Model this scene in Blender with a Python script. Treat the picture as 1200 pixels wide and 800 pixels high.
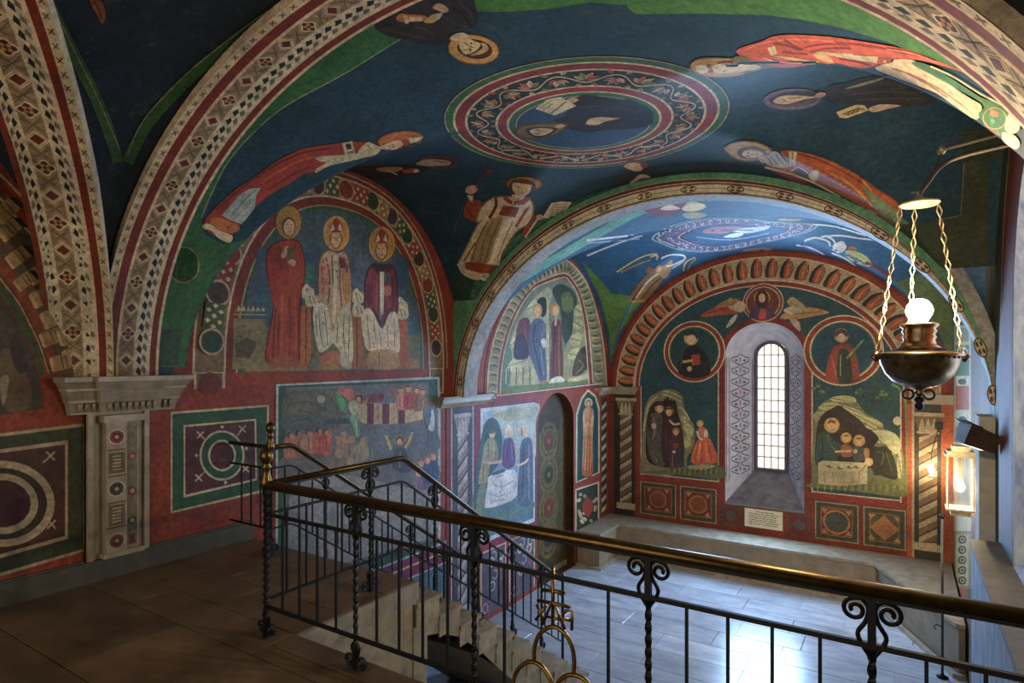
import bpy, bmesh, math, random
import numpy as np
from mathutils import Vector, Matrix
from mathutils.bvhtree import BVHTree
from mathutils.geometry import delaunay_2d_cdt, tessellate_polygon

random.seed(7)
for o in list(bpy.data.objects):
    bpy.data.objects.remove(o, do_unlink=True)
SC = bpy.context.scene
COL = SC.collection
pi = math.pi

# ------------------------------------------------------------------ camera
F, PX, PY, YAW = 716.0, 600.0, 422.0, math.radians(32.7)
EYE = Vector((0, 0, 1.6))
FWD = Vector((-math.sin(YAW), math.cos(YAW), 0))
RGT = Vector((math.cos(YAW), math.sin(YAW), 0))
UP = Vector((0, 0, 1))
cam = bpy.data.cameras.new('camera')
cam.sensor_width = 36
cam.lens = F / 1200 * 36
cam.shift_y = (PY - 400) / 1200
cam.clip_start = 0.02
co = bpy.data.objects.new('camera', cam)
COL.objects.link(co)
co.location = EYE
co.rotation_euler = (pi / 2, 0, YAW)
SC.camera = co

# ------------------------------------------------------------------ light
W = bpy.data.worlds.new('world')
SC.world = W
W.use_nodes = True
bg = W.node_tree.nodes['Background']
bg.inputs[0].default_value = (1.0, 0.87, 0.70, 1)
bg.inputs[1].default_value = 1.95
SC.view_settings.view_transform = 'Standard'
SC.view_settings.look = 'None'
SC.view_settings.gamma = 1
SC.view_settings.use_curve_mapping = False
SC.view_settings.exposure = 0.0
WINDOW_GLOW = 1.15     # back window pane
SIDE_GLOW = 4.0        # window in the right wall
BULB_BIG, BULB_MID = 1300.0, 150.0

def area(name, loc, size, energy, col, rot):
    l = bpy.data.lights.new(name, 'AREA')
    l.shape = 'RECTANGLE'; l.size, l.size_y = size
    l.energy = energy; l.color = col
    o = bpy.data.objects.new(name, l)
    o.location = loc; o.rotation_euler = rot
    COL.objects.link(o)
    return o
# daylight that comes in through the back window, at its glass
area('window_daylight', (-2.06, 11.27, 0.66), (1.1, 2.9), 360.0, (0.36, 0.62, 1.0), (-pi / 2, 0, 0))

# ------------------------------------------------------------------ basics
def lin(c):
    out = []
    for v in c[:3]:
        v = max(0, min(255, v)) / 255
        out.append(v / 12.92 if v <= 0.04045 else ((v + 0.055) / 1.055) ** 2.4)
    return (out[0], out[1], out[2], 1.0)

def link(o, parent=None):
    COL.objects.link(o)
    if parent is not None:
        o.parent = parent
    return o

def tag(o, label=None, cat=None, group=None, kind=None):
    if label: o['label'] = label
    if cat: o['category'] = cat
    if group: o['group'] = group
    if kind: o['kind'] = kind
    return o

def empty(name, loc=(0, 0, 0), rz=0, **k):
    o = bpy.data.objects.new(name, None)
    o.location = loc
    o.rotation_euler.z = rz
    o.empty_display_size = 0.1
    link(o)
    return tag(o, **k)

def mesh_obj(name, verts, faces, mat, parent=None, smooth=False, cols=None):
    me = bpy.data.meshes.new(name)
    me.from_pydata([tuple(v) for v in verts], [], faces)
    if cols is not None:
        ca = me.color_attributes.new('Col', 'FLOAT_COLOR', 'CORNER')
        arr = []
        for p, c in zip(me.polygons, cols):
            arr.extend(list(c) * p.loop_total)
        ca.data.foreach_set('color', arr)
    if smooth:
        me.polygons.foreach_set('use_smooth', [True] * len(me.polygons))
    if mat is not None:
        me.materials.append(mat)
    me.update()
    o = bpy.data.objects.new(name, me)
    return link(o, parent)

class MB:
    """collects vertices and faces of one mesh"""
    def __init__(s):
        s.v, s.f, s.c = [], [], []
        s.col = None
    def face(s, pts):
        b = len(s.v)
        s.v += [Vector(p) for p in pts]
        s.f.append(list(range(b, b + len(pts))))
        s.c.append(s.col)
    def box(s, a, b):
        (x0, y0, z0), (x1, y1, z1) = a, b
        n = len(s.v)
        s.v += [Vector(p) for p in ((x0,y0,z0),(x1,y0,z0),(x1,y1,z0),(x0,y1,z0),(x0,y0,z1),(x1,y0,z1),(x1,y1,z1),(x0,y1,z1))]
        for f in ((0,3,2,1),(4,5,6,7),(0,1,5,4),(1,2,6,5),(2,3,7,6),(3,0,4,7)):
            s.f.append([n + i for i in f]); s.c.append(s.col)
    def tube(s, pts, r, seg=8, twist=0.0, square=False, cap=True, flat=1.0, closed=False):
        pts = [Vector(p) for p in pts]
        n = len(pts)
        if not isinstance(r, (list, tuple)): r = [r] * n
        if square: seg = 4
        up = Vector((0, 0, 1))
        rings = []
        prev = None
        for i, p in enumerate(pts):
            if closed:
                t = pts[(i + 1) % n] - pts[i - 1]
            else:
                t = pts[min(i + 1, n - 1)] - pts[max(i - 1, 0)]
            t.normalize()
            if prev is None:
                a = t.cross(up)
                if a.length < 0.05: a = t.cross(Vector((0, 1, 0)))
                a.normalize()
            else:
                a = prev - t * prev.dot(t)
                a.normalize()
            prev = a
            b = t.cross(a)
            base = len(s.v)
            for k in range(seg):
                th = 2 * pi * k / seg + twist * i + (pi / 4 if square else 0)
                s.v.append(p + a * math.cos(th) * r[i] + b * math.sin(th) * r[i] * flat)
            rings.append(base)
        m = n if closed else n - 1
        for i in range(m):
            r0, r1 = rings[i], rings[(i + 1) % n]
            for k in range(seg):
                k2 = (k + 1) % seg
                s.f.append([r0 + k, r0 + k2, r1 + k2, r1 + k]); s.c.append(s.col)
        if cap and not closed:
            s.f.append([rings[0] + k for k in range(seg)][::-1]); s.c.append(s.col)
            s.f.append([rings[-1] + k for k in range(seg)]); s.c.append(s.col)
    def lathe(s, prof, c=(0, 0, 0), seg=20):
        """prof: list of (radius, z)"""
        c = Vector(c)
        rings = []
        for r, z in prof:
            base = len(s.v)
            for k in range(seg):
                th = 2 * pi * k / seg
                s.v.append(c + Vector((r * math.cos(th), r * math.sin(th), z)))
            rings.append(base)
        for i in range(len(rings) - 1):
            for k in range(seg):
                k2 = (k + 1) % seg
                s.f.append([rings[i] + k, rings[i] + k2, rings[i + 1] + k2, rings[i + 1] + k]); s.c.append(s.col)
        s.f.append([rings[0] + k for k in range(seg)][::-1]); s.c.append(s.col)
        s.f.append([rings[-1] + k for k in range(seg)]); s.c.append(s.col)
    def build(s, name, mat, parent=None, smooth=False, cols=False):
        return mesh_obj(name, s.v, s.f, mat, parent, smooth, [c or (1,1,1,1) for c in s.c] if cols else None)

def poly3(loops, fn):
    """triangulated polygon with holes, 2-D loops mapped by fn -> verts, faces"""
    l3 = [[Vector((p[0], p[1], 0)) for p in l] for l in loops]
    tri = tessellate_polygon(l3)
    flat = [p for l in loops for p in l]
    return [fn(*p) for p in flat], [list(t) for t in tri]

# ------------------------------------------------------------------ materials
def nodes(name):
    m = bpy.data.materials.new(name)
    m.use_nodes = True
    nt = m.node_tree
    return m, nt, nt.nodes['Principled BSDF']

def N(nt, kind, **k):
    n = nt.nodes.new(kind)
    for a, b in k.items():
        setattr(n, a, b)
    return n

def noise_fac(nt, scale, detail=6, rough=0.6, lo=0.35, hi=0.7, stretch=None):
    tc = N(nt, 'ShaderNodeNewGeometry')
    src = tc.outputs['Position']
    if stretch:
        mp = N(nt, 'ShaderNodeMapping')
        mp.inputs['Scale'].default_value = stretch
        nt.links.new(src, mp.inputs[0]); src = mp.outputs[0]
    nz = N(nt, 'ShaderNodeTexNoise')
    nz.inputs['Scale'].default_value = scale
    nz.inputs['Detail'].default_value = detail
    nz.inputs['Roughness'].default_value = rough
    nt.links.new(src, nz.inputs['Vector'])
    mr = N(nt, 'ShaderNodeMapRange')
    mr.inputs['From Min'].default_value = lo
    mr.inputs['From Max'].default_value = hi
    nt.links.new(nz.outputs['Fac'], mr.inputs['Value'])
    return mr.outputs[0]

def mixc(nt, fac, a, b, mode='MIX'):
    m = N(nt, 'ShaderNodeMix', data_type='RGBA', blend_type=mode)
    for sock, v in ((m.inputs[0], fac), (m.inputs[6], a), (m.inputs[7], b)):
        if isinstance(v, (int, float)): sock.default_value = v
        elif isinstance(v, tuple): sock.default_value = v
        else: nt.links.new(v, sock)
    return m.outputs[2]

def bump(nt, bs, fac, strength=0.15, dist=0.01):
    b = N(nt, 'ShaderNodeBump')
    b.inputs['Strength'].default_value = strength
    b.inputs['Distance'].default_value = dist
    nt.links.new(fac, b.inputs['Height'])
    nt.links.new(b.outputs[0], bs.inputs['Normal'])

def make_paint(name, rough=0.62, wear=0.3):
    m, nt, bs = nodes(name)
    at = N(nt, 'ShaderNodeVertexColor', layer_name='Col')
    hs = N(nt, 'ShaderNodeHueSaturation')
    hs.inputs['Saturation'].default_value = 0.95
    nt.links.new(at.outputs['Color'], hs.inputs['Color'])
    f1 = noise_fac(nt, 2.4, 9, 0.72, 0.3, 0.72)
    v = mixc(nt, f1, (0.55, 0.54, 0.52, 1), (1.32, 1.25, 1.14, 1))
    c = mixc(nt, 1.0, hs.outputs[0], v, 'MULTIPLY')
    f2 = noise_fac(nt, 24, 7, 0.8, 0.34, 0.68)
    v2 = mixc(nt, f2, (0.48, 0.48, 0.5, 1), (1.38, 1.36, 1.32, 1))
    c = mixc(nt, 1.0, c, v2, 'MULTIPLY')
    f3 = noise_fac(nt, 7, 10, 0.82, 0.54, 0.74)
    mul = N(nt, 'ShaderNodeMath', operation='MULTIPLY')
    nt.links.new(f3, mul.inputs[0]); mul.inputs[1].default_value = wear
    c = mixc(nt, mul.outputs[0], c, lin((118, 106, 90)))
    f4 = noise_fac(nt, 13, 10, 0.85, 0.60, 0.72)
    mul2 = N(nt, 'ShaderNodeMath', operation='MULTIPLY')
    nt.links.new(f4, mul2.inputs[0]); mul2.inputs[1].default_value = wear * 1.3
    c = mixc(nt, mul2.outputs[0], c, lin((40, 40, 40)))
    nt.links.new(c, bs.inputs['Base Color'])
    bs.inputs['Roughness'].default_value = rough
    bs.inputs['Specular IOR Level'].default_value = 0.3
    bump(nt, bs, f2, 0.12, 0.008)
    return m

def make_mat(name, ca, cb, scale=6, rough=0.6, metal=0.0, bmp=0.1, stretch=None, spec=0.5, detail=7):
    m, nt, bs = nodes(name)
    f = noise_fac(nt, scale, detail, 0.65, 0.3, 0.72, stretch)
    c = mixc(nt, f, lin(ca), lin(cb))
    oi = N(nt, 'ShaderNodeObjectInfo')
    mr = N(nt, 'ShaderNodeMapRange')
    mr.inputs['To Min'].default_value = 0.86; mr.inputs['To Max'].default_value = 1.12
    nt.links.new(oi.outputs['Random'], mr.inputs['Value'])
    hs = N(nt, 'ShaderNodeHueSaturation')
    nt.links.new(mr.outputs[0], hs.inputs['Value'])
    nt.links.new(c, hs.inputs['Color'])
    nt.links.new(hs.outputs[0], bs.inputs['Base Color'])
    bs.inputs['Roughness'].default_value = rough
    bs.inputs['Metallic'].default_value = metal
    bs.inputs['Specular IOR Level'].default_value = spec
    if bmp: bump(nt, bs, f, bmp, 0.01)
    return m

def make_emit(name, c, s):
    m, nt, bs = nodes(name)
    bs.inputs['Base Color'].default_value = (0.8, 0.8, 0.8, 1)
    bs.inputs['Emission Color'].default_value = c
    bs.inputs['Emission Strength'].default_value = s
    return m

def make_glass(name):
    """thin clear sheet: lets light through, with a faint gloss"""
    m, nt, bs = nodes(name)
    tr = N(nt, 'ShaderNodeBsdfTransparent')
    gl = N(nt, 'ShaderNodeBsdfGlossy')
    gl.inputs['Roughness'].default_value = 0.05
    mx = N(nt, 'ShaderNodeMixShader')
    mx.inputs[0].default_value = 0.09
    nt.links.new(tr.outputs[0], mx.inputs[1]); nt.links.new(gl.outputs[0], mx.inputs[2])
    nt.links.new(mx.outputs[0], nt.nodes['Material Output'].inputs['Surface'])
    return m

PAINT = make_paint('fresco_paint')
M = dict(
    plaster=make_mat('pale_plaster', (150, 146, 138), (196, 190, 178), 5, 0.8),
    bluelit_plaster=make_mat('limewash_bluelit', (96, 112, 150), (190, 194, 200), 3, 0.75, stretch=(3, 3, 1.2), detail=9, bmp=0.25),  # limewash with the blue of the window daylight put into its colour
    marble=make_mat('white_marble', (112, 100, 82), (164, 150, 126), 7, 0.4),
    benchstone=make_mat('bench_stone', (112, 98, 78), (150, 132, 106), 5, 0.55),
    stairstone=make_mat('stair_travertine', (120, 106, 80), (176, 158, 124), 9, 0.6),
    upslab=make_mat('brown_floor_slab', (66, 50, 34), (128, 102, 74), 2.4, 0.42, spec=0.4),
    splay=make_mat('splay_limewash', (164, 172, 200), (222, 224, 234), 5, 0.7, detail=9),
    sill=make_mat('slate_sill', (92, 92, 104), (140, 138, 146), 6, 0.45),
    ledge=make_mat('ledge_stone', (82, 68, 50), (118, 100, 76), 5, 0.6),
    lowslab=make_mat('grey_marble_slab', (140, 144, 154), (190, 192, 200), 2.2, 0.24, stretch=(1, 2.6, 1), spec=0.6),
    joint=make_mat('floor_joint', (36, 28, 22), (52, 42, 32), 20, 0.8),
    basegrey=make_mat('grey_baseboard', (56, 53, 42), (86, 80, 64), 9, 0.5),
    iron=make_mat('black_iron', (6, 6, 7), (18, 16, 16), 40, 0.5, 0.0, 0.05, spec=0.28),
    brass=make_mat('brass', (84, 66, 36), (124, 100, 58), 18, 0.33, 0.9, 0.04),
    goldwork=make_mat('gilt_metal', (96, 70, 30), (156, 118, 58), 18, 0.3, 0.9, 0.04),
    darkbrass=make_mat('tarnished_lamp_metal', (70, 54, 36), (150, 126, 92), 22, 0.3, 0.85, 0.1),
    bronze=make_mat('old_bronze_chain', (140, 124, 88), (190, 174, 132), 20, 0.4, 0.6, 0.05),
    dark=make_mat('shadow_stone', (26, 24, 22), (42, 38, 34), 5, 0.85),
    floodbox=make_mat('dark_lamp_housing', (46, 38, 32), (78, 64, 54), 9, 0.5, 0.3),
    wax=make_mat('ivory_sleeve', (190, 170, 120), (214, 196, 150), 9, 0.5),
    glass=make_glass('lantern_glass'),
    bulb=make_emit('lit_bulb', (1.0, 0.78, 0.46, 1), BULB_BIG),
    bulb2=make_emit('lit_bulb_lantern', (1.0, 0.80, 0.5, 1), BULB_MID * 8),
    bulb3=make_emit('lit_bulb_small', (1.0, 0.80, 0.5, 1), BULB_MID * 1.8),
    pane=make_emit('daylit_pane', (1.0, 0.86, 0.70, 1), WINDOW_GLOW),
    pane2=make_emit('daylit_side_pane', (0.62, 0.78, 1.0, 1), SIDE_GLOW),
    lead=make_mat('window_lead', (58, 52, 46), (84, 76, 66), 20, 0.6),
    frame=make_mat('window_frame_paint', (44, 50, 66), (72, 76, 92), 9, 0.5),
    paper=make_mat('notice_card', (196, 188, 164), (214, 206, 184), 9, 0.7),
    ink=make_mat('notice_ink', (60, 52, 44), (76, 66, 56), 9, 0.8),
)

# ------------------------------------------------------------------ shell geometry
XL, XR, XC, HA = -4.95, 0.62, -2.165, 2.785
YB = 11.3
ZLOW = -2.06
# front bay
FS, FR, FY, FHB = 1.48, 2.12, 4.62, 1.85
FY0, FY1 = 2.5, 6.3
# back bay
BS, BR, BY, BHB = 1.08, 2.42, 8.95, 2.38
BY0, BY1 = 6.5, YB
# camera bay
CS, CR, CY, CHB = 1.48, 2.12, 0.2, 1.8
CY0, CY1 = -2.6, 2.1

def vault(name, s, R, yc, hb, y0, y1, col, n=120, s_end=None):
    al = [pi * (-0.5 + i / n) for i in range(n + 1)]
    ext0 = max(0.0, (yc - hb) - y0)
    ext1 = max(0.0, y1 - (yc + hb))
    rows = []
    if ext0 > 0: rows.append((y0, None))
    for b in al:
        y = yc + hb * math.sin(b)
        if y0 - 1e-6 <= y <= y1 + 1e-6: rows.append((y, b))
    if rows[0][0] > y0 + 1e-4: rows.insert(0, (y0, None if ext0 > 0 else math.asin(max(-1, (y0 - yc) / hb))))
    if ext1 > 0: rows.append((y1, None))
    elif rows[-1][0] < y1 - 1e-4: rows.append((y1, math.asin(min(1, (y1 - yc) / hb))))
    V, Fc = [], []
    for y, b in rows:
        cb = math.cos(b) if b is not None else -1
        for a in al:
            sa = s if s_end is None else s + (s_end - s) * (y - y0) / (y1 - y0)
            drop = 0.06 * max(0.0, (y - yc) / (y1 - yc)) ** 2 if s_end is not None else 0.0
            za = sa + (s + R - drop - sa) * math.cos(a)
            zb = s + R * cb if cb >= 0 else -9.0
            k = 0.035            # the groin is a little rounded
            h = max(k - abs(za - zb), 0.0) / k
            V.append((XC + HA * math.sin(a), y, max(za, zb) + h * h * k * 0.25))
    w = n + 1
    for j in range(len(rows) - 1):
        bj = (rows[j][1] if rows[j][1] is not None else 0) + (rows[j + 1][1] if rows[j + 1][1] is not None else 0)
        for i in range(n):
            a = al[i] + al[i + 1]
            p = [j * w + i, j * w + i + 1, (j + 1) * w + i + 1, (j + 1) * w + i]
            if a * bj > 0:
                Fc += [[p[0], p[2], p[1]], [p[0], p[3], p[2]]]
            else:
                Fc += [[p[0], p[3], p[1]], [p[1], p[3], p[2]]]
    o = mesh_obj(name, V, Fc, PAINT, cols=[lin(col)] * len(Fc))
    return tag(o, kind='structure')
BLUE_D, BLUE_B = (28, 60, 74), (38, 84, 118)
RED, GREEN, IVORY = (140, 53, 20), (52, 104, 56), (190, 170, 142)

vault_front = vault('ceiling', FS, FR, FY, FHB, FY0, FY1, BLUE_D, s_end=1.26)
vault_back = vault('ceiling.001', BS, BR, BY, BHB, BY0, BY1, BLUE_B)
vault_cam = vault('ceiling.002', CS, CR, CY, CHB, CY0, CY1, (20, 34, 44))

def arch_pts(c, hw, z0, zs, top, n=28):
    """closed outline of an arched opening, 2-D"""
    p = [(c - hw, z0), (c + hw, z0)]
    for i in range(n + 1):
        t = pi * i / n
        p.append((c + hw * math.cos(t), zs + (top - zs) * math.sin(t)))
    return p

# door in the left wall, window in the back wall, window in the right wall
DOOR_Y0, DOOR_Y1, DOOR_TOP = 8.46, 9.78, 1.05
door_out = arch_pts((DOOR_Y0 + DOOR_Y1) / 2, (DOOR_Y1 - DOOR_Y0) / 2, ZLOW, 0.42, DOOR_TOP)
WX, WHW = -2.06, 0.645
win_out = arch_pts(WX, WHW, -0.95, 1.66, 2.26)
WIN_IN = (WX, 0.285, -0.44, 1.68, 1.95)
win_in = arch_pts(*WIN_IN)
RWY, RWH = 4.3, 1.0
rwin_out = arch_pts(RWY, RWH, 0.21, 1.9, 3.0)
rwin_in = arch_pts(RWY - 0.1, 0.6, 0.6, 2.0, 2.6)

def wall(name, outer, holes, fn, col):
    v, f = poly3([outer] + holes, fn)
    o = mesh_obj(name, v, f, PAINT, cols=[lin(col)] * len(f))
    return tag(o, kind='structure')

wall_left = wall('wall_left', [(-2.6, ZLOW - .1), (YB, ZLOW - .1), (YB, 3.75), (-2.6, 3.75)], [door_out], lambda y, z: Vector((XL, y, z)), RED)
wall_back = wall('wall_back', [(XL, ZLOW - .1), (XR + 0.02, ZLOW - .1), (XR + 0.02, 3.75), (XL, 3.75)], [win_out], lambda x, z: Vector((x, YB, z)), (120, 44, 32))
wall_right = wall('wall_right', [(-2.6, ZLOW - .1), (YB, ZLOW - .1), (YB, 3.75), (-2.6, 3.75)], [rwin_out], lambda y, z: Vector((XR, y, z)), (58, 66, 46))

def loft(name, a, b, mat, parent, cols=None):
    n = len(a)
    v = list(a) + list(b)
    f = [[i, (i + 1) % n, n + (i + 1) % n, n + i] for i in range(n)]
    o = mesh_obj(name, v, f, mat, parent, cols=cols)
    return o

# --- ribs and the arch between the two bays
def ell(a, ha, s, R, y):
    return Vector((XC + ha * math.sin(a), y, s + R * math.cos(a)))

def arch_band(name, ha, s, R, y0, y1, t, col, n=90, over=0.0, lop=False):
    mb = MB(); mb.col = lin(col)
    for i in range(n):
        a0, a1 = -pi / 2 + pi * i / n, -pi / 2 + pi * (i + 1) / n
        i0, i1 = [ell(a, ha - (t / 2 if lop else t), s, R - t, 0) + Vector((t / 2 if lop else 0, 0, 0)) for a in (a0, a1)]
        o0, o1 = [ell(a, ha + over * 0.2, s, R + over, 0) for a in (a0, a1)]
        def at(p, y): return Vector((p.x, y, p.z))
        mb.face([at(i0, y0), at(i1, y0), at(i1, y1), at(i0, y1)])
        mb.face([at(o0, y0), at(o1, y0), at(i1, y0), at(i0, y0)])
        mb.face([at(o1, y1), at(o0, y1), at(i0, y1), at(i1, y1)])
    o = mb.build(name, PAINT, cols=True)
    return tag(o, kind='structure')

RIB_Y0, RIB_Y1, RIB_T = 2.1, 2.52, 0.05
rib = arch_band('trim_1', HA, FS, FR, RIB_Y0, RIB_Y1, RIB_T, IVORY)
ARS, ARR, ART, ARY = 1.12, 2.355, 0.17, 6.3
div_arch = arch_band('trim_2', HA, ARS, ARR, ARY, 6.58, ART, (150, 150, 150), over=0.45, lop=True)

DG_L = math.hypot(HA, CHB)
DG_P = Vector((CHB, HA, 0)) / DG_L
def diag(a, v, lift=0.06):
    p = Vector((XC + (HA - 0.02) * math.sin(a), CY - CHB * math.sin(a), CS + (CR - lift) * math.cos(a)))
    return p + DG_P * v
DG_W = 0.2
mb = MB(); mb.col = lin(IVORY)
for i in range(60):
    a0, a1 = -pi / 2 + pi * i / 60, -pi / 2 + pi * (i + 1) / 60
    mb.face([diag(a0, -DG_W), diag(a1, -DG_W), diag(a1, DG_W), diag(a0, DG_W)])
    for s in (-1, 1):
        mb.face([diag(a0, s * DG_W), diag(a1, s * DG_W), diag(a1, s * DG_W, -0.25), diag(a0, s * DG_W, -0.25)])
diag_rib = tag(mb.build('trim_3', PAINT, cols=True), kind='structure')

# --- floors: a base with separate slabs on it
floor_up = mesh_obj('floor', *poly3([[(XL, -2.6), (XR, -2.6), (XR, 2.32), (-2.98, 2.32), (-2.98, 3.36), (XL, 3.36)]],
                    lambda x, y: Vector((x, y, -0.012))), M['joint'])
tag(floor_up, kind='structure')
floor_low = mesh_obj('floor.001', *poly3([[(XL, 2.0), (XR, 2.0), (XR, YB), (XL, YB)]],
                     lambda x, y: Vector((x, y, ZLOW - 0.012))), M['benchstone'])
tag(floor_low, kind='structure')

_slab_cache = {}
def slab(parent, x0, x1, y0, y1, ztop, mat, g=0.0025):
    w, d = round(x1 - x0 - 2 * g, 2), round(y1 - y0 - 2 * g, 3)
    key = (w, d, mat.name)
    if key not in _slab_cache:
        c = 0.004
        mb = MB()
        a = [(0, 0, -0.05), (w, 0, -0.05), (w, d, -0.05), (0, d, -0.05)]
        b = [(0, 0, -c), (w, 0, -c), (w, d, -c), (0, d, -c)]
        t = [(c, c, 0), (w - c, c, 0), (w - c, d - c, 0), (c, d - c, 0)]
        for i in range(4):
            j = (i + 1) % 4
            mb.face([a[i], a[j], b[j], b[i]]); mb.face([b[i], b[j], t[j], t[i]])
        mb.face(t)
        o = mb.build('slab', mat)
        COL.objects.unlink(o)
        _slab_cache[key] = o.data
    o = bpy.data.objects.new('slab', _slab_cache[key])
    o.location = (x0 + g, y0 + g, ztop)
    link(o, parent)
    return o

rs = random.Random(3)
def lay(parent, x0, x1, rows, ztop, mat, lmin, lmax):
    for y0, y1 in zip(rows[:-1], rows[1:]):
        x = x0 - rs.uniform(0, 0.6)
        while x < x1 - 0.02:
            xe = round(x + rs.uniform(lmin, lmax), 1)
            a, b = max(x, x0), min(xe, x1)
            if x1 - b < 0.25: b = x1; xe = x1
            if b - a > 0.05:
                slab(parent, a, b, y0, y1, ztop, mat)
            x = xe
lay(floor_up, XL, XR, [0.45, 0.95, 1.42, 2.03], 0, M['upslab'], 0.9, 1.7)
lay(floor_up, XL, XR, [2.03, 2.32], 0, M['upslab'], 0.9, 1.5)
lay(floor_up, XL, -2.98, [2.32, 2.68, 3.05, 3.36], 0, M['upslab'], 0.7, 1.2)
lay(floor_low, XL, XR, [2.34 + 0.47 * i for i in range(19)] + [11.3], ZLOW, M['lowslab'], 0.8, 1.4)

# edge of the upper floor over the void
mb = MB()
mb.box((-2.98, 2.2, -0.26), (XR, 2.335, -0.051))
mb.box((-2.98, 2.25, ZLOW), (XR, 2.32, -0.26))
tag(mb.build('trim_4', M['stairstone']), kind='structure')

# --- baseboard along the left wall of the upper level, broken where the pilaster steps out
mb = MB()
mb.box((XL, -2.6, 0), (XL + 0.035, 3.36, 0.15))
mb.box((XL, -2.6, 0.15), (XL + 0.02, 3.36, 0.165))
tag(mb.build('baseboard_left', M['basegrey']), kind='structure')

# --- window in the back wall
W1 = empty('window_1', (WX, YB, -0.95)); tag(W1, kind='structure')
def wpt(p, y): return Vector((p[0] - WX, y - YB, p[1] + 0.95))
SPLAY_D = 0.72
loft('splay', [wpt(p, YB) for p in win_out], [wpt(p, YB + SPLAY_D) for p in win_in], M['splay'], W1)
fr_in = arch_pts(WX, 0.235, -0.39, 1.66, 1.90)
loft('frame', [wpt(p, YB + SPLAY_D - 0.05) for p in win_in], [wpt(p, YB + SPLAY_D - 0.05) for p in fr_in], M['frame'], W1)
loft('frame', [wpt(p, YB + SPLAY_D - 0.05) for p in fr_in], [wpt(p, YB + SPLAY_D + 0.1) for p in fr_in], M['frame'], W1)
sill_q = [wpt((WX - WHW, -.945), YB - .004), wpt((WX + WHW, -.945), YB - .004), wpt((WX + .285, -.435), YB + SPLAY_D - .01), wpt((WX - .285, -.435), YB + SPLAY_D - .01)]
mb = MB(); mb.face(sill_q)
mb.face([p - Vector((0, 0, .03)) for p in sill_q][::-1]); mb.face([sill_q[0] - Vector((0, 0, .03)), sill_q[1] - Vector((0, 0, .03)), sill_q[1], sill_q[0]])
mb.build('sill_slab', M['sill'], W1)
# leaded panes, each a piece of its own, clipped by the round head
nx, nz = 4, 11
x0, x1, z0, z1 = WX - 0.24, WX + 0.24, -0.395, 1.905
yp = YB + SPLAY_D + 0.03
for i in range(nx):
    for j in range(nz):
        a, b = x0 + (x1 - x0) * i / nx, x0 + (x1 - x0) * (i + 1) / nx
        c, d = z0 + (z1 - z0) * j / nz, z0 + (z1 - z0) * (j + 1) / nz
        g = 0.004
        q = [(a + g, c + g), (b - g, c + g), (b - g, d - g), (a + g, d - g)]
        mb = MB(); dy = 0.006
        mb.face([wpt(p, yp) for p in q]); mb.face([wpt(p, yp + dy) for p in q[::-1]])
        for k in range(4):
            mb.face([wpt(q[k], yp), wpt(q[(k + 1) % 4], yp), wpt(q[(k + 1) % 4], yp + dy), wpt(q[k], yp + dy)])
        mb.build('pane', M['pane'], W1)
mb = MB()
for i in range(nx + 1):
    x = x0 + (x1 - x0) * i / nx
    mb.box(wpt((x - 0.008, z0), yp - 0.006), wpt((x + 0.008, z1), yp + 0.004))
for j in range(nz + 1):
    z = z0 + (z1 - z0) * j / nz
    mb.box(wpt((x0, z - 0.008), yp - 0.006), wpt((x1, z + 0.008), yp + 0.004))
mb.build('lead_bars', M['lead'], W1)
v, f = poly3([[(WX - 0.4, -0.6), (WX + 0.4, -0.6), (WX + 0.4, 2.1), (WX - 0.4, 2.1)], fr_in], lambda x, z: wpt((x, z), YB + SPLAY_D + 0.09))
mesh_obj('outer_frame', v, f, M['dark'], W1)

# --- window in the right wall
W2 = empty('window_2', (XR, RWY, 0.21)); tag(W2, kind='structure')
def rpt(p, x): return Vector((x - XR, p[0] - RWY, p[1] - 0.21))
loft('splay', [rpt(p, XR) for p in rwin_out], [rpt(p, XR + 0.6) for p in rwin_in], M['bluelit_plaster'], W2)
v, f = poly3([rwin_in], lambda y, z: rpt((y, z), XR + 0.6))
mesh_obj('pane', v, f, M['pane2'], W2)

# --- door in the left wall
DR = empty('door_1', (XL, (DOOR_Y0 + DOOR_Y1) / 2, ZLOW)); tag(DR, kind='structure')
def dpt(p, x): return Vector((x - XL, p[0] - (DOOR_Y0 + DOOR_Y1) / 2, p[1] - ZLOW))
loft('jamb', [dpt(p, XL) for p in door_out], [dpt(p, XL - 0.16) for p in door_out], PAINT, DR, cols=[lin((70, 44, 24))] * len(door_out))
v, f = poly3([door_out], lambda y, z: dpt((y, z), XL - 0.16))
door_leaf = mesh_obj('door_panel', v, f, PAINT, DR, cols=[lin((64, 50, 24))] * len(f))
# ------------------------------------------------------------------ painter: flat painted shapes laid on the walls and vaults
def pdir(x, y):
    return FWD * F + RGT * (x - PX) + UP * (PY - y)

class Plane:
    def __init__(s, axis, val, nrm):
        s.axis, s.val, s.n = axis, val, Vector(nrm)
        s.flat = True
    def hit(s, x, y):
        d = pdir(x, y)
        t = (s.val - EYE[s.axis]) / d[s.axis]
        return EYE + d * t, s.n
    def uv(s, u, v):
        p = Vector((0, 0, v)); p[s.axis] = s.val; p[1 - s.axis] = u
        return p, s.n

class Curved:
    flat = False
    def __init__(s, objs):
        V, Fc = [], []
        for o in objs:
            b = len(V)
            V += [v.co.copy() for v in o.data.vertices]
            Fc += [[b + i for i in p.vertices] for p in o.data.polygons]
        s.t = BVHTree.FromPolygons(V, Fc)
    def hit(s, x, y):
        d = pdir(x, y).normalized()
        p, n, i, dist = s.t.ray_cast(EYE, d)
        if p is None: return None, None
        if n.dot(d) > 0: n = -n
        return p, n

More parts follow.
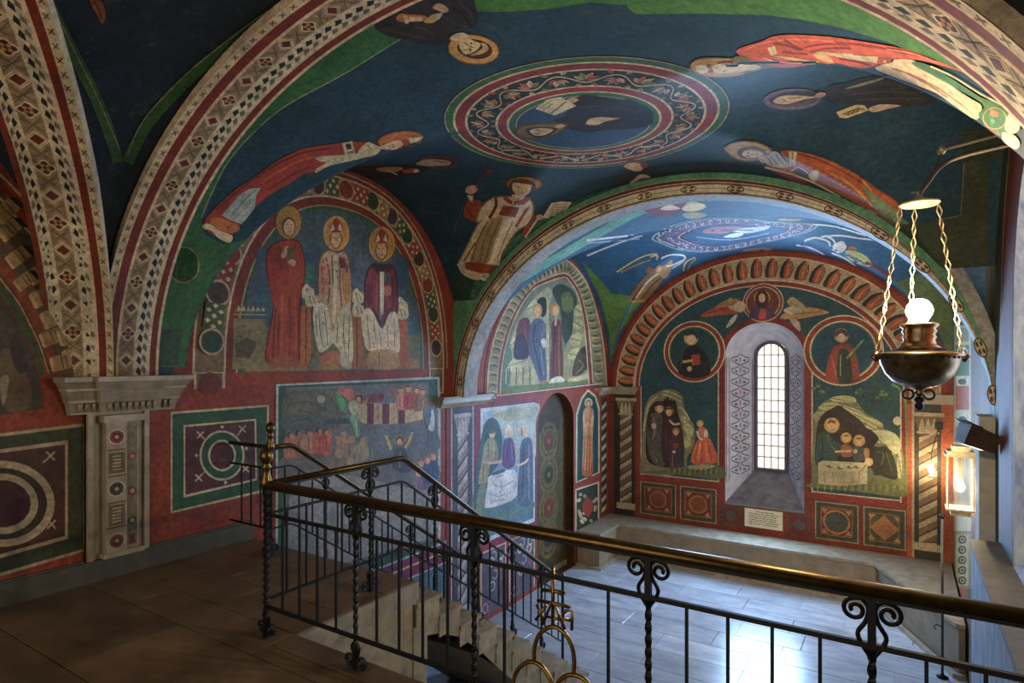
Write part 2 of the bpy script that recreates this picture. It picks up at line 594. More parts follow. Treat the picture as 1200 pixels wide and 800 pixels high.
class Strip:
    """parametric: (u, v) -> point, normal"""
    flat = False
    def __init__(s, fn): s.fn = fn
    def uv(s, u, v): return s.fn(u, v)

LW = Plane(0, XL, (1, 0, 0))
BW = Plane(1, YB, (0, -1, 0))
RW = Plane(0, XR, (-1, 0, 0))
AF = Plane(1, ARY, (0, -1, 0))
VF = Curved([vault_front])
VB = Curved([vault_back])
VC = Curved([vault_cam])
DL = Plane(0, XL - 0.16, (1, 0, 0))

# each surface keeps a map of the layers already painted on it (1-px cells, margin 800/500 px)
def to_px(p):
    d = p - EYE
    w = d.dot(FWD)
    if w < 0.05: return None
    return (PX + F * d.dot(RGT) / w, PY - F * d.z / w)

def cover(pp):
    """cells of the layer map under a polygon given in pixels"""
    P = np.array(pp) + np.array((800, 500))
    x0, y0 = np.floor(P.min(0)).astype(int)
    x1, y1 = np.ceil(P.max(0)).astype(int) + 1
    x0, y0, x1, y1 = max(0, x0), max(0, y0), min(2800, x1), min(1800, y1)
    if x1 <= x0 or y1 <= y0: return None
    gx, gy = np.meshgrid(np.arange(x0, x1) + 0.5, np.arange(y0, y1) + 0.5)
    ins = np.zeros(gx.shape, bool)
    n = len(P)
    for i in range(n):
        xa, ya = P[i]; xb, yb = P[(i + 1) % n]
        if ya == yb: continue
        ins ^= ((ya > gy) != (yb > gy)) & (gx < (xb - xa) * (gy - ya) / (yb - ya) + xa)
    if ins.sum() < 3:
        for q in P.astype(int):
            if x0 <= q[0] < x1 and y0 <= q[1] < y1: ins[q[1] - y0, q[0] - x0] = True
    return (slice(y0, y1), slice(x0, x1)), ins

def inside(P, x, y):
    r = False
    n = len(P)
    for i in range(n):
        xa, ya = P[i]; xb, yb = P[(i + 1) % n]
        if (ya > y) != (yb > y) and x < (xb - xa) * (y - ya) / (yb - ya) + xa: r = not r
    return r

class Art:
    """one painted part: shapes are added back to front, each flat in one colour"""
    def __init__(s, surf, space='px', grid=None, jit=6):
        s.surf, s.space, s.grid, s.jit = surf, space, grid, jit
        s.v, s.f, s.c = [], [], []
        s.rnd = random.Random(len(LOG))
        s.top = 0
        if not hasattr(surf, 'lmap'): surf.lmap = np.zeros((1800, 2800), np.uint8)
        s.lmap = surf.lmap
        LOG.append(s)
    def _map(s, x, y):
        return s.surf.hit(x, y) if s.space == 'px' else s.surf.uv(x, y)
    def poly(s, pts, col): s.polys([pts], col)
    def polys(s, plist, col):
        """several polygons that make one shape: one colour, one layer"""
        flat = s.surf.flat
        g = s.grid or (3.2 if s.space == 'px' else 0.07)
        todo, cov, L = [], [], 0
        for pts in plist:
            pts = [(float(p[0]), float(p[1])) for p in pts]
            q = [pts[0]]
            for p in pts[1:]:
                if abs(p[0] - q[-1][0]) + abs(p[1] - q[-1][1]) > 1e-4: q.append(p)
            if len(q) > 2 and abs(q[0][0] - q[-1][0]) + abs(q[0][1] - q[-1][1]) < 1e-4: q.pop()
            if len(q) < 3: continue
            bp = q
            if not flat:
                bp = []
                n = len(q)
                for i in range(n):
                    a, b = q[i], q[(i + 1) % n]
                    k = max(1, int(math.hypot(b[0] - a[0], b[1] - a[1]) / g))
                    for j in range(k):
                        bp.append((a[0] + (b[0] - a[0]) * j / k, a[1] + (b[1] - a[1]) * j / k))
            vs = [Vector(p) for p in bp]
            nb = len(vs)
            if not flat:
                xs = [p[0] for p in bp]; ys = [p[1] for p in bp]
                i0, i1 = int(min(xs) // g), int(max(xs) // g) + 1
                j0, j1 = int(min(ys) // g), int(max(ys) // g) + 1
                if (i1 - i0) * (j1 - j0) < 20000:
                    for i in range(i0, i1 + 1):
                        for j in range(j0, j1 + 1):
                            p = ((i + 0.5 * (j & 1)) * g, j * g)
                            if inside(bp, *p): vs.append(Vector(p))
            r = delaunay_2d_cdt(vs, [], [list(range(nb))], 1, 1e-6)
            todo.append((r[0], r[2]))
            pp = []
            for p in bp:
                h = s._map(*p)[0]
                if h is None: continue
                w = to_px(h)
                if w: pp.append(w)
            if len(pp) > 2:
                c = cover(pp)
                if c is not None:
                    cov.append(c)
                    if c[1].any(): L = max(L, int(s.lmap[c[0]][c[1]].max()))
        L += 1
        for sl, m in cov:
            sub = s.lmap[sl]
            sub[m] = L
        s.top = max(s.top, L)
        off = (0.0010 + 0.0004 * L) if flat else (0.0026 + 0.0006 * L)
        c = lin([k + s.rnd.uniform(-s.jit, s.jit) * 0.6 for k in col])
        for V, Fc in todo:
            b = len(s.v)
            ok = []
            for p in V:
                h, nrm = s._map(p.x, p.y)
                if h is None:
                    s.v.append(Vector((0, 0, -9))); ok.append(False)
                else:
                    s.v.append(h + nrm * off); ok.append(True)
            for t in Fc:
                if all(ok[i] for i in t):
                    if not flat and max((s.v[b + t[i]] - s.v[b + t[i - 1]]).length for i in range(len(t))) > 0.4: continue
                    s.f.append([b + i for i in t]); s.c.append(c)
    # --- shapes
    def ell(s, cx, cy, rx, ry, col, rot=0.0, n=None):
        n = n or (18 if max(rx, ry) > (4 if s.space == 'px' else 0.06) else 10)
        c, d = math.cos(rot), math.sin(rot)
        s.poly([(cx + rx * math.cos(t) * c - ry * math.sin(t) * d, cy + rx * math.cos(t) * d + ry * math.sin(t) * c)
                for t in [2 * pi * i / n for i in range(n)]], col)
    def disc(s, x, y, r, col, n=None): s.ell(x, y, r, r, col, n=n)
    def line(s, pts, w, col, smooth=0, w2=None):
        pts = [Vector(p) for p in pts]
        if smooth: pts = spline(pts, smooth)
        n = len(pts)
        A, B = [], []
        for i in range(n):
            t = pts[min(i + 1, n - 1)] - pts[max(i - 1, 0)]
            if t.length < 1e-9: continue
            t.normalize()
            q = Vector((-t.y, t.x))
            ww = w if w2 is None else w + (w2 - w) * i / max(1, n - 1)
            A.append(pts[i] + q * ww / 2); B.append(pts[i] - q * ww / 2)
        # long strokes are cut into short runs so that they stay simple polygons
        step = 6
        s.polys([list(A[i:min(i + step, len(A) - 1) + 1]) + list(B[i:min(i + step, len(A) - 1) + 1])[::-1] for i in range(0, len(A) - 1, step)], col)
    def ring(s, cx, cy, r0, r1, col, ry0=None, ry1=None, rot=0, n=36, t0=0, t1=2 * pi):
        """r0 inner, r1 outer"""
        ry0 = r0 if ry0 is None else ry0; ry1 = r1 if ry1 is None else ry1
        c, d = math.cos(rot), math.sin(rot)
        def pt(rx, ry, t):
            x, y = rx * math.cos(t), ry * math.sin(t)
            return (cx + x * c - y * d, cy + x * d + y * c)
        k = 6
        out = []
        for i in range(0, n, k):
            ts = [t0 + (t1 - t0) * j / n for j in range(i, min(i + k, n) + 1)]
            out.append([pt(r1, ry1, t) for t in ts] + [pt(r0, ry0, t) for t in ts][::-1])
        s.polys(out, col)
    def rect(s, x0, y0, x1, y1, col): s.poly([(x0, y0), (x1, y0), (x1, y1), (x0, y1)], col)
    def frame(s, q, w, col):
        """outline of a quad, w wide, inwards"""
        q = [Vector(p) for p in q]
        c = sum(q, Vector((0, 0))) / len(q)
        n = len(q)
        ins = []
        for i in range(n):
            a, b, d = q[i - 1], q[i], q[(i + 1) % n]
            t1 = (b - a).normalized(); t2 = (d - b).normalized()
            n1 = Vector((-t1.y, t1.x)); n2 = Vector((-t2.y, t2.x))
            if n1.dot(c - b) < 0: n1 = -n1
            if n2.dot(c - b) < 0: n2 = -n2
            m = n1 + n2
            m = m / max(0.3, m.dot(n1))
            ins.append(b + m * w)
        s.polys([[q[i], q[(i + 1) % n], ins[(i + 1) % n], ins[i]] for i in range(n)], col)
        return ins
    def done(s, name, parent, label=None, mat=None):
        if not s.f: return None
        inv = parent.matrix_world.inverted() if parent is not None else Matrix()
        loc = parent.location if parent is not None else Vector()
        o = mesh_obj(name, [v - loc for v in s.v], s.f, mat or PAINT, parent, cols=s.c)
        me = o.data
        bm = bmesh.new(); bm.from_mesh(me)
        bmesh.ops.delete(bm, geom=[v for v in bm.verts if not v.link_faces], context='VERTS')
        bm.to_mesh(me); bm.free()
        if label: o['label'] = label
        return o
LOG = []

def spline(pts, k=6, closed=False):
    """Catmull-Rom through the points"""
    pts = [Vector(p) for p in pts]
    n = len(pts)
    out = []
    m = n if closed else n - 1
    for i in range(m):
        if closed:
            p0, p1, p2, p3 = pts[i - 1], pts[i], pts[(i + 1) % n], pts[(i + 2) % n]
        else:
            p0, p1, p2, p3 = pts[max(i - 1, 0)], pts[i], pts[i + 1], pts[min(i + 2, n - 1)]
        for j in range(k):
            t = j / k
            out.append(0.5 * ((2 * p1) + (p2 - p0) * t + (2 * p0 - 5 * p1 + 4 * p2 - p3) * t * t + (3 * p1 - p0 - 3 * p2 + p3) * t ** 3))
    if not closed: out.append(pts[-1])
    return out

def blob(pts, k=4):
    return spline(pts, k, True)
# ------------------------------------------------------------------ mouldings on the walls
def moulding(name, segs, mat, parent, axis='L'):
    """segs: (a0, a1, z0, z1, out0, out1) tapered blocks along a wall; axis L = left wall, B = back wall, R = right wall"""
    mb = MB()
    for a0, a1, z0, z1, o0, o1 in segs:
        d0, d1 = o0 * 0.6, o1 * 0.6
        lo = [(a0 - d0, 0), (a1 + d0, 0), (a1 + d0, o0), (a0 - d0, o0)]
        hi = [(a0 - d1, 0), (a1 + d1, 0), (a1 + d1, o1), (a0 - d1, o1)]
        def P(p, z):
            if axis == 'L': return Vector((XL + p[1], p[0], z))
            if axis == 'R': return Vector((XR - p[1], p[0], z))
            return Vector((p[0], YB - p[1], z))
        for i in range(4):
            j = (i + 1) % 4
            mb.face([P(lo[i], z0), P(lo[j], z0), P(hi[j], z1), P(hi[i], z1)])
        mb.face([P(lo[i], z0) for i in range(4)][::-1]); mb.face([P(hi[i], z1) for i in range(4)])
    return mb.build(name, mat, parent)

T5 = empty('trim_5', (0, 0, 0)); tag(T5, kind='structure')
cy0, cy1 = 1.95, 2.62
moulding('cornice', [(cy0, cy1, 1.215, 1.225, .05, .05), (cy0, cy1, 1.225, 1.30, .05, .07), (cy0, cy1, 1.30, 1.315, .085, .085),
                     (cy0, cy1, 1.315, 1.385, .085, .12), (cy0, cy1, 1.385, 1.40, .13, .13), (cy0, cy1, 1.40, 1.45, .13, .175),
                     (cy0, cy1, 1.45, 1.482, .185, .185),
                     (2.16, 2.44, 1.225, 1.30, .10, .12), (2.16, 2.44, 1.30, 1.385, .13, .17), (2.16, 2.44, 1.40, 1.45, .18, .22), (2.16, 2.44, 1.45, 1.484, .23, .23)],
         M['marble'], T5)
for k in range(15):          # carved leaves under the cornice
    y = 1.97 + 0.045 * k
    mb = MB()
    mb.tube([(XL + .055, y, 1.232), (XL + .072, y, 1.262), (XL + .083, y, 1.292)], [.006, .012, .015], 6)
    mb.build('carved_leaf', M['marble'], T5, True)
for k in range(8):
    y = 2.14 + 0.045 * k
    mb = MB()
    mb.tube([(XL + .105, y, 1.232), (XL + .122, y, 1.262), (XL + .133, y, 1.292)], [.006, .012, .015], 6)
    mb.build('carved_leaf', M['marble'], T5, True)
mb = MB()
py0, py1, pc = 2.03, 2.45, 2.30
mb.box((XL, py0, 0.16), (XL + .03, py1, 1.215))
mb.box((XL, py0, 0.16), (XL + .06, py0 + .035, 1.215)); mb.box((XL, py1 - .035, 0.16), (XL + .06, py1, 1.215))
mb.build('pilaster_panel', M['marble'], T5)
mb = MB()
mb.box((XL + .03, 2.13, 0.2), (XL + .10, 2.27, 1.15)); mb.box((XL + .03, 2.27, 0.2), (XL + .07, 2.37, 1.15))
mb.box((XL + .03, 2.11, 1.15), (XL + .12, 2.39, 1.2)); mb.box((XL + .03, 2.11, 0.165), (XL + .11, 2.39, 0.2))
mb.build('pilaster_shaft', M['marble'], T5)

T6 = empty('trim_6', (0, 0, 0)); tag(T6, kind='structure')
moulding('capital', [(6.02, 6.98, 0.99, 1.05, .03, .07), (6.02, 6.98, 1.05, 1.10, .09, .10), (6.02, 6.98, 1.10, 1.135, .12, .13)], M['marble'], T6)
T7 = empty('trim_7', (0, 0, 0)); tag(T7, kind='structure')
moulding('capital', [(10.78, 11.3, .93, 1.0, .03, .06), (10.78, 11.3, 1.0, 1.08, .09, .11)], M['marble'], T7)
moulding('capital', [(XL, -4.42, .93, 1.0, .03, .06), (XL, -4.42, 1.0, 1.08, .09, .11)], M['marble'], T7, 'B')
T8 = empty('trim_8', (0, 0, 0)); tag(T8, kind='structure')
moulding('capital', [(0.12, XR, .93, 1.0, .03, .06), (0.12, XR, 1.0, 1.08, .09, .11)], M['marble'], T8, 'B')
# pier under the arch on the right, parapet with a ledge in front of it
mb = MB(); mb.box((0.515, 6.27, ZLOW), (XR, 6.6, 1.14))
tag(mb.build('trim_9', M['plaster']), kind='structure')
PRP = empty('trim_10', (0.44, 2.4, ZLOW)); tag(PRP, kind='structure')
mb = MB(); mb.box((0, -0.05, 0), (XR - 0.44, 3.55, 2.23)); mb.build('parapet', M['bluelit_plaster'], PRP)
for k in range(3):
    mb = MB(); mb.box((-.012, -0.05 + 1.2 * k, 2.23), (XR - 0.44 + 0.55, 1.146 + 1.2 * k, 2.268)); mb.build('ledge_slab', M['ledge'], PRP)

# ------------------------------------------------------------------ stone bench round the lower level
BZ = -1.44
bench = empty('stone_bench', (-4.7, 10.9, ZLOW), label='long low grey-brown stone bench under the window wall, turning both corners', cat='bench')
def bl(p): return Vector(p) - bench.location
XLb, XRb, YBb = XL + .03, XR - .03, YB - .03
out = [(XLb, 9.79), (-4.46, 9.79), (-4.46, 10.62), (-0.38, 10.62), (0.5, 8.7), (XRb, 8.7), (XRb, YBb), (XLb, YBb)]
def prism(name, loop, z0, z1, mat, parent, loc):
    mb = MB()
    n = len(loop)
    for i in range(n):
        a, b = loop[i], loop[(i + 1) % n]
        mb.face([Vector((*a, z0)) - loc, Vector((*b, z0)) - loc, Vector((*b, z1)) - loc, Vector((*a, z1)) - loc])
    tri = tessellate_polygon([[Vector((*p, 0)) for p in loop]])
    for t in tri:
        mb.face([Vector((*loop[i], z1)) - loc for i in t])
    return mb.build(name, mat, parent)
inn = [(XLb, 9.82), (-4.49, 9.82), (-4.49, 10.65), (-0.36, 10.65), (0.53, 8.73), (XRb, 8.73), (XRb, YBb), (XLb, YBb)]
prism('bench_body', inn, ZLOW, BZ - .045, M['benchstone'], bench, bench.location)
prism('seat_slab', out, BZ - .045, BZ, M['marble'], bench, bench.location)
prism('plinth_course', [(XLb, 9.76), (-4.43, 9.76), (-4.43, 10.59), (-0.4, 10.59), (0.47, 8.67), (XRb, 8.67), (XRb, 8.72), (0.51, 8.72), (-0.37, 10.64), (-4.48, 10.64), (-4.48, 9.81), (XLb, 9.81)],
      ZLOW, ZLOW + .05, M['marble'], bench, bench.location)

# ------------------------------------------------------------------ staircase
SX0, SX1, SY, RISE, RUN = -4.42, -2.98, 3.36, 0.1717, 0.258
stairs = empty('staircase', (SX1, SY, ZLOW), label='travertine staircase going down from the upper floor, open underneath', cat='stairs')
def sl(p): return Vector(p) - stairs.location
mb = MB()
w = SX1 - SX0
a = [(-w, 0.0, -RISE + .035), (0, 0.0, -RISE + .035), (0, RUN, -RISE + .035), (-w, RUN, -RISE + .035)]
mb.box((-w, 0.0, -RISE), (0, RUN, -.034)); mb.box((-w, -0.0, -.034), (.012, RUN + .022, 0))
step0 = mb.build('step', M['stairstone'], None)
COL.objects.unlink(step0)
for i in range(1, 12):
    o = bpy.data.objects.new('step', step0.data)
    link(o, stairs)
    o.location = sl((SX1, SY + RUN * (i - 1), -RISE * i))
prof = [(SY, -RISE)]
for i in range(1, 12):
    prof += [(SY + RUN * (i - 1), -RISE * (i + 1)), (SY + RUN * i, -RISE * (i + 1))]
prof[0] = (SY - 0.001, -RISE * 2)
prof = [(SY - 0.02, -RISE * 2)] + prof[1:]
low = [(6.2, ZLOW), (5.55, ZLOW), (5.2, -1.78), (4.8, -1.42), (4.4, -1.06), (4.15, -.82), (3.9, -.62), (3.65, -.49), (3.49, -.45), (3.47, ZLOW), (SY - .02, ZLOW)]
loop = prof + low
mb = MB()
tri = tessellate_polygon([[Vector((*p, 0)) for p in loop]])
for x in (SX0, SX1 - .01):
    for t in tri: mb.face([sl((x, *loop[i])) for i in t])
for i in range(len(loop)):
    j = (i + 1) % len(loop)
    mb.face([sl((SX0, *loop[i])), sl((SX0, *loop[j])), sl((SX1 - .01, *loop[j])), sl((SX1 - .01, *loop[i]))])
mb.build('stringer', M['stairstone'], stairs)
mb = MB(); mb.box((XL, 2.3, ZLOW), (SX1 - .02, SY - .02, -.052))
tag(mb.build('trim_11', M['stairstone']), kind='structure')
mb = MB()
mb.box((SX1 - .02, 2.3, -.13), (SX1 + .02, SY, -.002)); mb.box((SX1 - .02, 2.3, -.16), (SX1 + .008, SY - .02, -.13))
mb.box((SX0, SY - .02, -RISE), (SX1, SY, -.05))
tag(mb.build('trim_12', M['marble']), kind='structure')
mb = MB(); mb.box((-2.96, 2.16, 0.0), (XR - .2, 2.30, .012))
tag(mb.build('trim_13', M['upslab']), kind='structure')

# ------------------------------------------------------------------ railings
def spiral(c, r0, r1, turns, start, sgn, n=22):
    out = []
    for i in range(n + 1):
        t = i / n
        th = start + sgn * 2 * pi * turns * t
        r = r0 + (r1 - r0) * t
        out.append((c[0] + r * math.cos(th), c[1] + r * math.sin(th)))
    return out

def make_post_meshes():
    d = {}
    mb = MB()
    pts = [(0, 0, z) for z in [0.0, 0.13] + [0.14 + 0.0125 * i for i in range(44)] + [0.70, 0.86]]
    n = len(pts)
    mb.tube(pts, [.016, .016] + [.0135] * 44 + [.016, .017], square=True, twist=0.0)
    # twist the middle part
    for i in range(2, 46):
        th = (i - 2) * 0.42
        for k in range(4):
            v = mb.v[i * 4 + k]
            a = math.atan2(v.y, v.x) + th
            rr = math.hypot(v.x, v.y)
            mb.v[i * 4 + k] = Vector((rr * math.cos(a), rr * math.sin(a), v.z))
    d['post'] = mb
    for s in (-1, 1):
        mb = MB()
        sp = spiral((s * .046, .815), .036, .010, 1.35, pi / 2 if s > 0 else pi / 2, -s)
        tail = spline([(s * .008, .68), (s * .030, .715), (s * .038, .745), (s * .016, .785), (s * .010, .83), (s * .03, .853)], 4)
        pth = [(p[0], 0, p[1]) for p in tail] + [(x, 0, z) for x, z in sp]
        mb.tube(pth, .0075, 6)
        d['top%d' % s] = mb
        mb = MB()
        sp = spiral((s * .043, .055), .034, .010, 1.3, -pi / 2, s)
        tail = spline([(s * .010, .15), (s * .028, .125), (s * .022, .10), (s * .012, .06), (s * .02, .026)], 4)
        pth = [(p[0], 0, p[1]) for p in tail] + [(x, 0, z) for x, z in sp]
        mb.tube(pth, .0075, 6)
        d['bot%d' % s] = mb
    return d
PM = make_post_meshes()
_pc = {}
def data_of(key, mb, mat, smooth=False):
    if key not in _pc:
        o = mb.build(key, mat, None, smooth)
        _pc[key] = o.data
        COL.objects.unlink(o)
    return _pc[key]

def put(name, data, parent, loc, rz=0):
    o = bpy.data.objects.new(name, data)
    o.location = loc; o.rotation_euler.z = rz
    return link(o, parent)

def post(root, x, y, z, rz, base=True):
    p = put('post', data_of('post', PM['post'], M['iron']), root, Vector((x, y, z)) - root.location, rz)
    for s in (-1, 1):
        put('scroll', data_of('scroll_top%d' % s, PM['top%d' % s], M['iron']), p, (0, 0, 0))
        if base: put('scroll', data_of('scroll_foot%d' % s, PM['bot%d' % s], M['iron']), p, (0, 0, 0))
    return p

def newel(root, x, y, z):
    mb = MB()
    zs = [0, .1] + [.11 + .014 * i for i in range(50)] + [.83, .88]
    mb.tube([(0, 0, q) for q in zs], [.022, .022] + [.019] * 50 + [.022, .024], square=True)
    for i in range(2, 52):
        th = (i - 2) * 0.5
        for k in range(4):
            v = mb.v[i * 4 + k]; a = math.atan2(v.y, v.x) + th; rr = math.hypot(v.x, v.y)
            mb.v[i * 4 + k] = Vector((rr * math.cos(a), rr * math.sin(a), v.z))
    p = put('newel_post', data_of('newel', mb, M['iron']), root, Vector((x, y, z)) - root.location)
    mb = MB()
    mb.lathe([(.020, .86), (.034, .875), (.036, .90), (.026, .925), (.022, .95), (.024, .975), (.030, .985), (.018, 1.0),
              (.028, 1.012), (.037, 1.035), (.038, 1.052), (.030, 1.078), (.014, 1.09), (.0, 1.094)], seg=16)
    put('ball_finial', data_of('finial', mb, M['brass'], True), p, (0, 0, 0))
    for s in (-1, 1):
        put('scroll', data_of('scroll_foot%d' % s, PM['bot%d' % s], M['iron']), p, (0, 0, 0), pi / 2 if root.name.startswith('stair') else 0)
    return p

def rail_tube(name, root, pts, mat, r, kind):
    pts = [Vector(p) - root.location for p in pts]
    mb = MB()
    if kind == 'hand':        # rounded brass rail on a flat iron bar
        mb.tube(pts, r, 10, flat=0.75)
    else:
        mb.tube(pts, r, square=True)
    return mb.build(name, mat, root, kind == 'hand')

def bar(root, x, y, z0, z1, r=.0075):
    key = 'bar%.2f' % (z1 - z0)
    mb = MB()
    mb.tube([(0, 0, 0), (0, 0, round(z1 - z0, 2))], r, square=True)
    return put('baluster', data_of(key, mb, M['iron']), root, Vector((x, y, z0)) - root.location)

RX, RY = -3.11, 2.21
fr_rail = empty('railing', (-1.2, RY, 0), label='black wrought-iron railing with brass handrail along the floor edge, carrying the gilt emblem', cat='railing')
HZ, MZ, LZ = .885, .71, .175
rail_tube('handrail', fr_rail, [(RX, RY, HZ), (XR, RY, HZ)], M['brass'], .029, 'hand')
rail_tube('handrail_bar', fr_rail, [(RX, RY, HZ - .024), (XR, RY, HZ - .024)], M['iron'], .012, 'sq')
rail_tube('middle_rail', fr_rail, [(RX, RY, MZ), (XR, RY, MZ)], M['iron'], .012, 'sq')
rail_tube('bottom_rail', fr_rail, [(RX, RY, LZ), (XR, RY, LZ)], M['iron'], .012, 'sq')
newel(fr_rail, RX, RY, 0)
PXS = [-2.375, -1.62, -.81, -.085]
for x in PXS: post(fr_rail, x, RY, 0, 0)
allx = [RX] + PXS + [XR]
for i, (a, b) in enumerate(zip(allx[:-1], allx[1:])):
    for k in range(1, 5):
        if i == 2 and k in (2, 3): continue
        x = a + (b - a) * k / 5
        if x > 0.42: continue
        bar(fr_rail, x, RY, LZ, MZ)

# gilt emblem: three mounts, a double-barred cross and the word seen from behind
def em(x, y):
    d = pdir(x, y); t = RY / d.y
    return EYE + d * t - fr_rail.location
emb = bpy.data.objects.new('emblem', None); link(emb, fr_rail); emb.location = em(647, 735)
def ept(x, y): return em(x, y) - emb.location
def etube(name, pts, r=.0085, k=6):
    mb = MB(); mb.tube([ept(*p) for p in (spline(pts, k) if k else pts)], r, 8)
    return mb.build(name, M['goldwork'], emb, True)
etube('mount', [(626, 776), (627, 756), (634, 741), (648, 734), (661, 741), (670, 756), (673, 775), (672, 790)], .0095)
etube('mount', [(601, 806), (604, 790), (612, 779), (623, 775), (634, 780), (642, 790), (648, 804), (649, 830)], .0095)
etube('mount', [(651, 806), (656, 797), (665, 791), (675, 791), (685, 796), (692, 806), (695, 830)], .0095)
etube('mount', [(601, 806), (600, 830)], .0095, 0)
etube('cross_stem', [(648, 664), (648, 734)], .008, 0)
etube('cross_bar', [(636, 691), (662, 694)], .008, 0)
etube('cross_bar', [(630, 703), (668, 711)], .008, 0)
L = etube('letter_x', [(629, 708), (638, 729)], .007, 0)
etube('letter_x', [(640, 709), (628, 726)], .007, 0)
etube('letter_a', [(636, 731), (648, 703), (662, 737)], .0075, 0)
etube('letter_a', [(640, 722), (657, 726)], .006, 0)
etube('letter_p', [(670, 738), (671, 716), (664, 715), (660, 719), (661, 725), (670, 727)], .007, 0)

# stair railings
def stair_rail(name, x, ynew, label, wallside):
    root = empty(name, (x, ynew, 0), label=label, cat='railing', group='railings of the staircase')
    yk, ye = 3.36, 5.86
    slope = -RISE / RUN
    def zz(y, h): return h + (0 if y <= yk else slope * (y - yk))
    for nm, h, r, mat, kd in (('handrail', HZ, .021, M['brass'], 'hand'), ('handrail_bar', HZ - .02, .011, M['iron'], 'sq'), ('middle_rail', MZ, .010, M['iron'], 'sq'), ('bottom_rail', LZ + .04, .010, M['iron'], 'sq')):
        pts = [(x, ynew + (0 if wallside else .03), h), (x, yk - .02, h), (x, yk + .03, zz(yk + .03, h)), (x, ye, zz(ye, h))]
        rail_tube(nm, root, pts, mat, r, kd)
    if wallside:
        for nm, h, r, mat, kd in (('handrail', HZ, .021, M['iron'], 'hand'), ('middle_rail', MZ, .010, M['iron'], 'sq'), ('bottom_rail', LZ + .04, .010, M['iron'], 'sq')):
            rail_tube(nm, root, [(x, ynew, h), (XL + .02, ynew, h)], mat, r, kd)
        for k in range(1, 4): bar(root, x - .13 * k, ynew, LZ + .04, MZ)
        newel(root, x, ynew, 0)
    ps = [3.03, 3.72, 4.30, 4.85, 5.40]
    for y in ps:
        if y < ynew + .1: continue
        i = max(0, math.ceil((y - yk + .001) / RUN))
        zt = -RISE * i if y > yk else 0
        p = put('post', data_of('post', PM['post'], M['iron']), root, Vector((x, y, zz(y, 0))) - root.location, pi / 2)
        for s in (-1, 1):
            put('scroll', data_of('scroll_top%d' % s, PM['top%d' % s], M['iron']), p, (0, 0, 0))
            put('scroll', data_of('scroll_foot%d' % s, PM['bot%d' % s], M['iron']), p, (0, 0, zt - zz(y, 0)))
        if zt < zz(y, 0) - .01:
            mb = MB(); mb.tube([(0, 0, zt - zz(y, 0)), (0, 0, .01)], .016, square=True)
            put('post_foot', data_of('foot%.2f' % (zz(y, 0) - zt), mb, M['iron']), p, (0, 0, 0))
    # end post
    zt = -RISE * math.ceil((ye - yk) / RUN)
    h = zz(ye, HZ) - zt
    mb = MB(); mb.tube([(0, 0, 0), (0, 0, h)], .016, square=True)
    p = put('newel_post', data_of('endpost%.2f' % h, mb, M['iron']), root, Vector((x, ye, zt)) - root.location)
    mb = MB(); mb.lathe([(.016, 0), (.022, .01), (.028, .03), (.028, .05), (.018, .07), (.0, .076)], seg=14)
    put('ball_finial', data_of('endball', mb, M['brass'], True), p, (0, 0, h))
    y = ynew + .14
    while y < ye - .06:
        if all(abs(y - q) > .05 for q in ps):
            bar(root, x, y, zz(y, LZ + .04), zz(y, MZ))
        y += .142
    return root
stair_rail('stair_railing', RX, RY, 'iron stair railing with brass handrail on the open side of the stairs', False)
stair_rail('stair_railing', -4.38, 3.15, 'iron stair railing on the wall side of the stairs, turning to meet the painted wall', True)

# small iron grille under the stairs
gr = empty('iron_grille', (-3.06, 4.35, ZLOW), label='small black iron grille with scrolls standing in the dark opening under the stairs', cat='grille')
mb = MB(); mb.tube([(0, -.75, 0), (0, -.75, .95)], .012, square=True); mb.build('upright', M['iron'], gr)
mb = MB(); mb.tube([(0, .62, 0), (0, .62, .42)], .012, square=True)
mb.build('upright', M['iron'], gr)
for k in range(8):
    y = -.65 + .16 * k
    mb = MB(); h = .85 - .06 * k
    mb.tube([(0, y, .1), (0, y, h - .08)], .008, square=True); mb.build('bar', M['iron'], gr)
    mb = MB(); mb.tube([(0, y + a, h - .08 + b) for a, b in spiral((.035, .04), .05, .012, 1.4, pi * 1.1, -1)], .006, 6); mb.build('scroll', M['iron'], gr)
mb = MB(); mb.tube([(0, -.75, .1), (0, .62, .1)], .01, square=True); mb.build('cross_rail', M['iron'], gr)

# ------------------------------------------------------------------ hanging lamp on its bracket
LX, LY = 0.055, 3.2
lamp = empty('hanging_lamp', (LX, LY, 1.626), label='large tarnished brass bowl lamp on three long chains with a glowing globe bulb', cat='lamp')
mb = MB()
mb.lathe([(.004, -.185), (.012, -.18), (.02, -.165), (.012, -.155), (.03, -.145), (.065, -.138), (.10, -.118), (.128, -.085), (.145, -.045), (.154, -.012), (.166, -.006), (.166, .004), (.15, .006), (.11, .016), (.085, .028)], seg=40)
bowl = mb.build('bowl', M['darkbrass'], lamp, True)
mb = MB()
for k in range(36):
    th = 2 * pi * k / 36
    mb.tube([(.156 * math.cos(th), .156 * math.sin(th), -.018), (.16 * math.cos(th), .16 * math.sin(th), -.009)], [.005, .007], 6)
mb.build('rim_beads', M['darkbrass'], bowl)
mb = MB()
mb.lathe([(.085, .026), (.066, .04), (.058, .06), (.064, .075), (.058, .085), (.066, .1), (.06, .112), (.072, .122), (.072, .132), (.05, .136)], seg=28)
mb.build('collar', M['darkbrass'], lamp, True)
mb = MB()
mb.lathe([(.0, -.245), (.012, -.24), (.02, -.225), (.012, -.21), (.022, -.2), (.012, -.185)], seg=14)
mb.build('pendant', M['iron'], lamp, True)
mb = MB(); mb.tube([(.036 + .02 * math.cos(t), 0, -.175 + .02 * math.sin(t)) for t in [2 * pi * i / 16 for i in range(16)]], .005, 6, closed=True)
mb.build('pendant_ring', M['iron'], lamp)
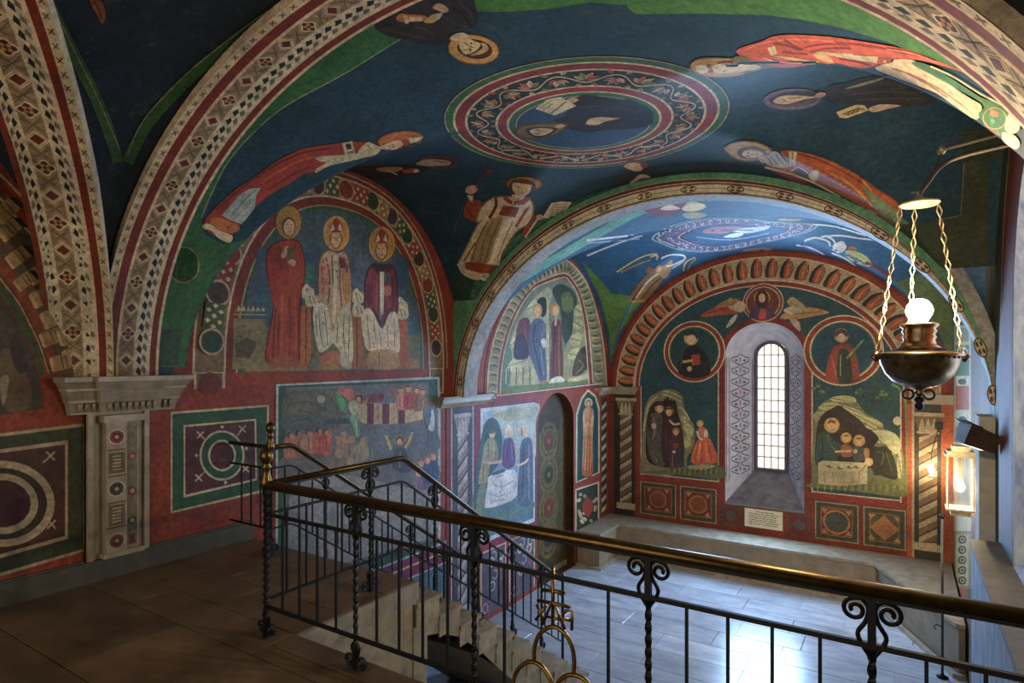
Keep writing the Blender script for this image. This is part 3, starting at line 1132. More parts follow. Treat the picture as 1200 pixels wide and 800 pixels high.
mb = MB(); mb.tube([(-.04 + .02 * math.cos(t), 0, -.175 + .02 * math.sin(t)) for t in [2 * pi * i / 16 for i in range(16)]], .005, 6, closed=True)
mb.build('pendant_ring', M['iron'], lamp)
mb = MB()
bz = .19
mb.lathe([(.02, bz - .055), (.034, bz - .04), (.048, bz - .015), (.051, bz), (.047, bz + .02), (.032, bz + .042), (.014, bz + .051), (.0, bz + .053)], seg=24)
mb.build('bulb', M['bulb'], lamp, True)
mb = MB()
mb.lathe([(.0, .648), (.07, .648), (.078, .655), (.074, .662), (.03, .672), (.012, .69), (.0, .70)], seg=24)
mb.build('canopy', M['bronze'], lamp, True)
def chain(a, b, name):
    a, b = Vector(a), Vector(b)
    d = b - a; n = max(4, int(d.length / .058))
    t = d.normalized()
    s1 = Vector((RGT.x, RGT.y, 0)); s1 = (s1 - t * s1.dot(t)).normalized(); s2 = t.cross(s1)
    mb = MB()
    for i in range(n):
        p = a + d * (i + .5) / n
        s = s1 if i % 2 == 0 else s2
        hl, w = d.length / n * .58, .011
        mb.tube([p - t * hl, p + s * w, p + t * hl, p - s * w], .0028, 5, closed=True)
    mb.build(name, M['bronze'], lamp)
for th in (2.75, -.35, 1.25):
    chain((.07 * math.cos(th + .55), .07 * math.sin(th + .55), .648), (.158 * math.cos(th + .55), .158 * math.sin(th + .55), .0), 'chain')
    c, s = math.cos(th + .55), math.sin(th + .55)
    mb = MB(); mb.tube([(.158 * c, .158 * s, -.03), (.172 * c, .172 * s, -.01), (.160 * c, .160 * s, .012)], [.012, .016, .008], 8)
    mb.build('chain_lug', M['darkbrass'], lamp, True)

br = empty('lamp_bracket', (XR, 3.12, 2.5), label='slender iron and brass wall bracket that carries the hanging bowl lamp', cat='bracket')
def bb(p): return Vector(p) - br.location
top = Vector((LX, LY, 2.32))
mb = MB()
mb.tube([bb(p) for p in spline([(LX, LY, 2.325), (LX + .03, LY, 2.37), (LX + .075, LY, 2.43), (LX + .15, LY - .01, 2.46), (LX + .34, LY - .04, 2.475), (XR, 3.12, 2.49)], 6)], .010, 8)
mb.build('arm', M['floodbox'], br, True)
mb = MB(); mb.tube([bb((LX + .085, LY, 2.5)), bb((XR, 3.12, 2.545))], .006, 8); mb.build('stay_rod', M['bronze'], br)
mb = MB(); mb.lathe([(.0, -.018), (.012, -.014), (.017, 0), (.012, .014), (.0, .018)], bb((LX + .08, LY, 2.5)), 14); mb.build('knob', M['bronze'], br, True)
mb = MB(); mb.tube([bb((LX + .08, LY, 2.49)), bb((LX + .05, LY, 2.4))], .005, 6); mb.build('strut', M['floodbox'], br)
mb = MB(); mb.tube([bb((LX - .03, LY, 2.335)), bb((LX + .012, LY, 2.331))], .004, 6); mb.tube([bb((LX, LY, 2.335)), bb((LX, LY, 2.328))], [.012, .008], 8); mb.build('hook', M['bronze'], br)
mb = MB(); mb.box(bb((XR - .012, 3.07, 2.42)), bb((XR, 3.17, 2.6))); mb.build('wall_plate', M['floodbox'], br)

# ------------------------------------------------------------------ lantern on the right
NX, NY = 0.485, 7.8
lan = empty('lantern', (NX, NY, 0.06), label='glass wall lantern with brass fittings and a lit bulb, beside the white pier', cat='lantern')
hw = .105
mb = MB(); mb.box((-hw - .02, -hw - .02, 0), (hw + .02, hw + .02, .022)); mb.box((-hw + .02, -hw + .02, -.05), (hw - .02, hw - .02, 0)); mb.build('base_plate', M['bronze'], lan)
mb = MB()
for sx in (-1, 1):
    for sy in (-1, 1):
        mb.tube([(sx * hw, sy * hw, .02), (sx * hw, sy * hw, .56)], .008, square=True)
mb.build('corner_bars', M['bronze'], lan)
mb = MB()
for (a, b) in (((-hw, -hw), (hw, -hw)), ((-hw, hw), (hw, hw)), ((-hw, -hw), (-hw, hw)), ((hw, -hw), (hw, hw))):
    mb.face([(a[0], a[1], .03), (b[0], b[1], .03), (b[0], b[1], .55), (a[0], a[1], .55)])
mb.build('glass', M['glass'], lan)
mb = MB(); mb.box((-hw - .03, -hw - .03, .555), (hw + .03, hw + .03, .58)); mb.box((-hw - .01, -hw - .01, .58), (hw + .01, hw + .01, .61)); mb.box((-hw + .03, -hw + .03, .61), (hw - .03, hw - .03, .66)); mb.build('cap', M['bronze'], lan)
mb = MB(); mb.tube([(0, 0, .55), (0.0, 0, .3)], [.02, .012], 8); mb.build('lamp_holder', M['bronze'], lan)
mb = MB(); mb.lathe([(.012, .3), (.03, .27), (.04, .235), (.03, .2), (.0, .185)], seg=18); mb.build('bulb', M['bulb2'], lan, True)
mb = MB(); mb.tube([(hw, 0, .575), (XR - NX, 0, .575)], .012, square=True); mb.tube([(hw, 0, .5), (XR - NX, 0, .5)], .008, square=True); mb.build('wall_arm', M['iron'], lan)

sl_ = empty('oil_lamp', (0.34, 11.0, -0.08), label='small hanging glass cup lamp with a lit bulb before the twisted column', cat='lamp')
mb = MB(); mb.lathe([(.02, -.06), (.05, -.05), (.058, -.035), (.04, -.03)], seg=16); mb.build('cup', M['bronze'], sl_, True)
mb = MB(); mb.lathe([(.035, -.03), (.065, .02), (.07, .07), (.06, .13), (.03, .17)], seg=16); mb.build('glass', M['glass'], sl_, True)
mb = MB(); mb.lathe([(.01, -.02), (.028, .02), (.034, .06), (.024, .1), (.0, .12)], seg=14); mb.build('bulb', M['bulb3'], sl_, True)
mb = MB()
mb.tube([(0, 0, .3), (.0, 0, .17)], .004, 6); mb.tube([(0, 0, .3), (.1, .27, .66)], .005, 6); mb.tube([(.0, 0, .3), (-.05, .03, .3)], .005, 6)
mb.build('hanger', M['iron'], sl_)
mb = MB(); mb.box((.05, .2, .64), (.15, .295, .74)); mb.build('bracket', M['iron'], sl_)

# floor-standing pole
pole = empty('pole_stand', (0.37, 8.62, ZLOW), label='tall thin dark metal pole standing on the floor against the stone bench', cat='stand')
mb = MB(); mb.tube([(0, 0, 0.02), (0, 0, 1.86)], .013, 8); mb.build('shaft', M['floodbox'], pole, True)
mb = MB(); mb.lathe([(.06, 0), (.06, .012), (.02, .03), (.016, .05)], seg=16); mb.build('foot', M['iron'], pole, True)
mb = MB(); mb.tube([(-.0 + a, 0, .55 + b) for a, b in spiral((-.05, .01), .045, .02, .7, 0, 1)], .006, 6); mb.build('hook', M['iron'], pole)
mb = MB(); mb.lathe([(.013, 1.83), (.026, 1.86), (.026, 1.88), (.0, 1.89)], seg=12); mb.build('cap', M['iron'], pole, True)

# flood light clamped to the pier
fl = empty('floodlight', (0.5, 6.05, 0.98), label='dark boxy floodlight clamped to the white pier under the arch', cat='floodlight')
fl.rotation_euler = (0, math.radians(24), math.radians(20))
mb = MB()
q0 = [(-.12, -.08, -.09), (.1, -.08, -.07), (.1, .08, -.07), (-.12, .08, -.09)]
q1 = [(-.14, -.1, .08), (.1, -.08, .07), (.1, .08, .07), (-.14, .1, .08)]
for i in range(4):
    j = (i + 1) % 4
    mb.face([q0[i], q0[j], q1[j], q1[i]])
mb.face(q0[::-1]); mb.face(q1)
mb.build('housing', M['floodbox'], fl)
mb = MB(); mb.box((-.15, -.085, -.08), (-.128, .085, .075)); mb.build('front_glass', M['glass'], fl)
mb = MB(); mb.box((-.165, -.1, .075), (-.06, .1, .083)); mb.box((-.19, -.09, .083), (-.14, .09, .088)); mb.build('barn_door', M['iron'], fl)
mb = MB(); mb.tube([(.0, .09, 0), (.02, .26, -.02)], .012, 8); mb.build('clamp', M['iron'], fl)

sp = bpy.data.lights.new('floodlight_beam', 'SPOT')
sp.energy = 420; sp.color = (1.0, 0.86, 0.68); sp.spot_size = math.radians(125); sp.spot_blend = 1.0; sp.shadow_soft_size = 0.08
so = bpy.data.objects.new('floodlight_beam', sp)
so.location = (0.30, 6.10, 1.06)
so.rotation_euler = (Vector((-3.2, 11.0, 0.9)) - so.location).to_track_quat('-Z', 'Y').to_euler()
COL.objects.link(so)

# notice under the window
nt_ = empty('wall_notice', (-2.06, YB, -1.16), label='small cream paper notice with lines of writing below the window sill', cat='notice')
mb = MB(); mb.box((-.31, -.012, -.16), (.31, -.004, .16)); mb.build('card', M['paper'], nt_)
r = random.Random(5)
for k in range(7):
    z = .115 - .036 * k
    x = -.24 if k else -.12
    while x < (.22 if k else .12):
        w_ = r.uniform(.03, .075)
        mb = MB(); mb.box((x, -.0135, z - .006), (min(x + w_, .25), -.012, z + .006)); mb.build('text_line', M['ink'], nt_)
        x += w_ + .014
# ------------------------------------------------------------------ painted decoration
IV, IV2, TAN = (200, 182, 150), (170, 150, 120), (150, 126, 90)
DRED, DGREEN, INK = (112, 40, 20), (38, 74, 44), (34, 32, 30)
GOLD, SKIN, BROWN = (186, 138, 62), (196, 156, 116), (70, 46, 34)
ORANGE, PURP, MAROON = (178, 78, 38), (104, 44, 62), (96, 34, 40)

def Q(ox, oy, k=4.0):
    """helper for reading points off an enlarged view of the picture"""
    def f(*pts): return [(ox + x / k, oy + y / k) for x, y in pts]
    return f

# ---- arc-length tables for the arches
def arc_table(fn, n=400):
    a = [-pi / 2 + pi * i / n for i in range(n + 1)]
    P = [fn(t) for t in a]
    s = [0.0]
    for p, q in zip(P[:-1], P[1:]): s.append(s[-1] + (q - p).length)
    return np.array(s), np.array(a)
_rs, _ra = arc_table(lambda a: ell(a, HA - RIB_T, FS, FR - RIB_T, 0))
def rib_fn(u, v):
    a = float(np.interp(u, _rs, _ra))
    p = ell(a, HA - RIB_T, FS, FR - RIB_T, RIB_Y0 + v)
    n = Vector((-math.sin(a) / (HA), 0, -math.cos(a) / FR)).normalized()
    return p, n
RIBS = Strip(rib_fn)
_ds, _da = arc_table(lambda a: diag(a, 0))
def dg_fn(u, v):
    a = float(np.interp(u, _ds, _da))
    p = diag(a, v)
    n = Vector((-math.sin(a) * HA / DG_L / DG_L, math.sin(a) * CHB / DG_L / DG_L, -math.cos(a) / CR)).normalized()
    return p, n
DIAS = Strip(dg_fn)

def strip_long(A, u0, u1, v0, v1, col, step=0.5):
    n = max(1, int((u1 - u0) / step))
    d = (u1 - u0) / n
    A.polys([[(u0 + d * i, v0), (u0 + d * (i + 1), v0), (u0 + d * (i + 1), v1), (u0 + d * i, v1)] for i in range(n)], col)

def quatre(A, u, v, r, c1, c2):
    A.poly([(u + (r * (1.12 + .2 * math.cos(4 * t))) * math.cos(t), v + (r * (1.12 + .2 * math.cos(4 * t))) * math.sin(t)) for t in [2 * pi * i / 20 for i in range(20)]], IV)
    A.poly([(u + (r * (.86 + .18 * math.cos(4 * t))) * math.cos(t), v + (r * (.86 + .18 * math.cos(4 * t))) * math.sin(t)) for t in [2 * pi * i / 20 for i in range(20)]], c1)
    for k in range(4):
        t = pi / 4 + pi / 2 * k
        A.ell(u + r * .42 * math.cos(t), v + r * .42 * math.sin(t), r * .26, r * .26, c2, n=8)
    A.ell(u, v, r * .16, r * .16, c1, n=6)
def diamond(A, u, v, r, c):
    for k, cc in ((1.5, IV), (1.25, TAN), (1.12, IV), (.9, c)):
        A.poly([(u - r * k, v), (u, v - r * k), (u + r * k, v), (u, v + r * k)], cc)
    A.poly([(u - r * .3, v), (u, v - r * .3), (u + r * .3, v), (u, v + r * .3)], (90, 40, 26))

def cosmati(A, L, v0, v1, period=.2, u0=.02):
    """tan field with chevrons, diamonds and quatrefoils"""
    vm, r = (v0 + v1) / 2, (v1 - v0) * .40
    strip_long(A, 0, L, v0, v1, (146, 128, 96))
    strip_long(A, 0, L, v0 - .006, v0 + .006, IV); strip_long(A, 0, L, v1 - .006, v1 + .006, IV)
    k, u = 0, u0 + period / 2
    while u < L - period / 2:
        for d in (-.5, .5):
            c = u + d * period
            for w in (.035, .06):
                A.line([(c - w * (1 if d > 0 else -1), v0 + .012), (c, vm), (c - w * (1 if d > 0 else -1), v1 - .012)], .006, (104, 88, 62))
        if k % 2 == 0: diamond(A, u, vm, r * .86, (96, 38, 26))
        else: quatre(A, u, vm, r * .92, (78, 40, 34) if k % 4 == 1 else (58, 44, 34), (186, 120, 70) if k % 4 == 3 else (170, 120, 100))
        u += period; k += 1
def lozenges(A, L, v0, v1, period=.085, flip=1):
    strip_long(A, 0, L, v0, v1, (196, 182, 156))
    vm = (v0 + v1) / 2
    u = period / 2
    h = (v1 - v0) / 2
    while u < L:
        A.poly([(u - .045, vm - h * .1 * flip), (u - .012, vm - h * .85 * flip), (u + .028, vm - h * .5 * flip), (u, vm)], (34, 38, 34))
        A.poly([(u - .03, vm + h * .75 * flip), (u + .004, vm + h * .05 * flip), (u + .04, vm + h * .3 * flip), (u + .012, vm + h * .8 * flip)], (112, 98, 84))
        u += period
def crosses(A, L, v0, v1, period=.09):
    strip_long(A, 0, L, v0, v1, (190, 172, 140))
    vm, u, k = (v0 + v1) / 2, .04, 0
    while u < L:
        c = (104, 60, 44) if k % 2 else (92, 92, 66)
        A.line([(u - .018, vm - .012), (u + .018, vm + .012)], .008, c)
        A.line([(u - .018, vm + .012), (u + .018, vm - .012)], .008, c)
        u += period; k += 1

# transverse rib
L1 = float(_rs[-1])
A = Art(RIBS, 'uv', .1)
w = RIB_Y1 - RIB_Y0
crosses(A, L1, 0, w * .13)
strip_long(A, 0, L1, w * .13, w * .27, DRED)
strip_long(A, 0, L1, w * .27, w * .30, IV)
cosmati(A, L1, w * .30, w * .57)
lozenges(A, L1, w * .585, w * .80)
strip_long(A, 0, L1, w * .80, w * .84, IV)
strip_long(A, 0, L1, w * .84, w * .95, DRED)
strip_long(A, 0, L1, w * .95, w, IV)
A.done('painted_rib_band', rib)
# diagonal rib
L2 = float(_ds[-1]) * .55
A = Art(DIAS, 'uv', .1)
w = 2 * DG_W
f = lambda t: -DG_W + w * t
strip_long(A, 0, L2, f(0), f(.08), DRED)
lozenges(A, L2, f(.09), f(.24), flip=-1)
cosmati(A, L2, f(.25), f(.56))
lozenges(A, L2, f(.57), f(.74))
strip_long(A, 0, L2, f(.74), f(.78), IV)
strip_long(A, 0, L2, f(.78), f(.89), DRED)
crosses(A, L2, f(.89), f(1.0))
A.done('painted_rib_band', diag_rib)

# ---- vault over the camera bay: green edges of the dark web
q = Q(0, 0)
A = Art(VC)
A.poly(q((205, 0), (250, 80), (330, 230), (420, 400), (500, 560), (560, 740), (600, 720), (700, 540), (860, 380), (1040, 220), (1200, 100)) +
       [(330, 8), (345, 0), (322, 0), (300, 12), (255, 40), (200, 90), (160, 150), (148, 205), (143, 200), (130, 150), (105, 90), (70, 20), (58, 0)][:6] +
       [(152, 205), (140, 205), (126, 165), (112, 115), (88, 60), (58, 0)], (46, 76, 40)) if False else None
A.line(q((205, -40), (250, 60), (330, 225), (420, 400), (490, 560), (555, 760)), 14, (46, 78, 40), 4)
A.line(q((595, 760), (690, 580), (850, 400), (1010, 260), (1200, 120), (1400, -20)), 14, (46, 78, 40), 4)
A.line(q((218, -40), (268, 70), (350, 240), (440, 420), (515, 590), (560, 700)), 1.2, (120, 124, 84), 4)
A.line(q((600, 715), (672, 560), (830, 385), (990, 245), (1180, 100), (1380, -40)), 1.2, (120, 124, 84), 4)
A.done('painted_green_border', vault_cam)
A = Art(VC)
A.poly(blob(q((420, 0), (470, 0), (495, 60), (480, 110), (450, 60))), (120, 60, 30))
A.line(q((440, 0), (462, 40), (478, 90)), 1.6, (60, 26, 18))
A.done('painted_drapery', vault_cam)
# archivolt of painted books and lunette edge on the left wall
A = Art(LW)
q = Q(0, 200)
A.poly([(-60, 130), (0, 200)] + q((40, 190), (180, 330), (300, 500), (420, 740), (480, 960)) + [(60, 440), (40, 400), (0, 330), (-60, 280)], (84, 66, 44))
A.done('painted_field', wall_left)
A = Art(LW)
A.line([(-30, 200)] + q((0, 70), (120, 200), (240, 330), (330, 500), (400, 640), (450, 800), (470, 960)), 5.5, DRED, 5)
A.line([(-30, 208)] + q((0, 130), (110, 260), (225, 380), (310, 530), (380, 690), (430, 830), (450, 960)), 2.6, IV2, 5)
A.line([(-30, 185)] + q((0, 20), (100, 120), (210, 240), (285, 340)), 2.6, IV2, 5)
A.line([(-30, 270)] + q((0, 440), (90, 560), (170, 700), (225, 830), (262, 950)), 11, (128, 52, 26), 5)
A.line([(-30, 292)] + q((0, 545), (60, 630), (120, 740), (170, 850), (200, 960)), 5.5, (44, 84, 40), 5)
A.line([(-30, 284)] + q((0, 505), (80, 610), (140, 720), (190, 830), (228, 950)), 1.6, IV2, 5)
A.done('painted_arch_border', wall_left)
A = Art(LW)
rb = random.Random(11)
for (x, y, s, rot) in [(12, 268, 20, -.55), (22, 300, 20, -.5), (48, 318, 22, -.45), (30, 328, 18, -.5), (52, 346, 22, -.35), (66, 370, 24, -.28), (62, 394, 20, -.25), (84, 392, 22, -.2), (92, 416, 24, -.15), (74, 424, 20, -.1), (8, 246, 22, -.6), (100, 432, 16, -.1)]:
    c, d = math.cos(rot), math.sin(rot); s *= 1.3
    def R(a, b): return (x + (a * c - b * d) * s / 2, y + (a * d + b * c) * s / 2)
    A.poly([R(-1, -.55), R(.7, -.75), R(1, .5), R(-.8, .8)], (150, 124, 80))
    A.poly([R(-1, -.55), R(-.8, .8), R(-1.1, .75), R(-1.25, -.4)], (188, 160, 110))
    A.line([R(-.2, -.6), R(0, .6)], 1.2, (62, 44, 26))
    A.line([R(.25, -.6), R(.4, .55)], 1.2, (70, 50, 30))
    A.poly([R(.7, -.75), R(1.25, -.4), R(1.45, .7), R(1, .5)], (38, 30, 24))
A.done('painted_books', wall_left, 'row of painted stacked books round the arch')
A = Art(LW)
A.poly([(-40, 330)] + Q(0, 200)((0, 570), (60, 660), (115, 760), (160, 870), (190, 1000)) + [(52, 478), (0, 487), (-40, 490)], (72, 62, 50))
q = Q(0, 400)
A.poly(blob(q((0, 60), (60, 40), (110, 120), (150, 240), (120, 320), (20, 310))), (104, 84, 58))
A.poly(blob(q((0, 180), (40, 160), (30, 260), (10, 300))), (146, 134, 110))
A.poly(blob(q((60, -40), (110, 30), (130, 120), (90, 150), (50, 60))), (56, 48, 44))
A.done('painted_lunette', wall_left)

# ---- left wall: panels of the upper level
def lines_panel(A, outer, cols_w):
    q = outer
    for w_, c in cols_w:
        q = A.frame(q, w_, c)
    return q
A = Art(LW)
o1 = [(-70, 516), (101, 495.5), (101, 645), (-70, 696)]
A.poly(o1, IV2)
i1 = [(-70, 520), (97.5, 499.5), (97.5, 643), (-70, 691)]
A.poly(i1, (56, 66, 40))
i2 = [(-70, 536), (79.5, 515.5), (79.5, 631), (-70, 674)]
A.poly(i2, IV2)
i3 = [(-70, 540), (76, 520.5), (76, 627.5), (-70, 669)]
A.poly(i3, (74, 42, 32))
A.ring(2, 590, 53, 62, IV2, 42, 50.5, n=42); A.ring(2, 590, 34, 53, (58, 44, 34), 27, 42, n=42)
A.ring(2, 590, 29, 42.5, IV2, 25, 35.5, n=42); A.ell(2, 590, 34, 28, (70, 38, 30))
for (x, y, s) in ((59, 534, 1), (60, 614, 1)):
    A.line([(x - 5, y - 5), (x + 5, y + 5)], 2.4, IV2); A.line([(x - 5, y + 5), (x + 5, y - 5)], 2.4, IV2); A.line([(x - 9, y + (8 if y < 600 else -8)), (x, y)], 2, IV2)
A.done('painted_panel', wall_left, 'green framed panel with large ivory rings on purple')
A = Art(LW)
q = Q(0, 400)
A.poly(q((800, 330), (1260, 296), (1260, 700), (800, 805)), IV)
A.poly(q((808, 340), (1251, 306), (1251, 690), (808, 795)), (44, 88, 56))
A.poly(q((860, 392), (1200, 362), (1205, 650), (860, 732)), IV)
A.poly(q((868, 401), (1192, 371), (1197, 642), (868, 718)), (84, 48, 44))
cx, cy = 1040 / 4, 400 + 534 / 4
A.ring(cx, cy, 24, 26.5, IV, 27, 29.5); A.ring(cx, cy, 16.5, 24, (46, 92, 62), 18, 27); A.ring(cx, cy, 14, 16.5, IV, 16, 18.5); A.ell(cx, cy, 14, 16, (82, 46, 44))
for x, y in q((938, 438), (1135, 410), (930, 638), (1150, 596)):
    A.line([(x - 4, y - 4), (x + 4, y + 4)], 1.8, IV); A.line([(x - 4, y + 4), (x + 4, y - 4)], 1.8, IV)
    A.line([(x, y), (x + (cx - x) * .25, y + (cy - y) * .25)], 1.4, IV)
for x, y in q((1040, 400), (920, 534), (1056, 660), (1155, 500)): A.disc(x, y, 2, IV)
A.done('painted_panel', wall_left, 'green framed panel with an ivory and green ring on maroon')
# green field and ivory outline between rib and lunette
A = Art(LW)
A.poly([(174, 425), (176, 380), (214, 380), (208, 428)], (48, 78, 56))
A.line([(175, 426), (207, 427)], 1.6, IV); A.line([(207, 427), (211, 400), (216, 376)], 1.6, IV)
A.done('painted_field', wall_left)

# pilaster inlay
A = Art(Plane(0, XL + .10, (1, 0, 0)), 'uv')
for k, z in enumerate((1.04, .66, .28)):
    yc = 2.20
    A.disc(yc, z, .058, IV); A.disc(yc, z, .05, (128, 48, 34) if k != 1 else (50, 72, 66)); A.disc(yc, z, .03, (84, 34, 28)); A.disc(yc, z, .015, IV2)
for k, z in enumerate((.85, .47)):
    A.rect(2.145, z - .075, 2.255, z + .075, (96, 90, 64))
    for i in range(-2, 3):
        A.rect(2.17, z + i * .024 - .006, 2.23, z + i * .024 + .006, IV2)
for z in (.755, .945, .56, .38): A.rect(2.14, z - .006, 2.26, z + .006, (120, 70, 40))
A.done('inlay', T5, 'roundels and bars in red and green on the pilaster')
A = Art(Plane(0, XL + .07, (1, 0, 0)), 'uv')
A.rect(2.285, .22, 2.355, 1.13, (128, 116, 88))
for z, c in ((.88, (150, 62, 40)), (.4, (50, 70, 66)), (.62, (120, 60, 40))):
    A.disc(2.32, z, .032, c); A.disc(2.32, z, .018, IV2)
A.rect(2.30, .23, 2.34, .3, (104, 50, 36))
A.done('inlay', T5)

# ---- archivolt of the front lunette (wall units: metres)
LY0 = 4.46
def sup(h, t, n=2.3):
    """point on a stilted arch of half width h, t 0..pi"""
    c, s = math.cos(t), math.sin(t)
    r = 0.8 * h + 0.71
    x = abs(c) ** (2 / n) * (1 if c > 0 else -1)
    z = abs(s) ** (2 / n)
    return (LY0 + h * x, 1.49 + r * z)
def arch_ring(A, fn, h0, h1, col, t0=0.0, t1=pi, n=40, foot0=None):
    k = 5
    out = []
    for i in range(0, n, k):
        ts = [t0 + (t1 - t0) * j / n for j in range(i, min(i + k, n) + 1)]
        out.append([fn(h1, t) for t in ts] + [fn(h0, t) for t in ts][::-1])
    A.polys(out, col)
A = Art(LW, 'uv')
arch_ring(A, sup, 1.2, 1.80, (124, 46, 28))
arch_ring(A, sup, 1.345, 1.64, IV)
arch_ring(A, sup, 1.365, 1.62, (124, 104, 74))
arch_ring(A, sup, 1.19, 1.235, (54, 96, 54))
arch_ring(A, sup, 1.235, 1.25, IV2)
arch_ring(A, sup, 1.69, 1.71, IV2, 0, pi * .9)
A.done('painted_arch_border', wall_left, 'red and ivory arch border round the lunette of three saints')
A = Art(LW, 'uv')
cols = [(64, 54, 60), (128, 48, 32), (46, 66, 50), (52, 62, 50), (70, 50, 44)]
nc = 15
for i in range(nc):
    t = pi * (i + .5) / nc
    y, z = sup(1.49, t)
    A.disc(y, z, .115, IV2); A.disc(y, z, .095, cols[(i * 3) % 5])
    t2 = pi * (i + 1.0) / nc
    if i < nc - 1:
        y, z = sup(1.49, t2)
        y2, z2 = sup(1.49, t2 + .01)
        d = Vector((y2 - y, z2 - z)).normalized(); p = Vector((-d.y, d.x))
        o = Vector((y, z))
        c1 = [(140, 58, 38), (70, 86, 60), (150, 110, 66)][i % 3]
        A.poly([o + d * .11 + p * .09, o - d * .11 + p * .09, o - d * .11 - p * .09, o + d * .11 - p * .09], c1)
        for a in range(-2, 3):
            for b in range(-1, 2):
                if (a + b) % 2 == 0:
                    cc = o + d * a * .045 + p * b * .055
                    A.poly([cc + d * .022, cc + p * .026, cc - d * .022, cc - p * .026], IV)
A.done('painted_roundels', wall_left, 'ring of dark roundels and chequer fields in the arch border')
A = Art(LW, 'uv')      # straight feet of the border
for s, y0 in ((-1, LY0 - 1.49), (1, LY0 + 1.49)):
    A.rect(y0 - .14, 1.36 if s < 0 else 1.18, y0 + .14, 1.5, IV); A.rect(y0 - .115, 1.36 if s < 0 else 1.2, y0 + .115, 1.49, (118, 96, 68))
    A.disc(y0, 1.4 if s < 0 else 1.32, .1, (110, 44, 34) if s < 0 else (46, 70, 50))
A.rect(LY0 + 1.66, 1.18, LY0 + 1.80, 1.5, (124, 46, 28))
A.done('painted_arch_foot', wall_left)
# ------------------------------------------------------------------ painted figures
def figure(A, feet, head, w, robe, mantle=None, halo=GOLD, face=SKIN, hair=BROWN, hat=None, hr=None, book=None, lean=0, halo_k=1.75, nofeet=False, hr_w=.8, arms=True):
    f, h = Vector(feet), Vector(head)
    ax = h - f
    Lh = ax.length
    u = ax / Lh
    p = Vector((-u.y, u.x))
    hr = hr or Lh * .075
    def P(t, b): return f + u * (Lh * t) + p * (w * b)
    def sh(c, k): return tuple(max(0, min(255, x * k)) for x in c)
    if halo:
        A.ell(h.x, h.y, hr * halo_k * 1.0, hr * halo_k * hr_w, sh(halo, .55), math.atan2(u.y, u.x))
        A.ell(h.x, h.y, hr * halo_k * .9, hr * halo_k * .9 * hr_w, halo, math.atan2(u.y, u.x))
    ns = 1 - hr * .8 / Lh      # neck
    body = [P(0, -.46), P(0, .46), P(.3, .42), P(.55, .40), P(ns - .14, .5), P(ns - .06, .40), P(ns - .01, .14), P(ns - .01, -.14), P(ns - .06, -.40), P(ns - .14, -.5), P(.55, -.40), P(.3, -.42)]
    if Lh > 60: A.poly([Vector(q_) + (Vector(q_) - P(.5, 0)).normalized() * max(.8, w * .035) for q_ in blob(body, 3)], sh(robe, .4))
    A.poly(blob(body, 3), robe)
    m = mantle or sh(robe, .8)
    A.poly(blob([P(.12, -.46), P(.1, -.18), P(.4, -.1), P(ns - .22, .05), P(ns - .04, .12), P(ns - .05, -.36), P(ns - .16, -.5), P(.5, -.44)], 3), m)
    if mantle:
        A.poly(blob([P(.2, .46), P(.22, .26), P(.5, .2), P(ns - .1, .18), P(ns - .05, .36), P(ns - .15, .49), P(.5, .42)], 3), sh(mantle, .92))
    for b, k in ((-.3, .55), (-.08, .6), (.14, .62), (.32, .6)):
        A.line([P(.03, b * 1.2), P(.3, b), P(.55, b * .8)], max(.7, w * .045), sh(robe, k))
    for b in (-.2, .03, .24):
        A.line([P(.05, b * 1.1), P(.35, b), P(.5, b * .9)], max(.6, w * .04), tuple(min(255, x * 1.35 + 14) for x in robe))
    if arms:
        A.line([P(ns - .14, .44), P(ns - .3, .3), P(ns - .27, .05)], w * .17, sh(m, 1.12))
        A.line([P(ns - .14, -.44), P(ns - .32, -.3), P(ns - .25, -.02)], w * .17, sh(m, 1.2))
        A.disc(*P(ns - .26, .06), max(1.0, w * .09), face); A.disc(*P(ns - .24, -.04), max(1.0, w * .09), face)
    if book:
        A.poly([P(ns - .32, -.1), P(ns - .3, .2), P(ns - .18, .16), P(ns - .2, -.14)], book)
    # head
    A.ell(h.x, h.y, hr * 1.08, hr * .86, hair, math.atan2(u.y, u.x))
    A.ell((h - u * hr * .15).x, (h - u * hr * .15).y, hr * .86, hr * .62, face, math.atan2(u.y, u.x))
    A.line([h - u * hr * .9, h - u * hr * 1.35], hr * .7, sh(face, .85))
    if hr > 4:
        for s in (-1, 1):
            e = h + u * hr * .08 + p * hr * .26 * s
            A.ell(e.x, e.y, hr * .06, hr * .15, INK, math.atan2(u.y, u.x), 6)
        A.line([h + u * hr * .05, h - u * hr * .28], hr * .09, sh(face, .7))
        A.line([h - u * hr * .48 + p * hr * .18, h - u * hr * .48 - p * hr * .18], hr * .1, (132, 62, 50))
    if hat == 'mitre':
        A.poly([h + u * hr * .45 + p * hr * .72, h + u * hr * 1.5, h + u * hr * .45 - p * hr * .72], IV)
        A.poly([h + u * hr * .5 + p * hr * .3, h + u * hr * 1.3, h + u * hr * .5 - p * hr * .3], ORANGE)
    if hat == 'hood':
        A.ring(h.x, h.y, hr * .8, hr * 1.2, (44, 36, 36), n=18)
    if hat == 'veil':
        A.ring(h.x, h.y, hr * .75, hr * 1.2, (150, 140, 140), n=18)

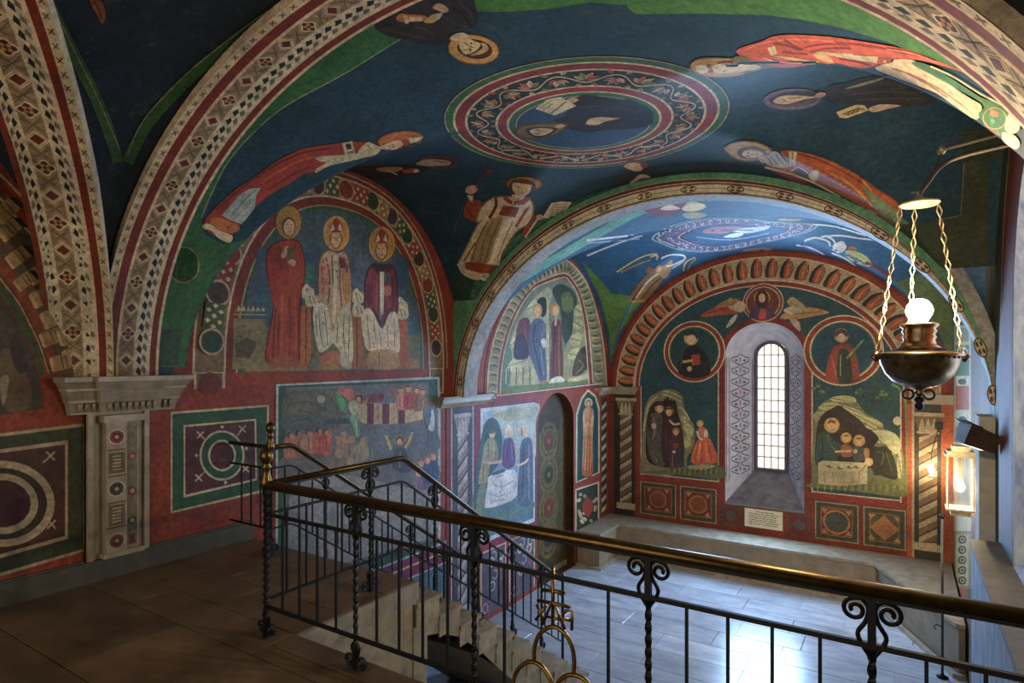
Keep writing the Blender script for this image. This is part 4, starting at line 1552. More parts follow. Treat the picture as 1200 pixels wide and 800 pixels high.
def rocks(A, pts, c1=(150, 142, 110), c2=(96, 96, 76), n=14, seed=1, size=8):
    """craggy hill painted in light and dark facets"""
    A.poly(blob(pts, 3), c2)
    r = random.Random(seed)
    xs = [p[0] for p in pts]; ys = [p[1] for p in pts]
    k = 0
    while k < n:
        x, y = r.uniform(min(xs), max(xs)), r.uniform(min(ys), max(ys))
        if not inside([tuple(p) for p in pts], x, y):
            k += .2; continue
        s = r.uniform(.5, 1.1) * size
        A.poly([(x - s, y + s * .3), (x - s * .3, y - s * .7), (x + s * .5, y - s * .5), (x + s * .9, y + s * .2), (x, y + s * .6)], tuple(c * r.uniform(.8, 1.15) for c in c1))
        A.line([(x - s * .3, y - s * .6), (x, y + s * .5)], .9, c2)
        k += 1

# ---- lunette of three saints
A = Art(LW, 'uv')
pts = [sup(1.2, pi * i / 24) for i in range(25)]
A.poly([(LY0 - 1.22, 1.49)] + pts[::-1] + [(LY0 + 1.22, 1.49)], (78, 92, 96))
A.poly([(LY0 - 1.16, 1.5), (LY0 + 1.16, 1.5), (LY0 + 1.18, 1.95), (LY0 - 1.18, 1.95)], (112, 112, 70))
A.poly([(LY0 - 1.17, 1.9), (LY0 + 1.18, 1.9), (LY0 + 1.13, 2.35), (LY0 - 1.12, 2.35)], (72, 90, 108))
A.poly([(LY0 - 1.16, 1.5), (LY0 + 1.16, 1.5), (LY0 + 1.16, 1.62), (LY0 - 1.16, 1.62)], (150, 116, 66))
A.done('painted_lunette', wall_left, 'lunette fresco of three haloed saints against a blue-grey ground')
q = Q(300, 235, 3.9)
A = Art(LW)
A.poly(q((-110, 770), (-105, 540), (45, 540), (45, 770)), (130, 116, 82)); A.line(q((-105, 520), (45, 522)), 1.6, (140, 150, 116)); A.line(q((-105, 505), (45, 508)), 1.0, (90, 104, 84)); A.poly(q((-100, 655), (-40, 625), (5, 650), (-30, 720), (-90, 715)), (96, 80, 62)); A.line(q((-90, 600), (20, 590)), 1.0, (100, 92, 66))
for k in range(6): A.poly(q((-90 + 22 * k, 505), (-80 + 22 * k, 478), (-70 + 22 * k, 505)), (172, 164, 130))
for (x, y, rx, ry, c) in ((28, 280, 8, 18, (66, 88, 110)), (260, 260, 10, 18, (54, 80, 104)), (480, 330, 10, 24, (84, 96, 104)), (665, 330, 8, 22, (58, 82, 116)), (240, 330, 6, 12, (60, 104, 84)), (24, 430, 9, 16, (66, 90, 112))): A.poly(blob([(q((x, y))[0][0] + rx * a, q((x, y))[0][1] + ry * b) for a, b in ((-1, -.3), (-.2, -1), (.9, -.5), (1, .5), (.1, 1), (-.8, .7))]), c)
A.done('painted_town', wall_left)
A = Art(LW)
A.ell(*q((148, 100))[0], 15.6, 20.5, (104, 76, 34)); A.ell(*q((148, 100))[0], 14.6, 19.3, (182, 138, 66)); A.ell(*q((148, 100))[0], 12.6, 17, (168, 124, 56))
A.poly(blob(q((50, 740), (52, 620), (75, 480), (45, 320), (48, 230), (80, 195), (125, 178), (180, 178), (205, 200), (222, 260), (225, 340), (208, 430), (210, 560), (208, 740)), 4), (96, 30, 18))
A.poly(blob(q((55, 735), (58, 620), (80, 480), (52, 320), (55, 236), (84, 202), (128, 184), (178, 184), (200, 206), (216, 262), (218, 340), (202, 430), (204, 560), (202, 735)), 4), (160, 58, 26))
A.poly(blob(q((55, 320), (58, 240), (95, 205), (130, 260), (150, 330), (120, 420), (80, 470), (62, 400))), (142, 44, 26)); A.poly(blob(q((170, 200), (200, 215), (214, 300), (205, 400), (175, 430), (160, 330))), (148, 50, 26))
for a, c in ((((90, 480), (80, 600), (76, 730)), (112, 36, 18)), (((120, 440), (118, 590), (112, 730)), (190, 84, 42)), (((150, 440), (156, 590), (150, 730)), (118, 38, 20)), (((178, 440), (182, 590), (178, 730)), (186, 80, 40)), (((105, 520), (100, 640), (96, 730)), (124, 40, 20)), (((200, 440), (194, 590), (196, 730)), (114, 36, 20))): A.line(q(*a), 1.8, c, 3)
A.line(q((100, 210), (140, 240), (185, 205)), 1.3, (100, 32, 20), 3)
A.poly(blob(q((112, 250), (130, 215), (145, 210), (140, 245), (122, 265))), SKIN); A.poly(blob(q((145, 280), (165, 265), (182, 285), (165, 300))), SKIN); A.poly(q((140, 215), (168, 212), (172, 268), (144, 272)), (92, 84, 44))
A.ell(*q((148, 118))[0], 8.2, 11, (90, 62, 36)); A.ell(*q((150, 122))[0], 6.4, 9.4, (206, 166, 122)); A.line(q((135, 110), (144, 109)), 1.0, INK); A.line(q((155, 109), (166, 110)), 1.0, INK); A.line(q((150, 112), (149, 130)), .9, (150, 104, 70)); A.line(q((143, 142), (158, 142)), 1.0, (140, 70, 52)); A.poly(blob(q((126, 140), (148, 170), (172, 140), (165, 165), (148, 178), (134, 165))), (150, 120, 90))
A.poly(blob(q((60, 735), (110, 700), (200, 735), (200, 760), (60, 760))), (150, 84, 44))
A.done('painted_saint', wall_left, 'saint in an orange-red robe holding a book')
A = Art(LW)
A.poly(q((205, 480), (250, 480), (250, 760), (200, 765)), (176, 104, 46)); A.poly(q((432, 500), (488, 510), (488, 765), (430, 765)), (166, 100, 48)); A.poly(q((652, 545), (690, 545), (700, 765), (650, 765)), (172, 92, 44)); A.line(q((228, 490), (226, 760)), 1.6, (120, 60, 26)); A.line(q((460, 520), (460, 760)), 1.6, (112, 58, 28))
for (x, y) in ((238, 420), (252, 452), (465, 440), (468, 500), (664, 480), (668, 512)):
    A.poly(blob(q((x - 26, y + 24), (x - 28, y - 14), (x - 8, y - 40), (x + 10, y - 24), (x + 26, y - 12), (x + 26, y + 22), (x, y + 32))), (200, 184, 150)); A.line(q((x - 14, y - 16), (x, y + 20)), .9, (120, 96, 70)); A.line(q((x + 6, y - 14), (x + 14, y + 16)), .9, (120, 96, 70)); A.disc(*q((x - 6, y - 14))[0], .9, INK)
A.done('painted_throne', wall_left)
A = Art(LW)
def haloed(cx, cy, mit):
    A.ell(*q((cx, cy))[0], 15.8, 21, (150, 110, 50)); A.ell(*q((cx, cy))[0], 14.9, 20, (204, 184, 140)); A.ell(*q((cx, cy))[0], 14.2, 19.2, (190, 136, 56))
    A.ell(*q((cx - 2, cy + 26))[0], 7.4, 10.6, (112, 64, 36)); A.ell(*q((cx - 2, cy + 30))[0], 6, 9, (208, 170, 126)); A.line(q((cx - 16, cy + 20), (cx - 8, cy + 19)), 1.0, INK); A.line(q((cx + 4, cy + 19), (cx + 13, cy + 20)), 1.0, INK); A.line(q((cx - 2, cy + 20), (cx - 3, cy + 38)), .9, (150, 100, 66)); A.line(q((cx - 9, cy + 48), (cx + 5, cy + 48)), 1.0, (150, 66, 50)); A.poly(blob(q((cx - 22, cy + 44), (cx - 2, cy + 72), (cx + 18, cy + 44), (cx + 10, cy + 66), (cx - 2, cy + 76), (cx - 14, cy + 66))), (140, 84, 46))
    A.poly(q((cx - 34, cy + 2), (cx - 26, cy - 44), (cx, cy - 74), (cx + 26, cy - 44), (cx + 32, cy + 2)), (150, 58, 36)); A.poly(q((cx - 30, cy - 6), (cx - 18, cy - 48), (cx - 8, cy - 20)), (206, 192, 160)); A.poly(q((cx + 28, cy - 6), (cx + 16, cy - 48), (cx + 6, cy - 20)), (206, 192, 160)); A.line(q((cx - 33, cy), (cx + 31, cy)), 2.0, (196, 150, 80))
A.poly(blob(q((282, 440), (282, 300), (296, 250), (330, 225), (370, 235), (405, 232), (428, 280), (440, 420), (430, 540), (400, 620), (330, 620), (296, 560)), 4), (120, 80, 60)); A.poly(blob(q((288, 440), (288, 302), (300, 256), (332, 231), (370, 241), (402, 238), (422, 284), (433, 420), (424, 540), (398, 615), (334, 615), (302, 556)), 4), (186, 160, 126))
A.poly(blob(q((290, 430), (290, 300), (306, 260), (330, 300), (325, 400), (305, 450))), (196, 128, 100)); A.poly(blob(q((395, 260), (420, 290), (430, 420), (410, 470), (392, 380))), (172, 120, 76))
haloed(366, 150, 1)
A.line(q((362, 250), (360, 400), (352, 560)), 4.2, (206, 192, 158), 3)
for a, c in ((((318, 260), (335, 350), (330, 470)), (120, 70, 50)), (((345, 250), (350, 380)), (110, 76, 54)), (((385, 250), (382, 380), (390, 480)), (120, 78, 50)), (((412, 300), (415, 430)), (104, 62, 44)), (((300, 300), (305, 420)), (140, 70, 56))): A.line(q(*a), 1.5, c, 3)
r_ = random.Random(4)
for k in range(34): A.disc(*q((r_.uniform(296, 424), r_.uniform(262, 470)))[0], .9, (120, 66, 50) if k % 2 else (214, 200, 170))
A.poly(blob(q((376, 262), (392, 262), (408, 280), (404, 305), (382, 305))), (128, 40, 34)); A.poly(blob(q((398, 350), (418, 340), (420, 440), (400, 450))), (186, 130, 60)); A.poly(blob(q((280, 430), (300, 425), (304, 452), (284, 460))), SKIN)
A.poly(blob(q((258, 510), (275, 470), (320, 480), (338, 560), (350, 640), (320, 680), (285, 690), (264, 600)), 4), (212, 200, 172)); A.poly(blob(q((346, 640), (360, 560), (395, 490), (430, 500), (440, 620), (438, 735), (395, 745), (375, 680)), 4), (208, 194, 164))
for a in (((285, 500), (290, 590), (305, 670)), ((310, 500), (320, 580), (325, 660)), ((372, 560), (366, 650)), ((400, 520), (398, 620), (410, 730)), ((425, 520), (420, 720)), ((270, 520), (276, 620))): A.line(q(*a), 1.0, (128, 100, 76), 3)
for k in range(22): A.disc(*q((r_.uniform(268, 430), r_.uniform(500, 680)))[0], .8, (140, 96, 66))
A.poly(blob(q((285, 740), (300, 700), (350, 685), (380, 690), (385, 745))), (176, 104, 66)); A.poly(blob(q((235, 760), (260, 700), (285, 700), (280, 765))), (120, 116, 92)); A.poly(blob(q((385, 750), (390, 690), (430, 735), (430, 770))), (190, 180, 150))
A.done('painted_saint', wall_left, 'enthroned mitred saint in ivory vestments between beast armrests')
A = Art(LW)
A.poly(blob(q((496, 520), (492, 400), (505, 320), (540, 285), (575, 300), (612, 288), (640, 330), (648, 420), (645, 520), (610, 500), (575, 570), (530, 505)), 4), (66, 24, 26)); A.poly(blob(q((502, 510), (499, 400), (512, 326), (543, 293), (575, 308), (608, 296), (633, 334), (641, 420), (638, 512), (610, 490), (575, 560), (535, 495)), 4), (126, 50, 46))
haloed(574, 200, 1)
A.poly(blob(q((530, 300), (575, 290), (620, 298), (605, 325), (575, 335), (545, 325))), (70, 44, 40)); A.poly(q((563, 325), (584, 325), (580, 545), (566, 545)), (208, 196, 168)); A.poly(q((585, 330), (610, 330), (612, 370), (588, 372)), (84, 92, 110)); A.poly(blob(q((584, 395), (612, 390), (615, 430), (586, 432))), (176, 104, 84)); A.poly(blob(q((500, 440), (510, 380), (530, 420), (515, 480))), (100, 36, 36))
for a, c in ((((530, 340), (525, 480)), (88, 30, 32)), (((550, 340), (548, 500)), (156, 78, 66)), (((622, 350), (625, 490)), (88, 30, 32)), (((600, 440), (605, 490)), (156, 78, 66))): A.line(q(*a), 1.5, c)
A.poly(blob(q((478, 540), (500, 492), (530, 505), (560, 570), (580, 580), (605, 520), (635, 510), (650, 560), (652, 690), (580, 680), (510, 685), (488, 620)), 4), (212, 196, 166)); A.line(q((575, 520), (572, 575)), 3.2, (100, 84, 92))
for a in (((505, 520), (512, 600), (520, 675)), ((535, 540), (545, 640)), ((600, 570), (600, 670)), ((630, 540), (632, 670)), ((560, 590), (570, 670))): A.line(q(*a), 1.0, (140, 112, 84), 3)
for k in range(14): A.disc(*q((r_.uniform(500, 645), r_.uniform(540, 670)))[0], .8, (150, 100, 72))
A.poly(blob(q((515, 765), (508, 700), (560, 680), (640, 690), (645, 765))), (184, 142, 100)); A.line(q((560, 690), (560, 760)), 1.0, (130, 90, 60))
A.done('painted_saint', wall_left, 'enthroned mitred saint in a dark red mantle')

# ---- large panel beside the stairs
q = Q(300, 400)
A = Art(LW)
A.poly(q((92, 200), (860, 165), (862, 258)) + [(516, 470), (516, 642), (400, 690), (322, 705)], (176, 186, 190))
A.poly(q((104, 208), (850, 176)) + [(513, 640), (400, 686), (325, 702)], (46, 92, 66))
A.poly(q((140, 216), (806, 192), (812, 262), (850, 262)) + [(512.5, 630), (400, 668), (333, 690)], (112, 112, 112))
A.done('fresco_panel', wall_left, 'faded grey fresco panel in a green frame above the stairs')
q = Q(325, 445, 5.16)
A = Art(LW)
for p, c in ((((40, 90), (200, 60), (400, 60), (420, 200), (330, 290), (60, 290)), (96, 96, 84)), (((60, 120), (160, 90), (240, 170), (120, 240)), (112, 102, 88)), (((30, 230), (200, 210), (330, 250), (200, 300), (40, 300)), (88, 98, 98)), (((300, 240), (430, 230), (440, 262), (310, 265)), (70, 80, 84)), (((540, 320), (900, 270), (960, 300), (950, 440), (560, 470)), (110, 114, 118)), (((30, 470), (320, 460), (640, 500), (640, 620), (300, 640), (30, 640)), (122, 116, 108)), (((650, 470), (950, 480), (955, 680), (700, 660)), (112, 114, 120))): A.poly(blob(q(*p)), c)
for a in (((60, 150), (180, 130), (300, 190)), ((80, 250), (200, 230)), ((250, 80), (330, 120), (380, 220)), ((120, 180), (220, 210))): A.line(q(*a), 1.2, (74, 74, 66), 3)
A.disc(*q((262, 115))[0], 4.8, (150, 146, 130))
A.done('painted_landscape', wall_left)
A = Art(LW)
A.poly(q((485, 170), (560, 140), (780, 140), (880, 150), (880, 235), (760, 265), (545, 268), (490, 250)), (186, 164, 130))
for x0, x1 in ((540, 582), (632, 676), (728, 770)): A.poly(q((x0, 142), (x1, 142), (x1 - 2, 266), (x0, 266)), (118, 40, 56)); A.line(q((x0 + 14, 150), (x0 + 14, 262)), .9, (84, 26, 40))
for x0, x1 in ((586, 628), (680, 724)): A.line(q(((x0 + x1) / 2, 150), ((x0 + x1) / 2, 262)), .9, (140, 116, 84))
A.done('painted_altar', wall_left, 'altar hung with crimson and cream stripes')
A = Art(LW)
A.poly(blob(q((348, 70), (370, 80), (400, 120), (425, 180), (400, 195), (365, 140))), (84, 146, 104)); A.poly(blob(q((430, 225), (480, 210), (495, 280), (495, 345), (470, 345), (455, 280))), (110, 156, 118)); A.poly(blob(q((425, 160), (440, 130), (480, 130), (490, 180), (470, 210), (440, 200))), (172, 170, 146)); A.line(q((490, 150), (520, 150), (550, 110)), 2.6, (196, 160, 124), 3); A.disc(*q((492, 112))[0], 4.6, (60, 40, 30)); A.ell(*q((490, 118))[0], 2.8, 3.6, SKIN); A.ring(*q((492, 112))[0], 4.8, 5.8, (180, 130, 60), n=16); A.line(q((470, 240), (480, 340)), 1.1, (206, 214, 176))
A.poly(blob(q((355, 70), (400, 48), (455, 60), (465, 100), (430, 120), (390, 90))), (182, 104, 88)); A.poly(blob(q((540, 130), (570, 85), (620, 90), (640, 120), (590, 135))), (140, 62, 52)); A.poly(blob(q((610, 90), (640, 85), (640, 110), (615, 112))), (128, 48, 44))
A.done('painted_angel', wall_left, 'green winged angel flying to the striped altar')
A = Art(LW)
A.line(q((680, 40), (700, 70), (730, 100)), 3.0, (176, 96, 80), 3)
for x, y, c, h in ((745, 110, (196, 130, 104), 80), (790, 100, (178, 66, 58), 90), (845, 110, (164, 88, 48), 90), (872, 120, (146, 110, 84), 70)):
    A.poly(blob(q((x - 26, y + h * .8), (x - 28, y - 10), (x, y - 32), (x + 28, y - 8), (x + 26, y + h * .8))), c); A.line(q((x - 6, y), (x - 8, y + h * .6)), 1.0, tuple(v * .6 for v in c)); A.line(q((x + 10, y - 4), (x + 8, y + h * .6)), 1.0, tuple(min(255, v * 1.3) for v in c)); A.disc(*q((x, y - 50))[0], 4.6, (176, 126, 70)); A.ell(*q((x, y - 46))[0], 2.8, 3.6, SKIN); A.line(q((x - 16, y - 62), (x + 14, y - 62)), 1.4, (64, 44, 34))
A.poly(blob(q((880, 190), (930, 165), (960, 175), (945, 290), (910, 300))), (96, 116, 142)); A.poly(blob(q((905, 270), (930, 180), (945, 200), (945, 300), (915, 305))), (200, 206, 212)); A.line(q((925, 200), (905, 290)), 1.3, (56, 60, 78))
A.done('painted_figures', wall_left, 'red and orange robed figures behind the striped altar')
A = Art(LW)
for x, y, c in ((75, 400, (192, 116, 80)), (125, 390, (170, 110, 92)), (185, 385, (184, 132, 104)), (250, 375, (196, 102, 72)), (290, 380, (184, 92, 64))):
    A.poly(blob(q((x - 36, y + 65), (x - 34, y - 40), (x - 10, y - 68), (x + 26, y - 62), (x + 34, y - 10), (x + 30, y + 65))), c); A.line(q((x, y - 30), (x + 2, y + 50)), 1.0, tuple(v * .62 for v in c)); A.line(q((x + 16, y - 30), (x + 16, y + 40)), 1.0, tuple(min(255, v * 1.2) for v in c))
    A.disc(*q((x - 4, y - 68))[0], 3.6, (84, 66, 54)); A.ell(*q((x + 4, y - 62))[0], 2.2, 3, (186, 134, 104))
for x, y, c in ((390, 390, (162, 132, 104)), (440, 410, (150, 132, 110)), (510, 420, (168, 150, 128)), (470, 470, (150, 136, 118)), (360, 500, (132, 118, 100)), (430, 540, (128, 118, 106))):
    A.poly(blob(q((x - 36, y + 60), (x - 30, y - 30), (x, y - 50), (x + 34, y - 20), (x + 36, y + 60))), c); A.line(q((x - 6, y - 20), (x - 10, y + 50)), 1.0, tuple(v * .65 for v in c)); A.ring(*q((x + 8, y - 52))[0], 3.4, 4.4, (190, 164, 120), n=14); A.ell(*q((x + 8, y - 52))[0], 2.6, 3.4, (176, 140, 110))
A.line(q((345, 345), (400, 360), (440, 380)), 3.0, (190, 130, 100), 3)
A.line(q((685, 420), (670, 380), (655, 335)), 3.0, (200, 170, 90), 3); A.line(q((770, 410), (795, 370), (815, 315)), 3.0, (200, 170, 90), 3); A.poly(blob(q((690, 520), (705, 430), (740, 405), (775, 430), (810, 540), (750, 560))), (74, 76, 92)); A.line(q((740, 430), (738, 530)), 1.2, (170, 150, 90)); A.ring(*q((737, 365))[0], 4.8, 6, (190, 130, 70), n=16); A.disc(*q((737, 365))[0], 4.6, (84, 54, 38)); A.ell(*q((737, 372))[0], 3.2, 4, (206, 160, 126))
for x, y, c in ((865, 560, (120, 100, 136)), (905, 540, (72, 92, 132)), (940, 520, (60, 84, 128)), (850, 620, (146, 110, 140))):
    A.poly(blob(q((x - 28, y + 80), (x - 26, y - 10), (x, y - 34), (x + 26, y - 10), (x + 26, y + 80))), c); A.line(q((x, y), (x - 2, y + 70)), 1.0, tuple(v * .65 for v in c)); A.ell(*q((x, y - 55))[0], 3.4, 4.4, (206, 150, 126)); A.line(q((x - 16, y - 72), (x + 14, y - 74)), 1.6, (170, 90, 70))
A.done('painted_crowd', wall_left, 'crowd of small painted figures raising their arms below the altar')
A = Art(LW)
for k in range(70):
    t = k / 69
    A.disc(326 + (505 - 326) * t, 451.4 + (441.8 - 451.4) * t, .7, (206, 206, 200), 6)
for k in range(60):
    t = k / 59
    A.disc(324.6, 453 + 150 * t, .7, (206, 206, 200), 6)
A.done('painted_pearls', wall_left)
A = Art(LW)
A.poly(blob([(338, 600), (344, 560), (400, 556), (470, 570), (508, 580), (508, 625), (440, 648), (360, 672), (338, 680)]), (150, 150, 148))
for (x, y, r_) in ((370, 590, 16), (410, 600, 20), (450, 596, 14), (486, 600, 12), (390, 640, 18), (350, 640, 10)): A.poly(blob([(x - r_, y + r_ * .5), (x - r_ * .4, y - r_ * .8), (x + r_ * .7, y - r_ * .4), (x + r_, y + r_ * .6)]), (164, 160, 160))
A.done('painted_bare_plaster', wall_left)
# bands below, going down with the stairs (wall units)
A = Art(LW, 'uv')
A.rect(3.36, -.98, 6.2, -.72, (128, 44, 86)); A.rect(3.36, -.86, 6.2, -.835, IV)
A.rect(3.36, -.74, 6.2, -.715, (170, 190, 200)); A.rect(3.36, -1.0, 6.2, -.98, (186, 190, 190))
A.rect(3.36, -1.5, 6.2, -1.0, (84, 118, 136)); A.rect(3.36, -2.0, 6.2, -1.5, (104, 128, 150))
A.done('painted_border', wall_left, 'double crimson band under the large panel')
A = Art(LW, 'uv')
A.rect(6.14, -2.0, 6.24, 1.0, (128, 44, 62)); A.rect(6.24, -2.0, 6.27, 1.0, IV)
A.rect(6.74, -2.0, 6.84, 1.0, (128, 44, 72)); A.rect(6.27, -2.0, 6.72, .98, (74, 76, 100)); A.rect(6.71, -2.0, 6.74, 1.0, (176, 176, 190))
A.done('painted_field', wall_left)
def twisted(A, y0, y1, z0, z1, c1, c2, pitch=.22, cap=True):
    ym = (y0 + y1) / 2
    A.rect(y0, z0, y1, z1, c1)
    z = z0 - (y1 - y0)
    while z < z1:
        s = [(y0, z), (y1, z + pitch * .75), (y1, z + pitch * 1.15), (y0, z + pitch * .4)]
        s = [(a, min(max(b, z0), z1)) for a, b in s]
        A.poly(s, c2)
        s = [(y0, z + pitch * .4), (y1, z + pitch * 1.15), (y1, z + pitch * 1.3), (y0, z + pitch * .55)]
        A.poly([(a, min(max(b, z0), z1)) for a, b in s], (90, 56, 50))
        z += pitch
    d = (y1 - y0)
    if cap:
        A.poly([(y0 - d * .35, z1 + d * 1.1), (y1 + d * .35, z1 + d * 1.1), (y1, z1), (y0, z1)], c1)
        for k in range(3):
            yy = y0 + d * (k + .5) / 3
            A.poly(blob([(yy - d * .16, z1 + d * .1), (yy, z1 + d * .95), (yy + d * .16, z1 + d * .1)]), c2)
        A.rect(y0 - d * .12, z1 - d * .1, y1 + d * .12, z1 + d * .06, c2); A.rect(y0 - d * .4, z1 + d * 1.05, y1 + d * .4, z1 + d * 1.3, c2)
        A.rect(y0 - d * .3, z0 - d * .5, y1 + d * .3, z0, c2)
A = Art(LW, 'uv')
twisted(A, 6.39, 6.6, -1.7, .62, (150, 140, 146), (186, 180, 184))
A.done('painted_twisted_column', wall_left, 'pale twisted column painted under the arch')

# ---- pale blue panel and ornament next to the door
A = Art(LW, 'uv')
A.rect(6.84, -1.0, 8.46, 1.0, (126, 44, 70))
A.rect(6.9, -.96, 8.38, .93, (190, 204, 214)); A.rect(6.95, -.9, 8.34, .88, (120, 152, 178))
A.rect(6.95, -.9, 8.34, -.45, (92, 126, 138)); A.rect(6.95, .5, 8.34, .88, (156, 180, 200))
A.done('fresco_panel', wall_left, 'pale blue fresco panel of a bedside scene left of the door')
q = Q(550, 465, 5.333)
A = Art(LW)
A.poly(blob(q((150, 100), (230, 75), (430, 40), (415, 160), (405, 400), (290, 430), (215, 240))), (172, 180, 178)); A.poly(blob(q((150, 110), (260, 80), (420, 60), (400, 120), (250, 150))), (160, 164, 150)); A.poly(blob(q((20, 760), (24, 600), (50, 500), (60, 700), (140, 740), (380, 660), (400, 690), (150, 790))), (92, 126, 130))
A.poly(blob(q((30, 640), (35, 480), (60, 330), (90, 180), (125, 135), (165, 140), (195, 200), (205, 300), (190, 400), (130, 500), (90, 700), (40, 740))), (62, 92, 106)); A.line(q((60, 600), (80, 400), (110, 220)), 1.6, (40, 66, 82), 3)
A.poly(blob(q((55, 530), (75, 400), (95, 290), (130, 255), (170, 290), (178, 390), (130, 420), (110, 530), (75, 545))), (146, 146, 120)); A.poly(q((88, 400), (140, 405), (215, 390), (210, 410), (140, 420), (90, 416)), (206, 176, 160)); A.ell(*q((142, 230))[0], 3.4, 5.4, (196, 176, 150)); A.poly(blob(q((120, 225), (135, 200), (155, 205), (150, 225))), (90, 96, 90)); A.line(q((120, 290), (115, 380)), 1.1, (100, 100, 80)); A.line(q((150, 300), (150, 380)), 1.1, (176, 176, 150)); A.line(q((90, 430), (80, 530)), 1.1, (104, 106, 86)); A.poly(blob(q((40, 760), (45, 620), (70, 545), (100, 545), (95, 700), (70, 765))), (110, 128, 118))
A.poly(blob(q((205, 390), (212, 290), (235, 255), (265, 260), (278, 300), (285, 410), (245, 450), (210, 430))), (96, 66, 116)); A.ell(*q((246, 215))[0], 4.4, 7, (206, 196, 184)); A.ell(*q((246, 225))[0], 3, 4.6, (206, 176, 150)); A.line(q((240, 280), (238, 400)), 1.2, (66, 42, 84)); A.line(q((262, 290), (266, 400)), 1.2, (136, 106, 156))
A.poly(blob(q((300, 640), (310, 450), (320, 300), (345, 255), (380, 260), (395, 330), (395, 600), (370, 680), (320, 680))), (84, 98, 124)); A.line(q((340, 300), (330, 620)), 1.4, (54, 66, 92)); A.line(q((370, 300), (372, 640)), 1.4, (118, 132, 156)); A.ell(*q((340, 215))[0], 4.6, 8, (196, 180, 160)); A.ell(*q((345, 225))[0], 3, 5, (206, 176, 150)); A.line(q((300, 430), (345, 410), (368, 385)), 2.4, (214, 190, 176), 3); A.line(q((325, 190), (328, 250)), 1.4, (150, 130, 110))
A.poly(blob(q((95, 680), (110, 560), (130, 490), (250, 455), (290, 470), (300, 560), (285, 630), (180, 680), (110, 692)), 4), (200, 204, 214)); A.poly(blob(q((135, 480), (210, 450), (220, 465), (150, 490))), (84, 100, 106))
for a in (((140, 540), (200, 560), (270, 520)), ((120, 600), (180, 620), (260, 590)), ((150, 500), (220, 490)), ((130, 650), (220, 640)), ((200, 520), (190, 600))): A.line(q(*a), 1.1, (150, 154, 172), 3)
A.done('painted_figures', wall_left, 'blue and violet robed figures round a white bed')
A = Art(LW, 'uv')
for a, b in ((6.9, 7.55), (7.63, 8.38)):
    A.rect(a, -1.98 if a < 7 else -2.0, b, -1.06, IV); A.rect(a + .03, -2.0, b - .03, -1.1, (88, 84, 100))
    r_ = random.Random(2)
    for k in range(10):
        y, z = r_.uniform(a + .1, b - .12), r_.uniform(-1.9, -1.2)
        A.ring(y, z, .05, .075, [(196, 190, 190), (160, 80, 90), (150, 160, 170)][k % 3], t0=r_.uniform(0, 6), t1=r_.uniform(8, 11), n=18)
A.rect(6.84, -1.08, 8.46, -.99, (136, 40, 66)); A.rect(7.55, -2.0, 7.63, -1.0, (136, 40, 66))
A.done('painted_ornament', wall_left, 'dark panels of curling scrolls below the bedside scene')

# ---- door
A = Art(DL, 'uv')
yc = (DOOR_Y0 + DOOR_Y1) / 2
A.rect(DOOR_Y0 + .06, ZLOW + .5, DOOR_Y1 - .06, .4, (76, 60, 28))
for z, c in ((.22, (104, 36, 26)), (-.35, (40, 46, 36)), (-.92, (104, 36, 26)), (-1.45, (40, 46, 36))):
    A.ring(yc, z, .27, .33, (100, 84, 40), n=24); A.ring(yc, z, .18, .22, (104, 86, 44), n=24); A.disc(yc, z, .14, c); A.disc(yc, z, .05, (120, 90, 50))
    for k in range(8):
        t = pi * k / 4
        A.disc(yc + .25 * math.cos(t), z + .25 * math.sin(t), .02, (116, 92, 46))
for s in (-1, 1):
    for k in range(9):
        A.ring(yc + s * .5, -1.55 + .25 * k, .06, .08, (92, 76, 38), n=14)
A.rect(DOOR_Y0 + .02, ZLOW + .44, DOOR_Y1 - .02, ZLOW + .5, (84, 70, 46)); A.rect(DOOR_Y0, ZLOW, DOOR_Y1, ZLOW + .1, (120, 112, 96))
A.done('door_ornament', DR, 'gilt rings and dark red roundels on the door')
# ---- saint in a pointed niche and tile panel right of the door
A = Art(LW)
A.poly([(672, 468), (702, 450), (717, 446), (717, 606), (672, 632)], (138, 58, 34))
A.poly([(674.5, 566), (675, 485), (681, 466), (689, 456), (698, 463), (702.5, 478), (702.5, 554)], IV)
A.poly([(676, 564), (676.5, 486), (682, 468), (689, 458.5), (697, 465), (701, 479), (701, 553)], (46, 84, 56)); A.poly([(677.5, 562), (678, 487), (683, 471), (689, 462), (696, 468), (699.5, 481), (699.5, 552)], (28, 62, 68))
A.done('painted_niche', wall_left)
A = Art(LW)
figure(A, (688, 556), (689.5, 472), 13, (168, 90, 40), (186, 130, 90), halo=(196, 170, 110), hr=3.6)
A.done('painted_saint', wall_left, 'slim saint in orange in a pointed niche by the door')
A = Art(LW)
A.poly([(674, 573), (702, 564), (702, 613), (674, 627)], IV); A.poly([(675.5, 574.5), (700.5, 566), (700.5, 611), (675.5, 623)], (50, 54, 42))
r_ = random.Random(8)
for k in range(26):
    x, y = r_.uniform(677, 699), r_.uniform(577, 612)
    A.ring(x, y, 1.0, 1.9, (196, 178, 140), n=10)
A.poly(blob([(682, 594), (688, 582), (695, 592), (689, 606)]), (150, 54, 34))
A.done('painted_ornament', wall_left, 'dark square of pale scrollwork under the pointed niche')
A = Art(LW)
A.rect(703, 446, 717, 606, (70, 60, 50)) if False else None
A.poly([(704, 466), (711, 464), (711, 600), (704, 605)], (60, 54, 46))
for k in range(11):
    y = 470 + 12 * k
    A.poly([(705, y + 6), (710.5, y), (710.5, y + 5), (705, y + 11)], (170, 156, 130))
A.poly([(712, 463), (717, 462), (717, 602), (712, 603)], (120, 48, 30))
A.done('painted_twisted_column', wall_left)

